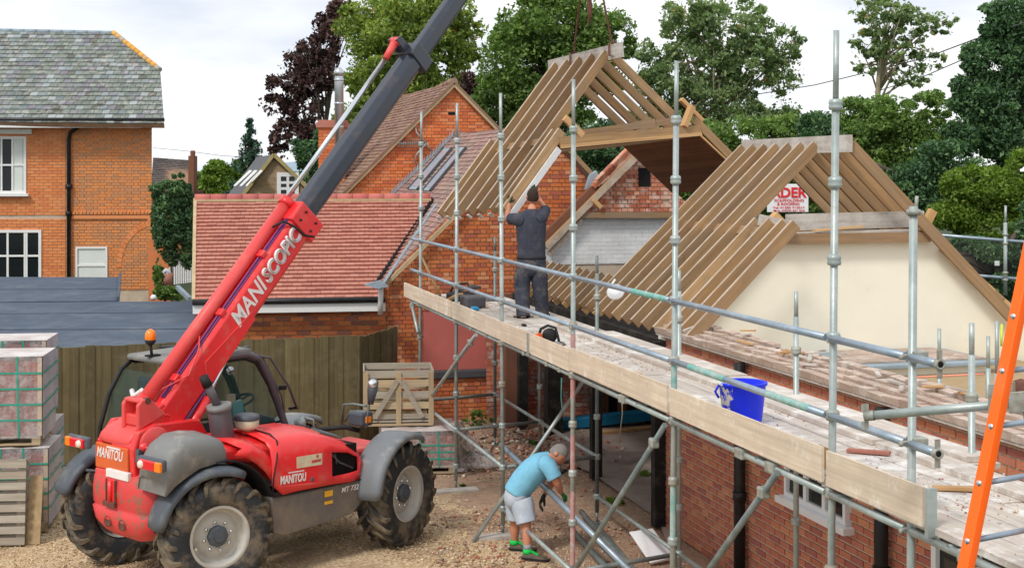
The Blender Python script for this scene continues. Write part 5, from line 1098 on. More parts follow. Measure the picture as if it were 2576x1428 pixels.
# boom: u along, v above the lower edge
aB = R(47.8)
def uv(u, v, y): return V((.71+u*math.cos(aB)-v*math.sin(aB), y, 2.3+u*math.sin(aB)+v*math.cos(aB)))
UB = V((math.cos(aB), 0, math.sin(aB))); VB = V((-math.sin(aB), 0, math.cos(aB)))
def boombox(name, mat, u0, u1, v0, v1, y0, y1, ch=.045, dv=0.0, parent=None, bevel=.012):
    sec = [(v0+ch, y0), (v0, y0+ch), (v0, y1-ch), (v0+ch, y1), (v1-ch, y1), (v1, y1-ch), (v1, y0+ch), (v1-ch, y0)]
    m = MB(); a = [uv(u0, v, y) for v, y in sec]; b = [uv(u1, v+dv, y) for v, y in sec]; n = len(sec)
    m.add(a+b, [tuple(range(n))[::-1], tuple(range(n, 2*n))]+[(i, (i+1) % n, n+(i+1) % n, n+i) for i in range(n)]); return tb(m, name, mat, parent, bevel=bevel, fixn=True)
bm_ = boombox('boom_outer', 'red_paint', -1.30, 1.93, 0.0, .375, -.20, .17)
m = MB(); m.prism([uv(-1.62, .02, -.195), uv(-1.52, -.10, -.195), uv(-1.15, -.10, -.195), uv(-.85, .0, -.195), uv(-.85, .37, -.195), uv(-1.05, .46, -.195), uv(-1.45, .40, -.195)], V((0, .36, 0))); tb(m, 'boom_heel', 'red_paint', bm_, bevel=.02, fixn=True)
m = MB(); m.prism([uv(-.33, .10, -.206), uv(-.22, .235, -.206), uv(.60, .10, -.206), uv(.56, .005, -.206), uv(-.32, .002, -.206)], V((0, .01, 0))) 
tb(m, 'wear_plate', 'red_paint', bm_, bevel=.004, fixn=True)
m = MB(); m.beam(uv(-.33, .10, -.209), uv(-.22, .238, -.209), .008, .012, up=Y3); m.beam(uv(-.22, .238, -.209), uv(.60, .105, -.209), .008, .012, up=Y3); tb(m, 'weld_edge', 'red_faded', bm_)
for u, v, r_ in ((-.98, .22, .072), (-1.22, .16, .042)): m = MB(); m.lathe([(r_*.72, -.004), (r_*.8, .012), (r_, .012), (r_*1.05, 0)], uv(u, v, -.198), V((0, -1, 0)), 24); tb(m, 'boss_ring', 'red_paint', bm_)
m = MB(); m.tube([uv(-.95, .47, .0), uv(1.93, .43, .0)], .076, 22); tb(m, 'compensation_cylinder', 'red_faded', bm_)
m = MB(); m.tube([uv(1.90, .43, .0), uv(1.99, .43, .0)], .095, 22); m.tube([uv(-.99, .47, .0), uv(-.88, .47, .0)], .088, 20); tb(m, 'cylinder_collar', 'red_paint', bm_)
m = MB(); m.tube([uv(1.95, .45, .03), uv(4.40, .44, .03)], .030, 16); tb(m, 'chrome_rod', 'chrome', bm_)
m = MB(); m.tube([uv(4.36, .44, .03), uv(4.62, .46, .03)], [.04, .052], 14); m.lathe([(0, -.07), (.055, -.07), (.055, .07), (0, .07)], uv(4.66, .46, .03), Y3, 14); tb(m, 'rod_end', 'red_faded', bm_)
# tubes clipped along the top
m = MB(); m.tube([uv(-.80, .39, -.12), uv(.2, .395, -.12), uv(1.2, .39, -.12), uv(1.86, .385, -.12)], .012, 8); m.tube([uv(-.80, .385, -.155), uv(1.86, .38, -.155)], .009, 8); tb(m, 'hydraulic_pipe', 'hose_purple', bm_)
for u in (-.55, .35, 1.2): m = MB(); m.box(uv(u, .40, -.14), (.09, .10, .05), (UB, Y3, VB)); tb(m, 'pipe_clip', 'red_paint', bm_, bevel=.01)
m = MB(); m.tube([uv(-.75, .47, -.16), uv(-.45, .33, -.225), uv(-.15, .40, -.20), uv(-.02, .45, -.14)], .008, 6); tb(m, 'cable', 'red_faded', bm_)
m = MB(); m.tube([uv(1.55, .46, -.1), uv(1.66, .44, -.19), uv(1.70, .30, -.23), uv(1.72, .12, -.235), uv(1.80, -.0, -.22), uv(1.84, -.03, -.2)], .014, 8); tb(m, 'hose', 'black_rubber', bm_)
boombox('boom_collar', 'red_paint', 1.74, 2.01, -.045, .40, -.225, .195, ch=.02, parent=bm_)
for u in (1.82, 1.94):
    for v in (.08, .28): m = MB(); m.lathe([(0, .012), (.017, .012), (.017, 0)], uv(u, v, -.227), V((0, -1, 0)), 6); tb(m, 'bolt', 'black_rubber', bm_)
b2 = boombox('boom_middle', 'boom_black', 1.9, 4.68, .035, .325, -.155, .125, ch=.07, dv=-.05)
boombox('boom_collar', 'boom_black', 4.60, 4.80, -.06, .30, -.175, .145, ch=.015, parent=b2)
m = MB(); m.prism([uv(4.62, .28, -.05), uv(4.74, .28, -.05), uv(4.72, .50, -.05), uv(4.62, .52, -.05)], V((0, .03, 0))); m.prism([uv(4.62, .28, .09), uv(4.74, .28, .09), uv(4.72, .50, .09), uv(4.62, .52, .09)], V((0, .03, 0))); tb(m, 'rod_lug', 'boom_black', b2, bevel=.006)
boombox('boom_inner', 'boom_black', 4.7, 9.55, -.02, .235, -.125, .095, ch=.06, dv=-.03)
m = MB(); m.beam(uv(9.5, .06, -.1), uv(9.6, -.5, -.1), .12, .24, up=Y3); m.box(uv(9.55, .05, -.01), (.2, .3, .3), (UB, Y3, VB)); tb(m, 'boom_head', 'boom_black', bevel=.02)
tipw = tp(*uv(9.6, -.3, 0)); m = MB(); m.tube([tipw, hk+Z*1.15], .02, 8); o = m.build('hoist_link', 'rusty', te)
# lettering on the boom
tbU, tbV = TM.to_3x3() @ UB, TM.to_3x3() @ VB
lettering('MANI', te, 'decal_white', TM @ uv(.36, .115, -.2045), tbU, tbV, .60, .20, shear=.2, bold=.02)
lettering('SCOPIC', te, 'decal_white', TM @ uv(.98, .125, -.2045), tbU, tbV, .73, .185, outline=.006, shear=.15)
# lift cylinder
m = MB(); m.tube([V((.12, -.17, 1.46)), V((.44, -.17, 1.90))], .060, 18); tb(m, 'lift_cylinder', 'red_paint')
m = MB(); m.tube([V((.42, -.17, 1.87)), V((.70, -.15, 2.28))], .026, 14); tb(m, 'lift_rod', 'chrome')
m = MB(); m.tube([V((.05, -.2, 1.5)), V((.1, -.22, 1.66)), V((.16, -.2, 1.6))], .016, 8); m.box((.11, -.24, 1.62), (.1, .05, .06)); tb(m, 'valve_block', 'cream_plastic', bevel=.01)
m = MB(); m.tube([V((.02, -.18, 1.56)), V((.28, -.19, 1.84)), V((.52, -.17, 2.10))], .014, 8); tb(m, 'hose', 'hose_purple')
# engine hood on the right side
xs_ = [.66, .8, 1.0, 1.25, 1.5, 1.75, 1.92, 2.0, 2.03]
def hood_row(x, z0):
    zt = 1.50-.02*(x-.6) if x < 1.2 else 1.49-.28*((x-1.2)/.83)**1.6
    yo = 1.03-(.10*((x-1.75)/.28)**2 if x > 1.75 else 0)
    return [V((x, -yo, z0)), V((x, -yo, max(.985, z0+.04))), V((x, -yo+.005, min(zt-.13, 1.255))), V((x, -yo+.04, zt-.10)), V((x, -yo+.12, zt-.03)), V((x, -yo+.26, zt)), V((x, -.55, zt+.03)), V((x, -.34, zt+.035)), V((x, -.30, zt-.02)), V((x, -.30, z0))]
zb = [1.02, .90, .91, .905, .90, .885, .88, .90, 1.0]
rows = [hood_row(x, z) for x, z in zip(xs_, zb)]
# leave the side opening out of the skin
m = MB(); nrow = len(rows[0])
vv = [p for q in rows for p in q]; fs = []
for i in range(len(rows)-1):
    for j in range(nrow-1):
        if xs_[i] >= 1.5 and xs_[i+1] <= 1.93 and j in (1,): continue
        fs.append((i*nrow+j, i*nrow+j+1, (i+1)*nrow+j+1, (i+1)*nrow+j))
m.add(vv, fs, 0, True); m.add(rows[-1], [tuple(range(nrow))], 0, False)
hood = tb(m, 'engine_hood', 'red_paint', solid=.018)
hz0 = [(hood_row(x, z)[1].z, hood_row(x, z)[2].z) for x, z in zip(xs_, zb)]
m = MB(); m.box((1.72, -.80, 1.12), (.46, .30, .34)); tb(m, 'engine_bay', 'dark_inside')
m = MB(); m.tube([V((1.55, -.99, 1.22)), V((1.65, -.985, 1.12)), V((1.86, -.985, 1.02))], .012, 6); m.tube([V((1.6, -.98, 1.24)), V((1.62, -.98, 1.1))], .01, 6); tb(m, 'engine_pipe', 'dark_plastic')
m = MB(); m.add([V((1.55, -.62, 1.475)), V((1.50, -.84, 1.455)), V((1.86, -.80, 1.335)), V((1.90, -.62, 1.345))], [(0, 1, 2, 3)]); tb(m, 'vent_grille', 'skirt_grey', solid=.012)
m = MB()
for i in range(9): t_ = (i+.5)/9; m.beam(V((1.55, -.62, 1.482)).lerp(V((1.90, -.62, 1.352)), t_), V((1.50, -.84, 1.462)).lerp(V((1.86, -.80, 1.342)), t_), .01, .008)
tb(m, 'grille_slats', 'dark_plastic')
m = MB(); m.tube([V((.74, -1.035, 1.0)), V((1.2, -1.04, .955)), V((1.95, -1.0, .935))], .014, 8); tb(m, 'hood_lip', 'red_faded')
# front part of the hood over the rear wheel: quarter arch panel
rows = []
for k in range(9):
    a = R(8+k*11.5); cx_, cz_ = 0.0, .62; ro, ri = .80, .72
    x_, z_ = cx_+math.cos(a)*ro, cz_+math.sin(a)*ro*1.02
    x2 = max(.30+k*.03, .2); rows.append([V((x_, -1.02, z_)), V((x_+.10-.006*k, -1.03, z_+.05)), V((max(x_+.12, .5) if k < 4 else x_+.11, -1.0, min(z_+.12, 1.48))), V((x_+.06, -.80, min(z_+.22, 1.53))), V((x_+.06, -.3, min(z_+.24, 1.54)))])
rows = rows[2:7]
m = MB(); m.grid(rows); tb(m, 'arch_panel', 'red_paint', solid=.02)
m = MB()
q = []
for k in range(9): a = R(2+k*11.5); q.append([V((math.cos(a)*.735, -.62, .62+math.sin(a)*.735)), V((math.cos(a)*.745, -1.0, .62+math.sin(a)*.745))])
m.grid(q); tb(m, 'wheel_arch_liner', 'black_rubber', solid=.02)
# rear hood shoulder where the pre-cleaner sits
m = MB(); m.prism([V((.15, -.35, 1.50)), V((.15, -.86, 1.48)), V((.72, -.92, 1.44)), V((.95, -.9, 1.42)), V((.95, -.35, 1.52))], V((0, 0, -.18))); tb(m, 'hood_shoulder', 'red_paint', bevel=.05, fixn=True)
m = MB(); m.tube([V((.80, -.56, 1.545)), V((.83, -.78, 1.525)), V((.80, -.95, 1.47)), V((.72, -1.045, 1.30)), V((.665, -1.055, 1.10)), V((.655, -1.05, .92))], .009, 6); tb(m, 'panel_gap', 'black_rubber')
# grey skirt below
m = MB(); m.prism([V((.66, -1.02, .885)), V((.70, -1.02, .49)), V((.86, -1.02, .44)), V((1.86, -1.0, .50)), V((2.0, -1.0, .62)), V((2.0, -1.0, .87))], V((0, .22, 0))); tb(m, 'side_skirt', 'skirt_grey', bevel=.02, fixn=True)
m = MB(); m.beam(V((.68, -1.03, .892)), V((2.0, -1.01, .878)), .02, .014); tb(m, 'seam', 'black_rubber')
tl_('MANITOU', .76, -1.054, 1.015, (1, 0, -.03), (0, 0, 1), .36, .095, bold=.03, shear=.1)
m = MB(); m.box((.98, -1.054, 1.125), (.22, .003, .012), (V((1, 0, -.03)).normalized(), Y3, Z)); tb(m, 'underline', 'decal_white')
m = MB(); m.box((1.17, -1.050, 1.215), (.36, .004, .125), (V((1, 0, -.03)).normalized(), Y3, Z)); tb(m, 'hire_sticker', 'decal_cream')
m = MB(); m.box((1.265, -1.054, 1.20), (.13, .002, .03)); m.box((1.28, -1.054, 1.25), (.03, .002, .03)); tb(m, 'sticker_print', 'red_scuffed')
m = MB(); m.box((1.47, -1.022, .80), (.12, .004, .065)); m.box((1.47, -1.022, .70), (.12, .004, .035)); tb(m, 'warning_sticker', 'decal_yellow')
lettering('MT 732', te, 'decal_white', tp(1.66, -1.024, .775), TM.to_3x3() @ V((1, .013, 0)), TM.to_3x3() @ Z, .26, .06, shear=.2, bold=.01)
m = MB(); m.lathe([(0, -.004), (.035, .0), (.045, .012), (.055, .0)], V((1.27, -1.03, 1.075)), V((0, -1, 0)), 18); tb(m, 'hood_latch', 'red_paint')
m = MB(); m.box((1.21, -1.05, 1.005), (.035, .02, .05)); tb(m, 'catch', 'dark_plastic', bevel=.006)
# big grey plastic intake cover behind the hood, with light bracket
rows = []
for (x, zt, zb_, yo) in ((-.66, 1.26, 1.12, -.98), (-.62, 1.46, 1.15, -.98), (-.54, 1.58, 1.21, -.98), (-.42, 1.645, 1.27, -.98), (-.25, 1.65, 1.34, -.98), (-.05, 1.62, 1.36, -.98), (.06, 1.57, 1.34, -.97), (.10, 1.50, 1.32, -.95)):
    rows.append([V((x, yo, zb_)), V((x, yo, zt-.09)), V((x, yo+.02, zt-.03)), V((x, yo+.08, zt)), V((x, -.62, zt+.02)), V((x+.02, -.52, zt-.02)), V((x+.03, -.48, zb_))])
m = MB(); m.grid(rows); m.add(rows[0], [tuple(range(7))]); m.add(rows[-1], [tuple(range(7))]); tb(m, 'intake_cover', 'grey_plastic', solid=.02)
m = MB(); m.box((-.48, -.78, 1.30), (.18, .26, .24)); tb(m, 'cover_hollow_shade', 'dark_plastic', bevel=.05)  # block filling the hollow under the cover, its shade put into the dark colour
# mudguards
def guard(cx, yc, a0, a1, w_, mat, st=0, rr=.70, thick=.03):
    rows = []; n = 14
    for k in range(n+1):
        a = R(a0+(a1-a0)*k/n); r_ = rr+.02*math.sin(math.pi*k/n); fl_ = .03
        f_ = V((math.cos(R(st)), math.sin(R(st)), 0)); s_ = V((-math.sin(R(st)), math.cos(R(st)), 0))
        P = lambda y, rad: V((cx, yc, .605))+f_*math.cos(a)*rad+Z*math.sin(a)*rad+s_*y
        e_ = w_/2*(1 if 0 < k < n else .8)
        rows.append([P(-e_, r_-.07), P(-e_*.98, r_-.02), P(-e_*.8, r_+.005), P(-e_*.3, r_+.012), P(e_*.3, r_+.012), P(e_*.8, r_+.005), P(e_, r_-.04)])
    m = MB(); m.grid(rows); return tb(m, 'mudguard', mat, solid=thick)
guard(0, -.93, 66, 168, .40, 'dark_plastic', -15); guard(0, .93, 66, 160, .42, 'dark_plastic', -15)
guard(2.62, -.93, 60, 176, .42, 'guard_grey', 13); guard(2.62, .93, 60, 170, .42, 'guard_grey', 13)
m = MB(); m.tube([V((-.30, .55, 1.1)), V((-.5, .75, 1.12))], .014, 6); m.tube([V((1.95, -.85, .7)), V((2.25, -.75, .4))], .03, 8); tb(m, 'stay', 'dark_plastic')
# rear lights on arms
for (y0, y1, s_) in ((.46, .90, 1), (-.70, -1.17, -1)):
    yc = (y0+y1)/2; xL = -.62 if s_ > 0 else -.78; m = MB(); m.box((xL, yc, 1.465), (.07, abs(y1-y0)*.94, .125)); hb = tb(m, 'rear_light', 'dark_plastic', bevel=.025)
    m = MB(); m.box((xL-.045, yc-.02*s_, 1.455), (.04, abs(y1-y0)*.60, .10)); tb(m, 'red_lens', 'lamp_red', hb, bevel=.015)
    m = MB(); m.box((xL-.045, y1-.065*s_, 1.455), (.04, .10, .10)); tb(m, 'amber_lens', 'lamp_amber', hb, bevel=.012)
    m = MB(); m.lathe([(0, .025), (.035, .022), (.042, 0)], V((xL-.065, y0+.13*s_, 1.455)), V((-1, 0, 0)), 14); tb(m, 'reversing_lens', 'lamp_white', hb)
m = MB(); m.tube([V((-.50, -.27, 1.42)), V((-.58, -.40, 1.40)), V((-.76, -.80, 1.42))], .022, 8); m.box((-.5, -.3, 1.42), (.08, .06, .14)); tb(m, 'light_arm', 'dark_plastic')
# silencer, stack and air pre-cleaner
m = MB(); m.tube([V((.40, -.52, 1.50)), V((.34, -.52, 1.84))], .125, 26); m.tube([V((.342, -.52, 1.83)), V((.335, -.52, 1.875))], [.13, .10], 26); tb(m, 'silencer', 'cab_grey', bevel=.01)
m = MB(); m.tube([V((.345, -.53, 1.82)), V((.335, -.53, 1.88))], .134, 24); tb(m, 'silencer_band', 'grey_plastic')
m = MB(); m.tube([V((.33, -.52, 1.86)), V((.20, -.50, 2.12))], .048, 14); tb(m, 'exhaust_stack', 'cab_grey'); m = MB(); m.tube([V((.215, -.50, 2.09)), V((.16, -.49, 2.20))], [.056, .05], 14); tb(m, 'stack_tip', 'black_rubber')
m = MB(); m.lathe([(.05, -.06), (.06, -.02), (.125, 0), (.13, .02), (.135, .095), (.125, .10)], V((.72, -.52, 1.575)), Z, 26); tb(m, 'pre_cleaner_bowl', 'cream_plastic')
m = MB(); m.lathe([(.138, .09), (.142, .10), (.138, .14), (.10, .155), (0, .16)], V((.72, -.52, 1.575)), Z, 26); tb(m, 'pre_cleaner_cap', 'dark_plastic')
# cab on the left
cy0, cy1 = .22, 1.05
side = [(-.05, 1.10), (-.14, 1.50), (-.02, 1.88), (.14, 2.14), (.30, 2.24), (1.28, 2.27), (1.46, 2.20), (1.64, 1.9), (1.80, 1.50), (1.86, 1.36), (1.86, .75), (.2, .75)]
def cabpt(k, y): return V((side[k][0], y, side[k][1]))
for y in (cy0, cy1):
    pts = [cabpt(k, y) for k in (0, 1, 2, 3, 4, 5, 6, 7, 8, 9, 10)]
    thick = .045 if y == cy0 else .03
    m = MB(); m.tube([cabpt(4, y), cabpt(5, y), cabpt(6, y), cabpt(7, y), cabpt(8, y), cabpt(9, y), cabpt(10, y)], thick, 10); tb(m, 'cab_pillar', 'cab_grey')
    m = MB(); m.tube([cabpt(0, y), cabpt(1, y), cabpt(2, y), cabpt(3, y), cabpt(4, y)], .026, 10); tb(m, 'rear_frame', 'black_rubber')
m = MB(); m.tube([cabpt(1, cy1)+V((0, 0, -.2)), cabpt(1, cy1), cabpt(2, cy1)], .026, 8); tb(m, 'rear_frame', 'black_rubber')
m = MB(); m.prism([V((.22, cy0-.03, 2.235)), V((.22, cy1+.03, 2.235)), V((1.34, cy1+.03, 2.27)), V((1.34, cy0-.03, 2.27))], V((0, 0, .07))); tb(m, 'cab_roof', 'grey_plastic', bevel=.03, fixn=True)
m = MB(); m.prism([V((.8, cy0+.05, 2.33)), V((.8, cy1-.1, 2.33)), V((1.2, cy1-.1, 2.34)), V((1.2, cy0+.05, 2.34))], V((0, 0, .02))); m.box((.95, .5, 2.37), (.12, .12, .06)); m.box((1.34, .3, 2.33), (.05, .08, .05)); tb(m, 'roof_hatch', 'dark_plastic', bevel=.02)
for y, s_ in ((cy0+.01, 1), (cy1-.01, -1)):
    for poly in (((.16, 1.42), (-.08, 1.5), (0.0, 1.86), (.16, 2.12), (.30, 2.20), (.62, 2.21), (.50, 1.42)), ((.54, 1.42), (.66, 2.21), (1.26, 2.22), (1.42, 2.16), (1.60, 1.88), (1.80, 1.42))):
        m = MB(); m.prism([V((x, y, z)) for x, z in poly], V((0, .006*s_, 0))); tb(m, 'window_pane', 'cab_glass')
    # rubber surround
    m = MB(); m.tube([V((x, y-.004*s_, z)) for x, z in ((.3, 2.20), (1.26, 2.215), (1.42, 2.155), (1.60, 1.88), (1.80, 1.42), (.55, 1.40))], .016, 6); tb(m, 'window_seal', 'black_rubber')
m = MB(); m.add([V((-.10, cy0, 1.5)), V((-.10, cy1, 1.5)), V((0.0, cy1, 1.88)), V((0.0, cy0, 1.88)), V((.16, cy1, 2.14)), V((.16, cy0, 2.14))], [(0, 1, 2, 3), (3, 2, 4, 5)]); tb(m, 'rear_pane', 'cab_glass')
m = MB(); m.add([V((1.84, cy0, 1.4)), V((1.84, cy1, 1.4)), V((1.64, cy1, 1.9)), V((1.64, cy0, 1.9)), V((1.46, cy1, 2.2)), V((1.46, cy0, 2.2))], [(0, 1, 2, 3), (3, 2, 4, 5)]); tb(m, 'windscreen', 'cab_glass')
m = MB(); m.prism([V((x, cy0+.0, z)) for x, z in ((-.05, .8), (-.1, 1.38), (1.86, 1.38), (1.86, .75))], V((0, .05, 0))); m.prism([V((x, cy1-.05, z)) for x, z in ((-.05, .8), (-.1, 1.42), (1.86, 1.36), (1.86, .75))], V((0, .05, 0)))
m.box((.9, .63, .95), (1.9, .8, .06)); m.box((-.05, .63, 1.2), (.05, .8, .6)); tb(m, 'cab_body', 'cab_grey', bevel=.01, fixn=True)
m = MB(); m.tube([V((1.44, cy1-.03, 2.2)), V((1.66, cy1-.03, 1.86)), V((1.84, cy1-.02, 1.40))], .05, 8); tb(m, 'door_pillar', 'black_rubber')
m = MB(); m.box((.45, .66, 1.28), (.5, .5, .14)); m.box((.24, .66, 1.62), (.13, .48, .62), (V((1, 0, -.15)).normalized(), Y3, V((.15, 0, 1)).normalized())); m.box((.2, .66, 2.0), (.09, .26, .16)); tb(m, 'seat', 'seat_dark', bevel=.05)
m = MB(); ring = [V((1.38, .50, 1.68))+V((.35, 0, -.94)).cross(Y3).normalized()*0+(V((.94, 0, .35)).normalized()*math.cos(a)+Y3*math.sin(a))*.185 for a in np.linspace(0, 2*math.pi, 21)]; m.tube(ring, .016, 8, caps=False); m.tube([V((1.38, .50, 1.68)), V((1.52, .50, 1.3))], .035, 8); m.tube([ring[0], ring[10]], .012, 6); tb(m, 'steering_wheel', 'blue_beam' if False else 'black_rubber')
m = MB(); m.prism([V((1.3, .3, 1.2)), V((1.78, .3, 1.2)), V((1.78, .3, 1.46)), V((1.45, .3, 1.56))], V((0, .7, 0))); tb(m, 'dashboard', 'dark_plastic', bevel=.03, fixn=True)
m = MB(); m.box((1.24, .34, 1.60), (.16, .05, .24), (V((1, 0, .2)).normalized(), Y3, V((-.2, 0, 1)).normalized())); tb(m, 'paper_folder', 'teal_plastic', bevel=.01); m = MB(); m.box((1.16, .36, 1.75), (.11, .04, .10)); tb(m, 'cardboard', 'cream_plastic')
m = MB(); m.lathe([(0, .05), (.04, .03), (.05, 0)], V((1.50, .82, 2.00)), V((-.6, -.8, .1)), 12); tb(m, 'dome_mirror', 'chrome')
m = MB(); m.box((.06, .55, 1.72), (.05, .3, .34), (V((1, 0, .2)).normalized(), Y3, V((-.2, 0, 1)).normalized())); tb(m, 'blue_jacket', 'blue_beam', bevel=.03)
m = MB(); m.tube([V((.0, .62, 1.95)), V((-.06, .50, 1.90)), V((-.02, .40, 1.98)), V((.03, .34, 1.9))], .03, 8); m.tube([V((-.05, .6, 1.82)), V((-.08, .48, 1.78)), V((-.02, .38, 1.84))], .028, 8); tb(m, 'white_glove', 'decal_white')
m = MB(); m.tube([V((-.03, .42, 1.88)), V((-.01, .3, 1.80))], .035, 8); tb(m, 'orange_handle', 'lamp_amber')
# beacon
m = MB(); m.tube([V((.26, .62, 2.30)), V((.24, .62, 2.46))], .017, 8); m.box((.27, .62, 2.32), (.16, .08, .02)); m.lathe([(.02, -.04), (.06, 0), (.062, .03), (0, .03)], V((.24, .62, 2.47)), Z, 16); bc_ = tb(m, 'beacon', 'black_rubber')
m = MB(); m.lathe([(.060, 0), (.063, .03), (.058, .07), (.04, .105), (.015, .118), (0, .12)], V((.24, .62, 2.50)), Z, 20); tb(m, 'beacon_lens', 'lamp_amber', bc_)
# front guard bars, work lamp, mirror and headlamps
m = MB(); m.tube([V((1.42, cy0-.02, 2.24)), V((1.60, cy0-.04, 2.20)), V((1.86, cy0-.05, 1.85)), V((2.00, cy0-.05, 1.55))], .015, 8); m.tube([V((1.40, cy0+.02, 2.28)), V((1.52, cy0-.01, 2.2)), V((1.78, cy0-.03, 1.72)), V((1.86, cy0, 1.45))], .010, 6); tb(m, 'guard_bar', 'cab_grey')
m = MB(); m.box((1.78, cy0-.05, 1.83), (.08, .05, .05)); m.box((1.95, cy0-.02, 1.56), (.10, .03, .03)); tb(m, 'bracket', 'black_rubber')
m = MB(); m.lathe([(0, -.05), (.06, -.03), (.085, .04), (.08, .06), (0, .055)], V((1.98, .12, 1.38)), V((.9, -.2, .1)), 16); tb(m, 'work_lamp', 'galv'); m = MB(); m.tube([V((2.0, .12, 1.46)), V((2.12, .02, 1.42)), V((2.12, .0, 1.3))], .016, 8); tb(m, 'lamp_bracket', 'galv')
m = MB(); m.tube([V((2.40, -.62, 1.36)), V((2.44, -.64, 1.80))], .014, 8); m.tube([V((2.40, -.62, 1.62)), V((2.40, -.40, 1.62)), V((2.38, -.24, 1.60)), V((2.36, -.22, 1.36))], .014, 8); m.tube([V((2.40, -.62, 1.55)), V((2.40, -.34, 1.53)), V((2.36, -.28, 1.4))], .012, 8); tb(m, 'mirror_bracket', 'galv_dark')
m = MB(); m.tube([V((2.44, -.65, 1.64)), V((2.46, -.66, 1.80)), V((2.48, -.66, 1.90)), V((2.48, -.66, 1.95))], [.035, .062, .062, .03], 14); mr = tb(m, 'mirror', 'dark_plastic'); m = MB(); m.lathe([(0, .02), (.05, .015), (.055, 0)], V((2.44, -.69, 1.89)), V((-.5, -.8, .3)), 14); tb(m, 'mirror_glass', 'chrome', mr)
m = MB(); m.box((2.44, -.655, 1.67), (.05, .05, .05)); tb(m, 'mirror_reflector', 'lamp_red')
m = MB(); m.box((2.42, -.50, 1.46), (.20, .24, .17)); hl = tb(m, 'headlamp', 'dark_plastic', bevel=.03); m = MB(); m.box((2.43, -.625, 1.455), (.09, .02, .08)); tb(m, 'indicator', 'lamp_amber', hl, bevel=.01)
m = MB(); m.box((2.46, -.1, 1.02), (.9, .7, .14)); tb(m, 'front_cover', 'red_faded', bevel=.04)
m = MB(); m.tube([V((1.95, -.05, 1.25)), V((2.1, -.12, 1.32)), V((2.35, -.3, 1.34)), V((2.45, -.45, 1.3))], .03, 8); tb(m, 'front_hose', 'black_rubber')
# ------------------------------------------------------------------ wrapped brick packs
m_masonry('paver', [(.42, .12, .085), (.48, .15, .11), (.38, .1, .075), (.50, .19, .14)], dirt=(.5, .34, .28), dirt_amt=.4)
M = MM('shrink_wrap'); pp = M.pos(); w_ = M.noise(pp, 4, 6, .7); M.fin((.66, .62, .62), .22, 0, .5); M.bump(M.noise(pp, 16, 5, .65), .9, .03); M.l(M.ramp(w_, [(.24,)*3, (.66,)*3], [.40, .64]), M.b.inputs['Alpha'])
M = MM('wrap_lilac'); pp = M.pos(); M.fin(M.mix(M.ramp(M.noise(pp, 2.2, 4), [(0, 0, 0), (1, 1, 1)], [.4, .6]), (.40, .39, .47), (.55, .50, .53)), .3, 0, .5); M.bump(M.noise(M.pos(False), 9, 5, .7), .8, .03); M.b.inputs['Alpha'].default_value = .93
M = MM('wrap_top'); pp = M.pos(); M.fin(M.mix(M.ramp(M.noise(pp, 3, 5), [(0, 0, 0), (1, 1, 1)], [.4, .6]), (.56, .48, .45), (.74, .70, .68)), .3, 0, .5); M.bump(M.noise(pp, 10, 5, .7), .7, .03)
M = MM('torn_film'); pp = M.pos(); M.fin(M.mix(M.ramp(M.noise(pp, 6, 5), [(0, 0, 0), (1, 1, 1)], [.4, .6]), (.42, .38, .38), (.74, .70, .70)), .3, 0, .5); M.bump(M.noise(pp, 12, 6, .75), 1, .06); M.l(M.ramp(M.noise(pp, 7, 5, .7), [(.25,)*3, (.95,)*3], [.4, .6]), M.b.inputs['Alpha'])
m_plain('strap_green', (.03, .36, .26), .45, 0, .15, 12); m_plain('card_edge', (.60, .48, .36), .8, 0, .2, 10)
def crumple(me, amp, seed=1):
    rn = random.Random(seed)
    for v in me.vertices: v.co += V((rn.uniform(-amp, amp), rn.uniform(-amp, amp), rn.uniform(-amp, amp)))
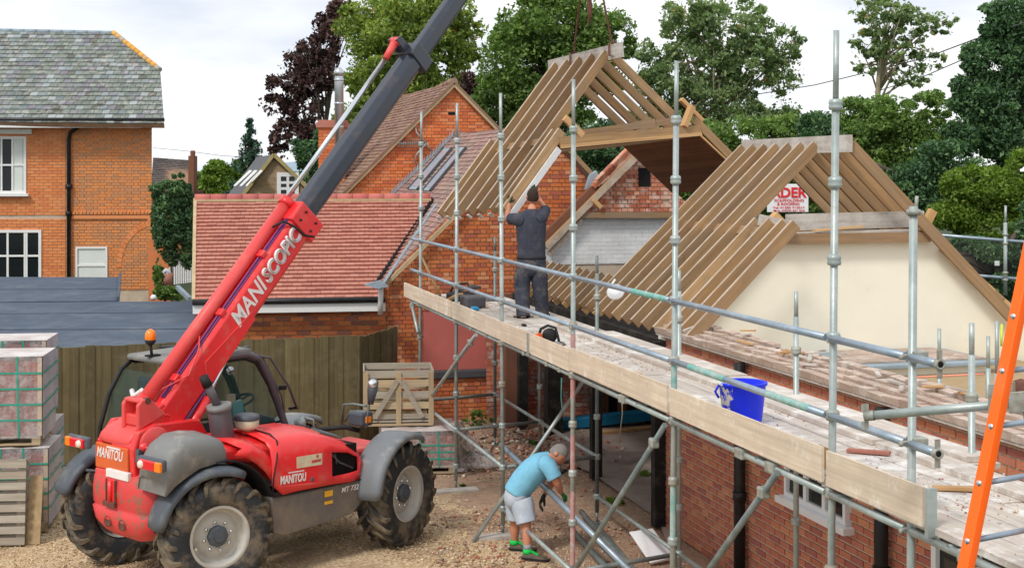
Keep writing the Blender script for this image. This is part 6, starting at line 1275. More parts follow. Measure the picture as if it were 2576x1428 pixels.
def pack(corner, yaw_, w, dp, h, label, group, front_straps=True, nx=4, nz=5):
    """corner = near right bottom corner; a pallet with a wrapped cube of pavers"""
    c = V(corner); X = V((math.cos(yaw_), math.sin(yaw_), 0)); Y = V((-math.sin(yaw_), math.cos(yaw_), 0)); P = lambda x, y, z: c-X*(w-x)+Y*y+Z*z
    t = thing('brick_pack', label, 'brick pack', c, group)
    for y in (0.04, dp/2, dp-.04): piece('pallet_runner', 'pallet_new', t, P(0, y, .03), P(w, y, .03), .09, .02)
    for x in (.05, w/2, w-.05):
        for y in (.05, dp/2, dp-.05): piece('pallet_block', 'pallet_new', t, P(x-.05, y, .075), P(x+.05, y, .075), .09, .07)
    for k in range(5): piece('pallet_board', 'pallet_new', t, P(0, .06+k*(dp-.12)/4, .122), P(w, .06+k*(dp-.12)/4, .122), .10, .02)
    z0 = .136; fr = P(0, 0, z0)
    m = MB(); m.prism([P(.03, .03, z0), P(w-.03, .03, z0), P(w-.03, dp-.03, z0), P(.03, dp-.03, z0)], Z*(h-z0-.02)); core = m.build('core', 'brick_dark', t)
    field(core, 'paver', 'paver', P(.02, .03, z0), X, Z, [(0, 0), (w-.04, 0), (w-.04, h-z0-.04), (0, h-z0-.04)], .062, (h-z0-.04)/nz, .005, .012, bond='grid' if False else 'half', limit=110, tjit=.003)
    for x in (.0, w-.0): piece('card_corner', 'card_edge', t, P(x, -.005, z0), P(x, -.005, h), .05, .05, up=Y)
    # wrap: front film, side and top sheets
    def sheet_(name, mat, o, u, v, nu, nv, amp, seed):
        rows = [[o+u*(i/nu)+v*(j/nv) for i in range(nu+1)] for j in range(nv+1)]; m = MB(); m.grid(rows); me_o = m.build(name, mat, t)
        rn = random.Random(seed)
        nn = u.cross(v).normalized()
        for k, q in enumerate(me_o.data.vertices):
            i, j = k % (nu+1), k//(nu+1)
            if 0 < i < nu and 0 < j < nv: q.co += nn*rn.uniform(-amp, amp)
        return me_o
    sheet_('film', 'shrink_wrap', P(-.01, -.03, z0-.03), X*(w+.02), Z*(h-z0+.04), 12, 12, .010, 3)
    sheet_('side_wrap', 'wrap_lilac', P(w+.035, -.03, z0-.04), Y*(dp+.05), Z*(h-z0+.05), 9, 12, .016, 4)
    sheet_('side_wrap', 'wrap_lilac', P(-.02, -.03, z0-.04), Y*(dp+.05), Z*(h-z0+.05), 6, 8, .012, 4)
    sheet_('top_wrap', 'wrap_top', P(-.02, -.03, h+.012), X*(w+.055), Y*(dp+.05), 10, 9, .012, 5)
    for i in range(1, nx): piece('strap', 'strap_green', t, P(w*i/nx+.02, -.036, z0-.02), P(w*i/nx, -.036, h+.015), .022, .003, up=Y); 
    for i in range(1, nx): piece('strap', 'strap_green', t, P(w*i/nx, -.03, h+.026), P(w*i/nx, dp+.02, h+.026), .022, .003, up=Z) if False else None
    for j in range(nz-1 if nz < 5 else 4):
        z = z0+(h-z0)*(j+1)/(5)+.01; piece('strap', 'strap_green', t, P(-.01, -.038, z), P(w+.03, -.038, z-.01), .003, .022, up=Z); piece('strap', 'strap_green', t, P(w+.05, -.03, z-.01), P(w+.05, dp, z+.02), .003, .022, up=Z)
    return t
yk = R(8); gp = 'plastic wrapped brick packs stacked beside the yard fence'
g0 = ground(116, 1340); H1 = 1.05
pack((g0.x, g0.y, 0), yk, 1.06, .84, H1-.02, 'wrapped brick pack on the ground, bottom of the front stack behind the leaning grey pallet', gp)
pack((g0.x-.08, g0.y+.02, H1), yk, 1.06, .84, 1.09, 'wrapped brick pack with green straps, top of the front stack', gp)
g1_ = V((g0.x-.47, g0.y+1.6, 0))
pack((g1_.x, g1_.y, 0), yk, 1.06, .84, H1-.02, 'wrapped brick pack at the bottom of the rear stack by the fence', gp)
pack((g1_.x-.08, g1_.y, H1), yk, 1.06, .84, 1.10, 'wrapped brick pack at the top of the rear stack by the fence', gp)
pack((g0.x-1.12, g0.y-.02, 0), yk, 1.06, .84, H1-.02, 'wrapped brick pack on the ground cut by the left picture edge', gp)
pack((g0.x-1.2, g0.y, H1), yk, 1.06, .84, 1.09, 'wrapped brick pack on top at the left picture edge', gp)
# grey pallet leaning upright and a board beside it
pl_ = thing('pallet', 'weathered grey wooden pallet standing on edge against the front brick pack', 'pallet', ground(62, 1373)); b = ground(62, 1373)
lx = V((1, .08, 0)).normalized(); ly = V((-.02, .12, 1)).normalized(); ln = lx.cross(ly)
for k in range(8): piece('slat', 'pallet_grey', pl_, b-lx*1.1+ly*(.06+k*.127), b+ly*(.06+k*.127), .085, .022, up=ln)
for k in range(8): piece('slat', 'pallet_grey', pl_, b-lx*1.1+ly*(.07+k*.127)-ln*.14, b+ly*(.07+k*.127)-ln*.14, .085, .02, up=ln)
for x in (.06, .55, 1.04): piece('bearer', 'pallet_grey', pl_, b-lx*x-ln*.07+ly*.01, b-lx*x-ln*.07+ly*1.0, .09, .09, up=ln)
b = ground(82, 1369)+V((0, .02, 0)); o = piece('board', 'osb', None, b+V((0, .0, .0)), b+V((-.01, .16, .78)), .16, .018, up=V((0, 1, -.2))); tag(o, 'narrow brown board leaning between the grey pallet and the wrapped bricks', 'board')
# slatted crate on a wrapped pack behind the front wheel
pk = ground(1155, 1195); pk = V((at(1150, 1195, 20.7).x-.02, 20.7, 0))
pack((pk.x, pk.y, 0), R(8), 1.05, 1.0, .63, 'low brick pack under the slatted crate, its torn wrapping trailing on the ground', gp, nz=4)
m = MB(); rows = []
rn = random.Random(8)
for j in range(9):
    t_ = j/8; row = []
    for i in range(10):
        s_ = i/9; x = pk.x+.02+s_*(.05+.75*t_**1.6); y = pk.y+.25-.25*s_+.9*(1-t_)*0; z = .66*(1-t_)**1.3+.02+rn.uniform(0, .05)
        row.append(V((x+rn.uniform(-.06, .06), y+(s_-.5)*.9*(1)+rn.uniform(-.06, .06), z+rn.uniform(0, .06))))
    rows.append(row)
m.grid(rows); o = m.build('torn_wrapping', 'torn_film'); tag(o, 'crumpled grey plastic film trailing from the low brick pack', 'plastic film'); MATS['wrap_lilac'].node_tree
cr = thing('slatted_crate', 'open pale timber crate of slats with a diagonal braced end, on the low brick pack', 'crate', V((pk.x-.5, pk.y, .66)))
X = V((math.cos(R(6)), math.sin(R(6)), 0)); Y = V((-X.y, X.x, 0)); c0 = at(915, 1078, 20.9); c0 = V((c0.x, c0.y, .665)); cwid, cdp, chh = 1.02, .9, .78
P = lambda x, y, z: c0+X*x+Y*y+Z*z
for x in (0.03, cwid/2, cwid-.03):
    for y in (0, cdp): piece('post', 'pallet_new', cr, P(x, y, 0), P(x, y, chh), .075, .03, up=Y)
for y in (0, cdp):
    for k, z in enumerate((.13, .29, .45, .62, .76)): piece('slat', 'pallet_new' if k % 2 else 'pallet_grey', cr, P(0, y+(.025 if y == 0 else -.025), z), P(cwid, y+(.025 if y == 0 else -.025), z), .02, .095 if k else .07)
for x in (0, cwid):
    for k, z in enumerate((.13, .30, .47, .64, .76)): piece('slat', 'pallet_grey', cr, P(x, 0, z), P(x, cdp, z), .02, .09)
piece('diagonal', 'pallet_new', cr, P(.12, -.03, .16), P(cwid/2-.02, -.03, .66), .02, .075, up=Y.cross(Z)) if False else None
m = MB(); m.beam(P(.16, -.025, .12), P(cwid/2-.02, -.025, .66), .07, .02, up=Y); m.build('diagonal', 'pallet_grey', cr); m = MB(); m.beam(P(cwid-.16, -.025, .12), P(cwid/2+.05, -.025, .66), .07, .02, up=Y); m.build('diagonal', 'pallet_grey', cr)
for k in range(6): piece('floor_board', 'pallet_grey', cr, P(0, .05+k*cdp/6, .06), P(cwid, .05+k*cdp/6, .06), .09, .02)
for k in range(3): piece('skid', 'pallet_new', cr, P(0, k*cdp/2, .015), P(cwid, k*cdp/2, .015), .06, .03)
rn = random.Random(4)
for k in range(9):
    z = .10+k*.05; piece('timber_offcut', 'pallet_new' if k % 3 else 'timber_cut', cr, P(.08, .2+rn.uniform(0, .5), z), P(cwid-.08, .2+rn.uniform(0, .5), z+rn.uniform(-.02, .04)), .12, .04)

# ------------------------------------------------------------------ people
def skin(name, verts, edges, mat, parent, sub=2, root=0, extra=None):
    me = bpy.data.meshes.new(name); me.from_pydata([v[:3] for v in verts], edges, []); o = bpy.data.objects.new(name, me); col.objects.link(o)
    md = o.modifiers.new('k', 'SKIN'); md.use_smooth_shade = True; me.skin_vertices.new(name='') if not me.skin_vertices else None
    for i, v in enumerate(verts):
        r_ = v[3]; me.skin_vertices[0].data[i].radius = (r_, v[4]) if len(v) > 4 else (r_, r_); me.skin_vertices[0].data[i].use_root = (i == root)
    s_ = o.modifiers.new('s', 'SUBSURF'); s_.levels = s_.render_levels = sub
    dg = bpy.context.evaluated_depsgraph_get(); nm = bpy.data.meshes.new_from_object(o.evaluated_get(dg)); bpy.data.objects.remove(o)
    for p_ in nm.polygons: p_.use_smooth = True
    nm.materials.clear(); return link(name, nm, mat, parent)
def m_cloth(name, c, var=.25, dirt=None, damt=.4, sc_=14, bump=.5):
    return m_plain(name, c, .9, 0, var, 5, 0, dirt=dirt, damt=damt) if False else _cloth(name, c, var, dirt, damt, sc_, bump)
def _cloth(name, c, var, dirt, damt, sc_, bump):
    M = MM(name); p = M.pos(); g = M.noise(p, sc_, 4, .6); k = M.mix(M.ramp(g, [(0, 0, 0), (1, 1, 1)], [.3, .7]), tuple(x*(1-var) for x in c), c)
    if dirt: k = M.mix(M.ramp(M.noise(p, 6, 6, .7), [(0, 0, 0), (damt,)*3], [.48, .66]), k, dirt)
    M.bump(M.noise(p, sc_*.6, 3, .5), bump, .03); return M.fin(k, .9, 0, .15)
m_plain('skin_tone', (.62, .27, .165), .55, 0, .12, 20); m_cloth('navy_cloth', (.055, .060, .085), .25, (.13, .11, .11), .4); m_cloth('work_trousers', (.055, .06, .08), .3, (.20, .17, .15), .6)
m_cloth('sky_blue_cloth', (.22, .54, .74), .12); m_cloth('denim_pale', (.52, .60, .70), .2, (.66, .66, .66), .6, 10); m_plain('hair_dark', (.045, .026, .018), .8, 0, .3, 60); m_plain('hair_grey', (.28, .26, .25), .8, 0, .3, 60)
m_plain('boot_tan', (.42, .32, .22), .8, 0, .3, 20, dirt=(.5, .45, .4), damt=.6); m_plain('shoe_brown', (.16, .13, .10), .8, 0, .4, 20); m_plain('sock_green', (.02, .62, .10), .8, 0, .1, 20); m_plain('sock_grey', (.35, .36, .4), .9, 0, .1, 20); m_plain('glove_dark', (.035, .05, .035), .85, 0, .3, 20); m_plain('glove_green', (.06, .30, .10), .8, 0, .4, 30)
def head(parent, c, face, up, hair, r=.098, side=None, ear=True, bald=False):
    """skull, jaw, nose, ears, hair as one shaped head; face = direction the person looks"""
    f = V(face).normalized(); u = V(up); u = (u-f*u.dot(f)).normalized(); s_ = f.cross(u)
    Q = lambda a, b, d: c+s_*a+f*b+u*d
    m = MB(); rows = []
    for j in range(15):
        ph = math.pi*j/14-math.pi/2; row = []
        for i in range(24):
            th = 2*math.pi*i/24; x = math.cos(ph)*math.cos(th); y = math.cos(ph)*math.sin(th); z = math.sin(ph)
            w_ = .78*(1-.22*max(0, -z)**1.2); dpt = .98 if y < 0 else .92
            yy = y*dpt+(.12*max(0, -z) if y > 0 else .16*min(0, z)*-1*0)
            if y < 0 and z < -.3: yy *= .80
            nose = .22*math.exp(-((x/.16)**2+((z+.12)/.20)**2)) if y > 0 else 0
            brow = .05*math.exp(-((z-.14)/.1)**2) if y > 0 else 0
            eye = -.07*(math.exp(-(((abs(x)-.30)/.13)**2+((z-.02)/.09)**2))) if y > 0 else 0
            lip = .04*math.exp(-((x/.25)**2+((z+.5)/.07)**2)) if y > 0 else 0
            row.append(Q(x*w_*r, (yy+nose+brow+eye+lip)*r*1.05, z*r*1.22))
        row.append(row[0]); rows.append(row)
    m.grid(rows); h_ = m.build('head', 'skin_tone', parent)
    for sg in (-1, 1):
        m = MB(); m.lathe([(0, .012), (.018, .012), (.03, .0), (.026, -.01), (0, -.012)], Q(sg*.078*r/.098, -.005, -.005), s_*sg, 12); m.build('ear', 'skin_tone', h_)
        m = MB(); m.lathe([(0, .008), (.008, .006), (.012, 0)], Q(sg*.030, r*.80, .003), f, 10); m.build('eye', 'black_rubber', h_)
    m = MB(); m.box(Q(0, r*.885, -.062), (.045, .012, .008), (s_, f, u)); m.build('mouth', m_plain('lip_tone', (.42, .14, .11), .6) if 'lip_tone' not in MATS else 'lip_tone', h_)
    m = MB(); rows = []
    rn = random.Random(3)
    for j in range(10):
        ph = math.pi/2*(1-j/9*(1.22)); row = []
        for i in range(24):
            th = 2*math.pi*i/24; x = math.cos(ph)*math.cos(th); y = math.cos(ph)*math.sin(th); z = math.sin(ph)
            lim = .30 if y > .25 else (-.62 if y < -.2 else -.05)
            if z < lim: z = lim; k = math.sqrt(max(0, 1-z*z)); n_ = math.hypot(x, y) or 1; x, y = x/n_*k, y/n_*k
            e_ = 1.045+(rn.uniform(-.012, .015) if j > 1 else 0); w_ = .78*(1-.22*max(0, -z)**1.2); yy = y*(.98 if y < 0 else .92)
            row.append(Q(x*w_*r*e_, yy*r*1.05*e_, z*r*1.22*e_))
        row.append(row[0]); rows.append(row)
    m.grid(rows); m.build('hair', hair, h_)
    return h_
def hand(parent, wrist, dirv, palm_n, mat='skin_tone', curl=.5, sz=1.0):
    """palm and five separate bent fingers; dirv = towards the fingers, palm_n = the way the palm faces"""
    d = V(dirv).normalized(); n = V(palm_n); n = (n-d*n.dot(d)).normalized(); s_ = d.cross(n)
    P = lambda a, b, c_: wrist+s_*a*sz+d*b*sz+n*c_*sz
    m = MB(); rows = []
    for b, hw, th in ((0, .026, .020), (.03, .034, .019), (.065, .040, .016), (.092, .041, .013)):
        rows.append([P(math.cos(a)*hw, b, math.sin(a)*th) for a in np.linspace(0, 2*math.pi, 13)])
    m.grid(rows); m.add(rows[-1][:-1], [tuple(range(12))])
    for k, (x, ln) in enumerate(((-.031, .066), (-.011, .078), (.010, .073), (.030, .058))):
        c1, c2 = curl*.9, curl*1.9; p0 = P(x, .085, 0); p1 = p0+(d*math.cos(c1)+n*math.sin(c1))*ln*.5*sz; p2 = p1+(d*math.cos(c2)+n*math.sin(c2))*ln*.5*sz
        m.tube([p0, p1, p2, p2+(p2-p1)*.15], [.0105*sz, .0100*sz, .0088*sz, .005*sz], 8)
    p0 = P(-.030, .02, .006); m.tube([p0, P(-.055, .045, .022), P(-.052, .078, .042), P(-.048, .088, .048)], [.014*sz, .0125*sz, .010*sz, .006*sz], 8)
    return m.build('hand', mat, parent)
def boot(parent, heel, toe, mat, name='boot', hgt=.10, w_=.095):
    h_, t_ = V(heel), V(toe); d = (t_-h_); L_ = d.length; d.normalize(); s_ = d.cross(Z).normalized(); m = MB(); rows = []
    for a, hw, top in ((-.02, .030, .05), (0, .038, hgt), (.25, .042, hgt*.95), (.5, .045, hgt*.68), (.78, .05, hgt*.55), (.95, .042, hgt*.45), (1.03, .018, hgt*.28)):
        c = h_+d*L_*a; rows.append([c-s_*hw*w_/.095, c-s_*hw*1.02+Z*top*.5, c-s_*hw*.6+Z*top, c+s_*hw*.6+Z*top, c+s_*hw*1.02+Z*top*.5, c+s_*hw*w_/.095, c-s_*hw*w_/.095])
    m.grid(rows); m.add(rows[0][:-1], [tuple(range(6))]); m.add(rows[-1][:-1], [tuple(range(6))]); o = m.build(name, mat, parent, subs=1)
    m = MB(); rows = [[h_+d*L_*a-s_*hw-Z*0, h_+d*L_*a+s_*hw] for a, hw in ((-.04, .03), (.1, .045), (.5, .048), (.8, .056), (1.05, .03))]; 
    v_ = [r_[0] for r_ in rows]+[r_[1] for r_ in rows[::-1]]; m.prism([q-Z*.0 for q in v_], Z*.022); m.build('sole', 'black_rubber', o); return o
# man 1: standing on the deck with both arms raised to the hanging rafter, back to the camera
dk = 2.413; c1 = at(1338, 640, 19.45)
def a1(px, py, dd=19.45): return at(px, py, dd)
p1_ = thing('person', 'man in navy T-shirt on the deck, arms raised to guide the hanging roof section', 'person', (a1(1338, 800).x, 19.45, dk))
aR, aL = a1(1362, 797, 19.55), a1(1318, 806, 19.3); aR.z = dk+.08; aL.z = dk+.08
pel = a1(1337, 650); kR_, kL_ = a1(1358, 722, 19.45), a1(1313, 722, 19.45); hR, hL = a1(1351, 668), a1(1321, 668)
chs = a1(1336, 585); nk = a1(1338, 526, 19.43); shR, shL = a1(1363, 545, 19.42), a1(1305, 549, 19.42)
elR, elL = a1(1372, 528, 19.68), a1(1276, 552, 19.55); wrR, wrL = a1(1345, 484, 19.72), a1(1281, 510, 19.62)
body = [(*pel, .12, .085), (*a1(1336, 615), .12, .08), (*chs, .13, .085), (*a1(1337, 552), .11, .075), (*nk, .055), (*a1(1338, 512, 19.47), .058),
        (*shR, .055), (*elR, .048), (*wrR, .032), (*shL, .055), (*elL, .048), (*wrL, .032), (*hR, .075), (*kR_, .05), (*aR, .042), (*hL, .075), (*kL_, .05), (*aL, .042)]
ed = [(0, 1), (1, 2), (2, 3), (3, 4), (4, 5), (3, 6), (6, 7), (7, 8), (3, 9), (9, 10), (10, 11), (0, 12), (12, 13), (13, 14), (0, 15), (15, 16), (16, 17)]
skin('body', body, ed, 'skin_tone', p1_)
def loft(name, rings, side, mat, parent, seg=22, closed0=False, closed1=False, wob=.0, seed=1, sub=1):
    """clothing as elliptical rings along a path; each ring is (centre, half width along side, half depth); hems end flat"""
    rn = random.Random(seed); m = MB(); rows = []; cs = [V(r_[0]) for r_ in rings]; n = len(cs)
    for i, (c, rx, ry) in enumerate(rings):
        t = (cs[min(i+1, n-1)]-cs[max(i-1, 0)]).normalized(); s_ = (V(side)-t*V(side).dot(t)).normalized(); f_ = t.cross(s_)
        row = [V(c)+s_*math.cos(a)*rx*(1+rn.uniform(-wob, wob))+f_*math.sin(a)*ry*(1+rn.uniform(-wob, wob)) for a in np.linspace(0, 2*math.pi, seg+1)[:-1]]; row.append(row[0]); rows.append(row)
    m.grid(rows)
    if closed0: m.add(rows[0][:-1], [tuple(range(seg))])
    if closed1: m.add(rows[-1][:-1], [tuple(range(seg))])
    me = m.mesh(name); import bmesh
    bm = bmesh.new(); bm.from_mesh(me); bmesh.ops.remove_doubles(bm, verts=bm.verts, dist=1e-5); bm.to_mesh(me); bm.free()
    o = link(name, me, mat, parent); q = o.modifiers.new('t', 'SOLIDIFY'); q.thickness = .006; q.offset = 0
    q = o.modifiers.new('u', 'SUBSURF'); q.levels = q.render_levels = sub; return o
def garment(name, lofts, side, mat, parent, wob=.02, seed=1):
    """one garment joined from lofts that share a material"""
    os_ = [loft(name, l, s_, mat, parent, wob=wob, seed=seed+i) for i, (l, s_) in enumerate(lofts)]
    base = os_[0]
    for o in os_[1:]:
        off = len(base.data.vertices); mb = MB()
        vs_ = [tuple(v.co) for v in base.data.vertices]+[tuple(v.co) for v in o.data.vertices]; fs = [tuple(p.vertices) for p in base.data.polygons]+[tuple(i+off for i in p.vertices) for p in o.data.polygons]
        me = bpy.data.meshes.new(name); me.from_pydata(vs_, [], fs); me.polygons.foreach_set('use_smooth', [True]*len(fs)); me.materials.append(MATS[mat]); base.data = me; bpy.data.objects.remove(o)
    return base
SX = V((1, 0, 0)); Tm = a1
garment('t_shirt', [([(Tm(1337, 655), .196, .140), (Tm(1337, 640), .192, .136), (Tm(1337, 612), .190, .134), (Tm(1336, 585), .205, .142), (Tm(1336, 562), .212, .138), (Tm(1336, 548), .208, .125), (Tm(1337, 540), .185, .112), (Tm(1338, 534), .135, .095), (Tm(1338, 528), .082, .080), (Tm(1338, 525), .072, .074)], SX),
    ([(shL+V((.06, 0, -.05)), .10, .095), (shL+V((0, 0, -.02)), .098, .09), (shL.lerp(elL, .45), .082, .08), (shL.lerp(elL, .80), .078, .074)], V((0, 1, 0))),
    ([(shR+V((-.06, 0, -.05)), .10, .095), (shR+V((0, 0, -.02)), .098, .09), (shR.lerp(elR, .5), .085, .08), (shR.lerp(elR, .95), .080, .074)], V((0, 1, 0)))], None, 'navy_cloth', p1_)
garment('trousers', [([(Tm(1337, 643), .186, .132), (Tm(1337, 655), .200, .145), (Tm(1336, 672), .212, .152), (Tm(1336, 686), .200, .14), (Tm(1336, 694), .15, .10)], SX),
    ([(Tm(1355, 676), .115, .13), (Tm(1357, 700), .116, .125), (Tm(1358, 722), .104, .112), (Tm(1361, 750, 19.45), .100, .105), (Tm(1364, 778, 19.5), .092, .098), (Tm(1364, 792, 19.52), .094, .10)], SX),
    ([(Tm(1318, 676), .115, .13), (Tm(1315, 700), .116, .125), (Tm(1313, 722), .104, .112), (Tm(1314, 752, 19.38), .100, .105), (Tm(1316, 784, 19.32), .092, .098), (Tm(1317, 798, 19.3), .094, .10)], SX)], None, 'work_trousers', p1_)
m = MB(); m.box(a1(1371, 700, 19.42), (.05, .12, .17)); m.box(a1(1300, 700, 19.4), (.05, .12, .17)); m.build('pocket', 'work_trousers', p1_, bevel=.02)
m = MB(); rows = [[a1(1337, 648)+V((math.cos(a)*.202, math.sin(a)*.146, z)) for a in np.linspace(0, 2*math.pi, 25)] for z in (-.018, .018)]; m.grid(rows); m.build('belt', 'black_rubber', p1_, solid=.006)
head(p1_, a1(1340, 495, 19.5), (-.12, 1, .22), Z, 'hair_dark', r=.102)
hand(p1_, wrR, (-.35, .25, .9), (.1, 1, -.2), 'glove_dark', .7); hand(p1_, wrL, (.12, .3, .9), (.3, 1, 0), 'glove_dark', .7)
for ah, hd in ((aL, V((-.16, .35, 0))), (aR, V((.12, .35, 0)))):
    h_ = V((ah.x, ah.y-.07, dk)); boot(p1_, h_, h_+hd.normalized()*.27, 'boot_tan')
# man 2: bent over in the yard lifting a tube
def a2(px, py, dd=16.3): return at(px, py, dd)
p2_ = thing('person', 'bending man in sky blue T-shirt and pale denim shorts lifting a steel tube', 'person', ground(1330, 1400))
aF, aB_ = a2(1327, 1382, 16.15), a2(1294, 1362, 16.55); kF, kB = a2(1324, 1322, 16.2), a2(1297, 1308, 16.5)
pel = a2(1302, 1243, 16.38); hF, hB = a2(1311, 1258, 16.27), a2(1297, 1254, 16.48)
w1_, w2_, ch_ = a2(1314, 1222, 16.36), a2(1336, 1192, 16.34), a2(1362, 1166, 16.32); nk = a2(1384, 1150, 16.3)
sF, sB = a2(1379, 1168, 16.12), a2(1374, 1158, 16.52); eF, eB = a2(1402, 1214, 16.08), a2(1392, 1208, 16.6); wF, wB = a2(1411, 1238, 16.3), a2(1370, 1243, 16.42)
body = [(*pel, .11, .09), (*w1_, .11, .09), (*w2_, .115, .09), (*ch_, .11, .09), (*nk, .058), (*a2(1396, 1146, 16.28), .055), (*sF, .068), (*eF, .05), (*wF, .034), (*sB, .068), (*eB, .05), (*wB, .034), (*hF, .08), (*kF, .060), (*a2(1326, 1350, 16.17), .058), (*aF, .040), (*hB, .09), (*kB, .062), (*a2(1295, 1335, 16.52), .058), (*aB_, .040)]
skin('body', body, [(0, 1), (1, 2), (2, 3), (3, 4), (4, 5), (3, 6), (6, 7), (7, 8), (3, 9), (9, 10), (10, 11), (0, 12), (12, 13), (13, 14), (14, 15), (0, 16), (16, 17), (17, 18), (18, 19)], 'skin_tone', p2_)
SY = V((.15, 1, 0)); Tm = lambda x, y, d=16.34: a2(x, y, d)
garment('t_shirt', [([(Tm(1298, 1240), .190, .150), (Tm(1304, 1229), .185, .152), (Tm(1318, 1210), .182, .158), (Tm(1336, 1189), .192, .160), (Tm(1354, 1171), .205, .148), (Tm(1368, 1160), .190, .122), (Tm(1377, 1155), .14, .095), (Tm(1384, 1151), .085, .078), (Tm(1388, 1149), .072, .070)], SY),
    ([(sF+V((-.05, .06, .01)), .10, .10), (sF, .098, .095), (sF.lerp(eF, .4), .086, .084), (sF.lerp(eF, .78), .086, .082)], V((1, 0, .3))),
    ([(sB+V((-.05, -.06, .01)), .10, .10), (sB, .098, .095), (sB.lerp(eB, .4), .086, .084), (sB.lerp(eB, .78), .086, .082)], V((1, 0, .3)))], None, 'sky_blue_cloth', p2_, wob=.025)
garment('shorts', [([(Tm(1306, 1230), .175, .140), (Tm(1302, 1240), .185, .150), (Tm(1301, 1252), .19, .155), (Tm(1303, 1264), .17, .14), (Tm(1305, 1270), .12, .10)], SY),
    ([(Tm(1310, 1256, 16.26), .12, .135), (Tm(1316, 1275, 16.24), .118, .130), (Tm(1321, 1298, 16.22), .112, .118), (Tm(1325, 1315, 16.2), .112, .115)], SY),
    ([(Tm(1298, 1254, 16.47), .12, .135), (Tm(1298, 1272, 16.48), .115, .125), (Tm(1298, 1292, 16.48), .108, .114), (Tm(1299, 1306, 16.48), .108, .112)], SY)], None, 'denim_pale', p2_, wob=.03)
head(p2_, a2(1404, 1141, 16.27), (.62, -.30, -.62), (.55, .0, .65), 'hair_grey', r=.10)
hand(p2_, wF, (.55, .3, -.5), (-.4, .2, -1), 'glove_green', .9); hand(p2_, wB, (-.35, -.2, -.6), (.2, -.3, -.9), 'glove_dark', .6, 1.25)
for ah, hd, nm in ((aF, V((.30, -.10, 0)), 'f'), (aB_, V((.28, -.06, 0)), 'b')):
    h_ = V((ah.x-.05, ah.y, .012)); boot(p2_, h_, h_+hd.normalized()*.30, 'shoe_brown', 'shoe', .085, .1)
    m = MB(); m.tube([V((ah.x, ah.y, .075)), V((ah.x-.002, ah.y, .125))], [.058, .050], 12); m.build('shoe_collar', 'sock_green', p2_); m = MB(); m.tube([V((ah.x, ah.y, .12)), V((ah.x-.002, ah.y, .175))], [.046, .046], 12); m.build('sock', 'sock_grey', p2_)
    m = MB(); dh = hd.normalized(); m.box(V((ah.x, ah.y, .085))+dh*.085, (.10, .05, .012), ((dh*.9-Z*.4).normalized(), dh.cross(Z), (Z*.9+dh*.4).normalized())); m.build('lace_panel', 'sock_green', p2_, bevel=.004)
# ------------------------------------------------------------------ trees and planting
m_leaf('leaf_mid', [(0.039, 0.074, 0.021), (0.129, 0.224, 0.056), (0.211, 0.328, 0.075), (0.34, 0.468, 0.127)])
m_leaf('leaf_yellow', [(0.053, 0.086, 0.018), (0.183, 0.267, 0.055), (0.322, 0.41, 0.077), (0.472, 0.552, 0.108)])
m_leaf('leaf_dark', [(0.019, 0.049, 0.024), (0.06, 0.132, 0.057), (0.105, 0.206, 0.081), (0.2, 0.329, 0.115)], .25)
m_leaf('leaf_airy', [(0.059, 0.099, 0.044), (0.17, 0.258, 0.111), (0.284, 0.375, 0.156), (0.454, 0.516, 0.25)], .4)
m_leaf('leaf_copper', [(0.021, 0.014, 0.016), (0.065, 0.033, 0.035), (0.117, 0.06, 0.055), (0.218, 0.124, 0.109)], .2)
m_leaf('leaf_bright', [(0.06, 0.103, 0.012), (0.132, 0.218, 0.024), (0.216, 0.333, 0.048), (0.312, 0.437, 0.084)], .4)
m_leaf('leaf_spruce', [(0.015, 0.044, 0.026), (0.045, 0.114, 0.066), (0.078, 0.166, 0.104)], .15)
m_leaf('leaf_autumn', [(.5, .22, .03), (.6, .33, .05), (.5, .12, .03)], .3)
m_plain('bark_grey', (.12, .10, .075), .95, 0, .4, 4, .6); m_plain('bark_pale', (.35, .30, .19), .95, 0, .35, 5, .5)
def leafmesh(name, pts, size, mat, parent, rn, tone=None, up=.35):
    size = size*.80
    n = len(pts); a = rn.normal(0, 1, (n, 3)); a[:, 2] += up; a /= np.linalg.norm(a, axis=1)[:, None]
    u = np.cross(a, rn.normal(0, 1, (n, 3))); u /= np.linalg.norm(u, axis=1)[:, None]; w = np.cross(a, u)
    s = (size*np.clip(rn.lognormal(-.12, .38, n), .4, 1.9))[:, None]
    v = np.stack([pts-u*s, pts+w*s*.5+a*s*.12, pts+u*s, pts-w*s*.5+a*s*.12], 1).reshape(-1, 3)
    me = bpy.data.meshes.new(name); me.vertices.add(4*n); me.vertices.foreach_set('co', v.ravel()); me.loops.add(4*n); me.loops.foreach_set('vertex_index', np.arange(4*n, dtype=np.int32))
    me.polygons.add(n); me.polygons.foreach_set('loop_start', np.arange(0, 4*n, 4, dtype=np.int32)); me.polygons.foreach_set('loop_total', np.full(n, 4, np.int32))
    t = rn.uniform(0, 1, n)**1.3*.6 + (tone if tone is not None else .2); at_ = me.attributes.new('rnd', 'FLOAT', 'FACE'); at_.data.foreach_set('value', np.clip(t, 0, 1)); me.update(calc_edges=True)
    return link(name, me, mat, parent)
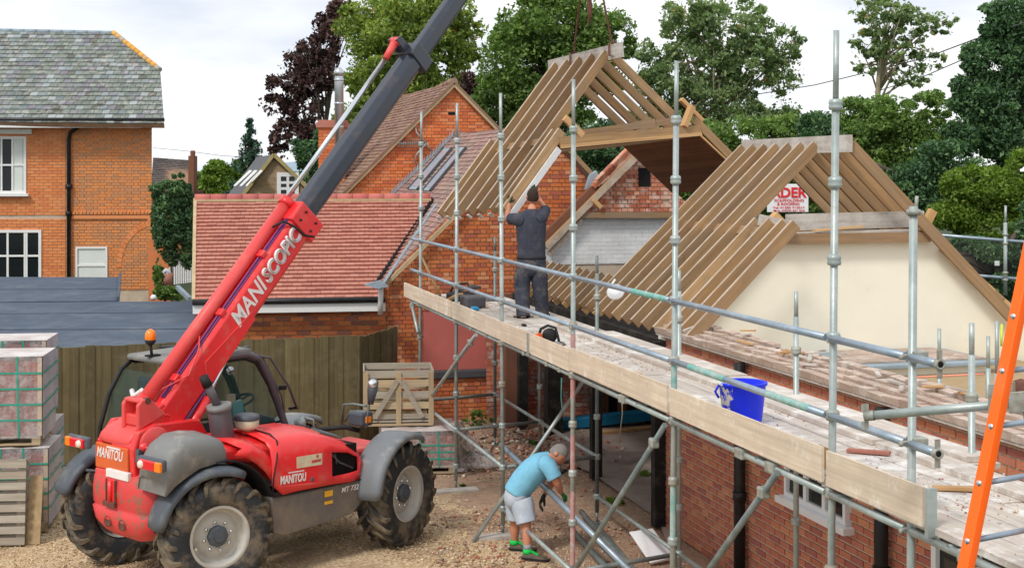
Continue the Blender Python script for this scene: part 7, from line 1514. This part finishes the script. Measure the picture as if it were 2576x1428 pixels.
def tree(name, label, cat, blobs, d, nleaf, size, mat, trunk=None, group=None, thick=1.0, seed=1, ncl=60, clr=.55, bark='bark_grey', tr=.22, accent=0, hang=0, limbs=14, fill=.9):
    """blobs: crown masses (px, py, rx, ry) read off the photograph at distance d, made round in depth; trunk: (px, py base), (px, py top)"""
    rn = np.random.RandomState(seed); k = d/FX
    if trunk is None: bx = blobs[0][0]; trunk = ((bx, blobs[0][1]+blobs[0][3]*1.4), (bx, blobs[0][1]))
    b0, b1 = at(*trunk[0], d), at(*trunk[1], d); root = thing(name, label, cat, (b0.x, b0.y, 0), group)
    nleaf = int(nleaf*1.5); P = []; T = []; tips = []
    vol = np.array([b[2]*b[3] for b in blobs], float); vol /= vol.sum()
    for b, q in zip(blobs, vol):
        c = at(b[0], b[1], d); rx, rz = b[2]*k, b[3]*k; ry = min(rx, 1.0*rz+.3, 4.0)*thick
        nc = max(3, int(ncl*q)); 
        dirs = rn.normal(0, 1, (nc, 3)); dirs /= np.linalg.norm(dirs, axis=1)[:, None]; rad = rn.uniform(.45, 1.0, nc)**.7
        cc = np.array(c)[None]+dirs*rad[:, None]*np.array([rx, ry, rz])[None]
        cr = rn.uniform(.55, 1.25, nc)*clr*min(rx, rz)*.55
        for x in cc: tips.append(V(x))
        m_ = int(nleaf*q/nc)
        for j in range(nc):
            dd_ = rn.normal(0, 1, (m_, 3)); dd_ /= np.linalg.norm(dd_, axis=1)[:, None]; rr = rn.uniform(.25, 1, m_)**.55
            pp_ = cc[j][None]+dd_*rr[:, None]*cr[j]*np.array([1.15, 1.1, .75])[None]
            if hang: pp_[:, 2] -= hang*rn.uniform(0, 1, m_)**2*cr[j]
            P.append(pp_); T.append(np.full(m_, rn.uniform(.02, .42)))
    nf = int(nleaf*fill)
    for b, q in zip(blobs, vol):
        c = at(b[0], b[1], d); rx, rz = b[2]*k, b[3]*k; ry = min(rx, 1.0*rz+.3, 4.0)*thick; n_ = int(nf*q)
        dd_ = rn.normal(0, 1, (n_, 3)); dd_ /= np.linalg.norm(dd_, axis=1)[:, None]; rr = rn.uniform(.1, 1.12, n_)**.5
        q_ = np.array(c)[None]+dd_*rr[:, None]*np.array([rx, ry, rz])[None]
        lump = np.sin(q_[:, 0]*2.3/clr+q_[:, 2]*1.7)+np.sin(q_[:, 1]*2.1+q_[:, 0]*1.1/clr)+np.sin(q_[:, 2]*3.1/clr+1)+rn.normal(0, .7, n_) > -.5
        P.append(q_[lump]); T.append(rn.uniform(.0, .38, n_)[lump])
    P = np.concatenate(P); T = np.concatenate(T)
    leafmesh('crown', P, size, mat, root, rn, T)
    if accent:
        idx = rn.choice(len(P), accent); leafmesh('autumn_leaves', P[idx]+rn.normal(0, .05, (accent, 3)), size*1.1, 'leaf_autumn', root, rn)
    m = MB(); base = V((b0.x, b0.y, 0)); m.tube([base, base.lerp(b0, .5)+V((.05, 0, 0)), b0, b0.lerp(b1, .5)+V((rn.uniform(-.2, .2), 0, 0)), b1], [tr*1.3, tr*1.05, tr*.9, tr*.6, tr*.2], 9)
    m.build('trunk', bark, root)
    m = MB(); sel = rn.choice(len(tips), min(limbs, len(tips)), replace=False)
    for s_ in sel:
        e = tips[s_]; st = b0.lerp(b1, float(rn.uniform(.05, .8))); mid = st.lerp(e, .5)+V((0, 0, .08*(e-st).length)); m.tube([st, mid, e], [tr*.35, tr*.22, tr*.07], 6)
    m.build('limbs', bark, root); return root
tree('beech_tree', 'dark purple leaved tree with drooping branches left of the steel flue', 'tree', [(830, 90, 45, 70), (770, 130, 55, 38), (800, 190, 60, 50), (725, 200, 55, 38), (690, 262, 40, 30), (770, 260, 60, 40), (730, 330, 48, 40), (790, 340, 45, 45), (705, 385, 25, 28), (865, 40, 40, 45)], 56, 8500, .115, 'leaf_copper', ((800, 430), (850, 100)), seed=2, ncl=150, clr=.55, hang=1.4, limbs=50, fill=.25, tr=.11)
tree('copper_beech', 'dark red leaved tree showing behind the tall orange gable', 'tree', [(1168, 225, 42, 45), (1195, 262, 20, 30)], 54, 2500, .11, 'leaf_copper', ((1170, 300), (1170, 200)), seed=3, ncl=18)
tree('lime_tree', 'tall yellow green tree with some autumn leaves directly behind the crane boom', 'tree', [(985, 60, 130, 90), (940, 170, 95, 85), (915, 280, 70, 70), (1060, 120, 100, 90), (1120, 40, 80, 70), (1150, 130, 55, 50), (1010, 230, 100, 70), (1190, 70, 35, 28), (890, 350, 50, 45), (1090, 190, 70, 45)], 46, 30000, .085, 'leaf_yellow', ((1000, 430), (1020, 40)), seed=4, ncl=150, accent=260, clr=.6)
tree('oak_tree', 'dense green tree behind the lifting chains', 'tree', [(1400, 60, 150, 90), (1310, 150, 105, 95), (1460, 150, 120, 90), (1270, 250, 75, 90), (1400, 250, 120, 80), (1530, 80, 70, 60), (1520, 190, 60, 50), (1560, 120, 40, 50), (1230, 330, 50, 40)], 50, 34000, .10, 'leaf_mid', ((1400, 420), (1400, 20)), seed=5, ncl=150, clr=.6, accent=30)
tree('ash_tree', 'loose light green tree with pale limbs seen right of the hanging roof section', 'tree', [(1720, 60, 70, 75), (1830, 70, 110, 80), (1740, 170, 110, 75), (1880, 170, 90, 75), (1660, 220, 70, 80), (1960, 190, 60, 50), (1965, 110, 50, 50), (1800, 270, 130, 70), (1940, 290, 80, 50), (1990, 150, 25, 22), (1640, 130, 40, 40), (1650, 300, 60, 60), (1620, 380, 60, 50)], 45, 19000, .085, 'leaf_airy', ((1800, 430), (1810, 60)), seed=6, ncl=260, clr=.5, bark='bark_pale', tr=.14, limbs=60, accent=50, fill=.6)
tree('ash_tree', 'slender sparse tree standing alone against the sky behind the tallest scaffold pole', 'tree', [(2220, 40, 75, 55), (2190, 110, 50, 45), (2290, 60, 60, 50), (2250, 130, 70, 40), (2330, 150, 55, 28), (2180, 165, 38, 28), (2370, 60, 45, 30), (2290, 190, 60, 28), (2160, 20, 30, 25)], 42, 4200, .085, 'leaf_airy', ((2205, 290), (2240, 20)), seed=7, fill=.3, ncl=170, clr=.40, bark='bark_pale', tr=.10, limbs=40, accent=60)
tree('dark_tree', 'tall dark green tree at the right picture edge', 'tree', [(2540, 60, 70, 70), (2500, 150, 75, 60), (2570, 190, 80, 90), (2480, 260, 80, 70), (2550, 350, 90, 80), (2440, 330, 60, 50), (2420, 215, 30, 25)], 34, 30000, .065, 'leaf_dark', ((2550, 480), (2560, 60)), seed=8, ncl=150, clr=.62)
tree('bush', 'mid green bush behind the tallest scaffold pole', 'bush', [(2150, 330, 75, 80), (2230, 300, 90, 60), (2180, 420, 70, 70), (2290, 380, 90, 90), (2330, 280, 60, 50)], 38, 22000, .062, 'leaf_mid', ((2200, 470), (2200, 300)), seed=9, ncl=120, accent=40, clr=.65)
tree('bush', 'dark green bush low down behind the roof frame ridge', 'bush', [(2170, 480, 90, 60), (2290, 480, 80, 70), (2380, 420, 80, 70), (2060, 340, 60, 60), (2100, 420, 50, 50)], 33, 16000, .06, 'leaf_dark', ((2290, 560), (2290, 420)), seed=10, ncl=90, clr=.7)
tree('bush', 'bright yellow green bush above the rear scaffold rails', 'bush', [(2450, 470, 80, 55), (2540, 500, 70, 70), (2400, 540, 70, 40), (2490, 570, 90, 45), (2570, 420, 40, 50)], 29, 17000, .052, 'leaf_bright', ((2480, 640), (2480, 480)), seed=11, ncl=110, clr=.6)
tree('bush', 'shrubbery behind the mesh panels', 'bush', [(2430, 650, 90, 60), (2540, 680, 90, 70), (2620, 600, 60, 90)], 27, 11000, .05, 'leaf_dark', ((2500, 720), (2500, 640)), seed=12, ncl=60, clr=.8)
tree('bush', 'dark hedge mass under the oak behind the far gable', 'bush', [(1510, 360, 90, 60), (1480, 430, 60, 60), (1560, 450, 60, 60), (1640, 350, 70, 50), (1250, 400, 60, 60), (1340, 380, 80, 60)], 42, 19000, .07, 'leaf_dark', ((1500, 480), (1500, 380)), seed=13, ncl=90, clr=.75)
tree('bush', 'green hedge mass between the two roof frames', 'bush', [(1760, 350, 90, 50), (1880, 340, 90, 50), (1980, 350, 80, 60), (1830, 420, 110, 60), (1700, 420, 60, 60), (1960, 430, 90, 60), (1990, 500, 90, 60), (2080, 510, 70, 60), (1720, 490, 60, 40)], 39, 28000, .062, 'leaf_mid', ((1850, 480), (1850, 360)), seed=14, ncl=120, clr=.7, accent=20)
tree('bush', 'dark bush under the copper tree beside the grey roofed cottage', 'bush', [(790, 395, 45, 40), (820, 350, 30, 40), (760, 375, 30, 25)], 52, 4500, .085, 'leaf_dark', ((790, 440), (790, 380)), seed=15, ncl=28, clr=.8)
tree('bush', 'pale green bushes in the distance beside the spruce', 'bush', [(545, 440, 35, 40), (520, 475, 30, 30), (570, 480, 35, 30), (600, 430, 20, 30)], 75, 5200, .12, 'leaf_bright', ((545, 500), (545, 450)), seed=16, ncl=36, clr=.75)
tree('hedge', 'long distant hedge line at the horizon', 'hedge', [(500+i*36, 446, 26, 16) for i in range(9)], 120, 4200, .2, 'leaf_mid', ((640, 460), (640, 445)), seed=17, ncl=40, clr=.9, tr=.1)
# spruce
def spruce(px, ytop, ybase, d, wid):
    rn = np.random.RandomState(20); b, t = at(px, ybase, d), at(px, ytop, d); root = thing('spruce_tree', 'small pointed spruce standing in front of the pale sky left of the purple tree', 'tree', (b.x, b.y, 0))
    m = MB(); m.tube([V((b.x, b.y, 0)), b, t], [.2, .16, .02], 8); m.build('trunk', 'bark_grey', root)
    P = []; m = MB(); nlev = 17
    for j in range(nlev):
        u = (j+.6)/nlev; z = t.z+(b.z-t.z)*u; r_ = wid*d/FX*(u**1.05)*rn.uniform(.8, 1.1)
        for i in range(5+j//4):
            a = rn.uniform(0, 6.28); e = V((b.x+math.cos(a)*r_, b.y+math.sin(a)*r_, z-.10*r_+rn.uniform(-.1, .1))); s_ = V((b.x, b.y, z+.05)); m.tube([s_, s_.lerp(e, .5)-Z*.05, e], [.03, .02, .01], 4)
            n = int(40+90*u); w = rn.uniform(.1, 1, n)[:, None]; P.append(np.array(s_)[None]*(1-w)+np.array(e)[None]*w+rn.normal(0, .05+.04*u, (n, 3))*np.array([1, 1, .7])-np.array([0, 0, .10])*rn.uniform(0, 1, (n, 1)))
    m.build('limbs', 'bark_grey', root); leafmesh('crown', np.concatenate(P), .07, 'leaf_spruce', root, rn, None, .1)
spruce(628, 296, 500, 60, 88)
# ivy over the garden arch beside the left house
tree('ivy', 'dark ivy bush hanging over the brick garden arch', 'ivy', [(430, 480, 45, 38), (415, 540, 34, 55), (455, 545, 36, 70), (420, 590, 32, 40), (430, 640, 26, 24), (470, 620, 18, 60), (398, 570, 14, 70), (440, 455, 35, 18), (395, 690, 10, 40), (474, 500, 16, 50)], 31.5, 18000, .048, 'leaf_dark', ((430, 640), (430, 500)), seed=22, ncl=80, clr=.8, accent=20, tr=.03)
tree('shrub', 'low leafy plants beside the garden path', 'plant', [(415, 735, 28, 16), (400, 690, 10, 30), (440, 745, 20, 10)], 30.5, 2600, .045, 'leaf_mid', ((415, 750), (415, 735)), seed=23, ncl=20, clr=.9, tr=.03)
tree('flowering_plant', 'white flowering plant in a terracotta pot by the picket fence', 'plant', [(413, 684, 13, 7)], 31, 500, .035, 'white_board', ((413, 700), (413, 690)), seed=24, ncl=8, clr=1, tr=.02)
tag(MB().lathe([(0, 0), (.14, 0), (.19, .3), (.17, .3), (.13, .03)], at(413, 722, 31), Z, 16).build('flower_pot', 'tile_red'), 'terracotta pot of white flowers by the picket fence', 'pot')
ga = thing('garden_arch', 'orange brick arch and pier under the ivy', 'arch', at(420, 760, 33)); m = MB()
b = at(395, 760, 33.2); m.box((b.x+.1, b.y, 1.4), (.5, .4, 2.9)); m.build('pier', 'brick_house', ga)
m = MB(); c_ = at(385, 640, 33)
for i in range(12): a = R(5+i*8); m.box(c_+V((math.cos(a)*.55, 0, math.sin(a)*.75)), (.2, .35, .11), (V((math.cos(a), 0, math.sin(a))), Y3, V((-math.sin(a), 0, math.cos(a)))), r=i*.37 % 1)
m.build('arch_ring', 'brick_house', ga)
pf = thing('picket_fence', 'white picket gate at the end of the garden path', 'fence', at(455, 715, 33))
for i in range(11): piece('picket', 'white_paint', pf, at(428+i*5.6, 716-i*.6, 33), at(428+i*5.6, 652+(i % 3)*2, 33), .035, .02, up=Y3)
for y in (668, 705): piece('rail', 'white_paint', pf, at(425, y, 33.05), at(488, y-3, 33.05), .03, .05)
sheet('garden_path', [at(395, 790, 28)*1, at(500, 790, 28), at(492, 720, 33), at(440, 735, 33)], 'paving', .6)
o = bpy.data.objects['garden_path']
tag(MB().beam(at(447, 722, 30), at(478, 752, 28.5), .08, .08).build('path_edge', 'lead'), 'grey kerb edging along the garden path', 'kerb')
tag(MB().lathe([(0, 0), (.06, .02), (.07, .07), (.04, .12), (0, .13)], at(386, 756, 30), Z, 14).build('garden_lamp', 'white_board'), 'small white globe light at the corner of the left house', 'lamp')
# weeds against the gable wall
for i, (px, py, w) in enumerate([(1098, 1078, 34), (1128, 1108, 34), (1205, 1068, 46), (1120, 1130, 14), (1340, 1118, 12), (1165, 1225, 8), (1085, 1115, 16), (1180, 1150, 16), (1290, 1215, 9)]):
    g_ = ground(px, py); dd_ = g_.y; tree('weed', ['weeds against the brick gable directly right of the slatted crate', 'second clump of weeds right of the slatted crate, nearer the scaffold pole', 'broad clump of weeds at the gable foot between two scaffold poles', 'small weeds on the bare earth right of the plastic film', 'tiny weed at the foot of the post near the rubble pile', 'small green weed in the gravel just behind the bent man', 'leafy weeds beside the torn plastic film', 'low weed on the rubble slope left of the second pole', 'tiny weed in the gravel at the feet of the bent man'][i], 'plant', [(px, py-w*.35, w, w*.45)], dd_, int(60+w*22), .03, 'leaf_mid', ((px, py), (px, py-w*.5)), seed=30+i, ncl=16, clr=.45, fill=.1, tr=.008, group='weeds by the scaffold', limbs=5)
for i, (px, py, w) in enumerate([(1455, 1225, 22), (1225, 0, 0), (1600, 1190, 12), (1280, 950+270, 6)]):
    if not w: continue
    px0 = [1935, 0, 1600, 1290][i]; 
for (px, py, w, lb_) in ((1545, 1268, 24, 'largest brownish clump of old moss on the bay floor'), (1622, 1200, 14, 'small moss patch on the bay floor near the brick corner'), (1310, 1155+60, 10, 'small moss tuft in the gravel beside the bent man')):
    g_ = ground(px, py); tree('moss_clump', lb_, 'moss', [(px, py-6, w, 9)], g_.y, int(w*26), .03, 'leaf_moss' if 'leaf_moss' in MATS else 'leaf_yellow', ((px, py), (px, py-6)), seed=60+w, ncl=9, clr=1, tr=.006, group='moss clumps', limbs=3)

# ------------------------------------------------------------------ distant buildings
cB = thing('tan_cottage', 'distant tan brick cottage with a grey slate roof, rooflights and white window', 'house', at(690, 498, 50))
Pc = at(690, 500, 50); cp = lambda px, py: to2(Pc, V((1, .05, 0)).normalized(), Z, hit(px, py, Pc, V((.05, -1, 0)).normalized())); Uc = V((1, .05, 0)).normalized(); Nc = V((Uc.y, -Uc.x, 0))
ol = [cp(*q) for q in ((600, 560), (775, 560), (775, 470), (690, 393), (600, 498))]
w_ = slab(Pc, Uc, Z, ol, .25, Nc).build('wall', 'mortar_yellow', cB); wr = (cp(697, 0)[0], cp(0, 500)[1], cp(752, 0)[0], cp(0, 434)[1])
field(w_, 'brick', 'brick_tan', Pc, Uc, Z, ol, .23, .076, .01, .01, holes=[wr], limit=60)
window(cB, Pc, Uc, Z, *wr, fr=.14, cols=(1, 1), rows=(1, 1, 1), bars=.09, sill=False, proud=.05)
for a_, b_ in (((690, 389), (605, 500)), ((690, 389), (775, 472))): m = MB(); m.beam(Pc+Uc*cp(*a_)[0]+Z*cp(*a_)[1]+Nc*.1, Pc+Uc*cp(*b_)[0]+Z*cp(*b_)[1]+Nc*.1, .2, .12); m.build('bargeboard', m_plain('barge_yellow', (.45, .36, .16), .7) if 'barge_yellow' not in MATS else 'barge_yellow', cB)
a_, r_ = Pc+Uc*cp(600, 506)[0]+Z*cp(600, 506)[1]+Nc*.15, Pc+Uc*cp(690, 389)[0]+Z*cp(690, 389)[1]+Nc*.15; Lb = V((-.26, 1, 0)).normalized()*7.5
nC = (r_-a_).cross(Lb); nC = nC if nC.z > 0 else -nC
m = MB(); m.prism([a_, r_, r_+Lb, a_+Lb], V((0, 0, -.12))); rC = m.build('roof', 'slate_flat', cB)
r2_ = Pc+Uc*cp(778, 474)[0]+Z*cp(778, 474)[1]; m = MB(); m.prism([r_, r2_, r2_+Lb, r_+Lb], V((0, 0, -.12))); m.build('far_roof_slope', 'slate_flat', cB)
for i in range(3):
    q = [hit(px, py, a_+nC.normalized()*.05, nC) for px, py in ((588+i*15, 466), (593+i*15, 466), (640+i*13-6, 428), (633+i*13-6, 428))]
    link('rooflight', slab_mesh('rooflight', q, V((0, 0, -.05))), 'white_paint', cB)
cD = thing('far_house', 'far house with a dark mossy tile roof beyond the ivy', 'house', at(440, 450, 58)); q = [at(385, 398, 58), at(474, 404, 58), at(474, 470, 55), at(380, 470, 55)]
m = MB(); m.prism(q, V((0, .3, -.1))); rD = m.build('roof', 'mortar_dark', cD); Ud_ = (q[1]-q[0]).normalized(); Wd_ = (q[0]-q[3]); Wd_ = (Wd_-Ud_*Wd_.dot(Ud_)).normalized()
field(rD, 'tile', 'tile_dark', q[3], Ud_, Wd_, [to2(q[3], Ud_, Wd_, p) for p in (q[3], q[2], q[1], q[0])], .25, .2, .02, .03, lift=.02, limit=60)
m = MB(); m.box(at(430, 480, 57.5)-Z*1.5, (2.0, 3, 3)); m.build('wall', 'brick_dark', cD)
b = at(485, 500, 54); t = at(485, 392, 54); m = MB(); m.box((b.x, b.y, (b.z+t.z)/2-1), (.21, .6, t.z-b.z+2)); m.lathe([(0.09, 0), (.1, .12), (.08, .2)], t, Z, 10); o = m.build('chimney', 'brick_dark', cD)
# builder's board behind the roof frame
bd = thing('sign_board', 'white board with red lettering partly hidden behind the roof frame rafters', 'sign', at(1980, 500, 24)); sd_ = 24.2
q = [at(1930, 534, sd_), at(2034, 534, sd_), at(2034, 463, sd_), at(1930, 463, sd_)]; m = MB(); m.prism(q, V((0, .02, 0))); m.build('board', 'white_board', bd, bevel=.02)
m_plain('sign_red', (.75, .03, .03), .6, 0, .05, 4)
Ub = V((1, 0, 0)); k = sd_/FX
def sl(s, px, py, w, h, bold=.01): lettering(s, bd, 'sign_red', at(px, py, sd_-.012), Ub, Z, w*k, h*k, bold=bold)
sl('ADER', 1938, 497, 92, 26, .03); sl('SCAFFOLDING', 1948, 507, 74, 7); sl('& ROOFING', 1955, 516, 56, 7); sl('Tel: 01280 712017', 1944, 524, 80, 5); sl('Mob: 07970 821 004', 1946, 532, 78, 5)
for px in (1945, 2022): b = at(px, 540, sd_+.05); m = MB(); m.tube([V((b.x, b.y, 0)), at(px, 470, sd_+.05)], .03, 6); m.build('post', 'timber_dark', bd)
# overhead cables
for nm, pts, lb in (('overhead_cable', [(1900, 238, 55), (2050, 214, 50), (2200, 178, 44), (2330, 145, 40), (2450, 100, 36), (2600, 50, 32)], 'black overhead cable crossing the sky behind the sparse tree'), ('overhead_cable', [(2200, 232, 52), (2330, 190, 46), (2450, 138, 40), (2600, 85, 36)], 'thinner overhead cable below the black one at the right'), ('overhead_cable', [(385, 372, 60), (470, 380, 60), (560, 392, 60), (660, 398, 60)], 'thin cable across the pale sky right of the left house')):
    m = MB(); m.tube([at(*p) for p in pts], .016 if 'black' in lb else .010, 6); tag(m.build(nm, 'slate_flat'), lb, 'cable')
tag(MB().prism([g2f(1470, 478, -.1), g2f(1482, 440, -.1), g2f(1500, 428, -.1), g2f(1512, 452, -.1), g2f(1490, 480, -.1)], V((0, .3, 0))).build('lead_sheet', 'lead', bevel=.02), 'crumpled grey lead sheet in the valley beside the far gable', 'lead sheet')
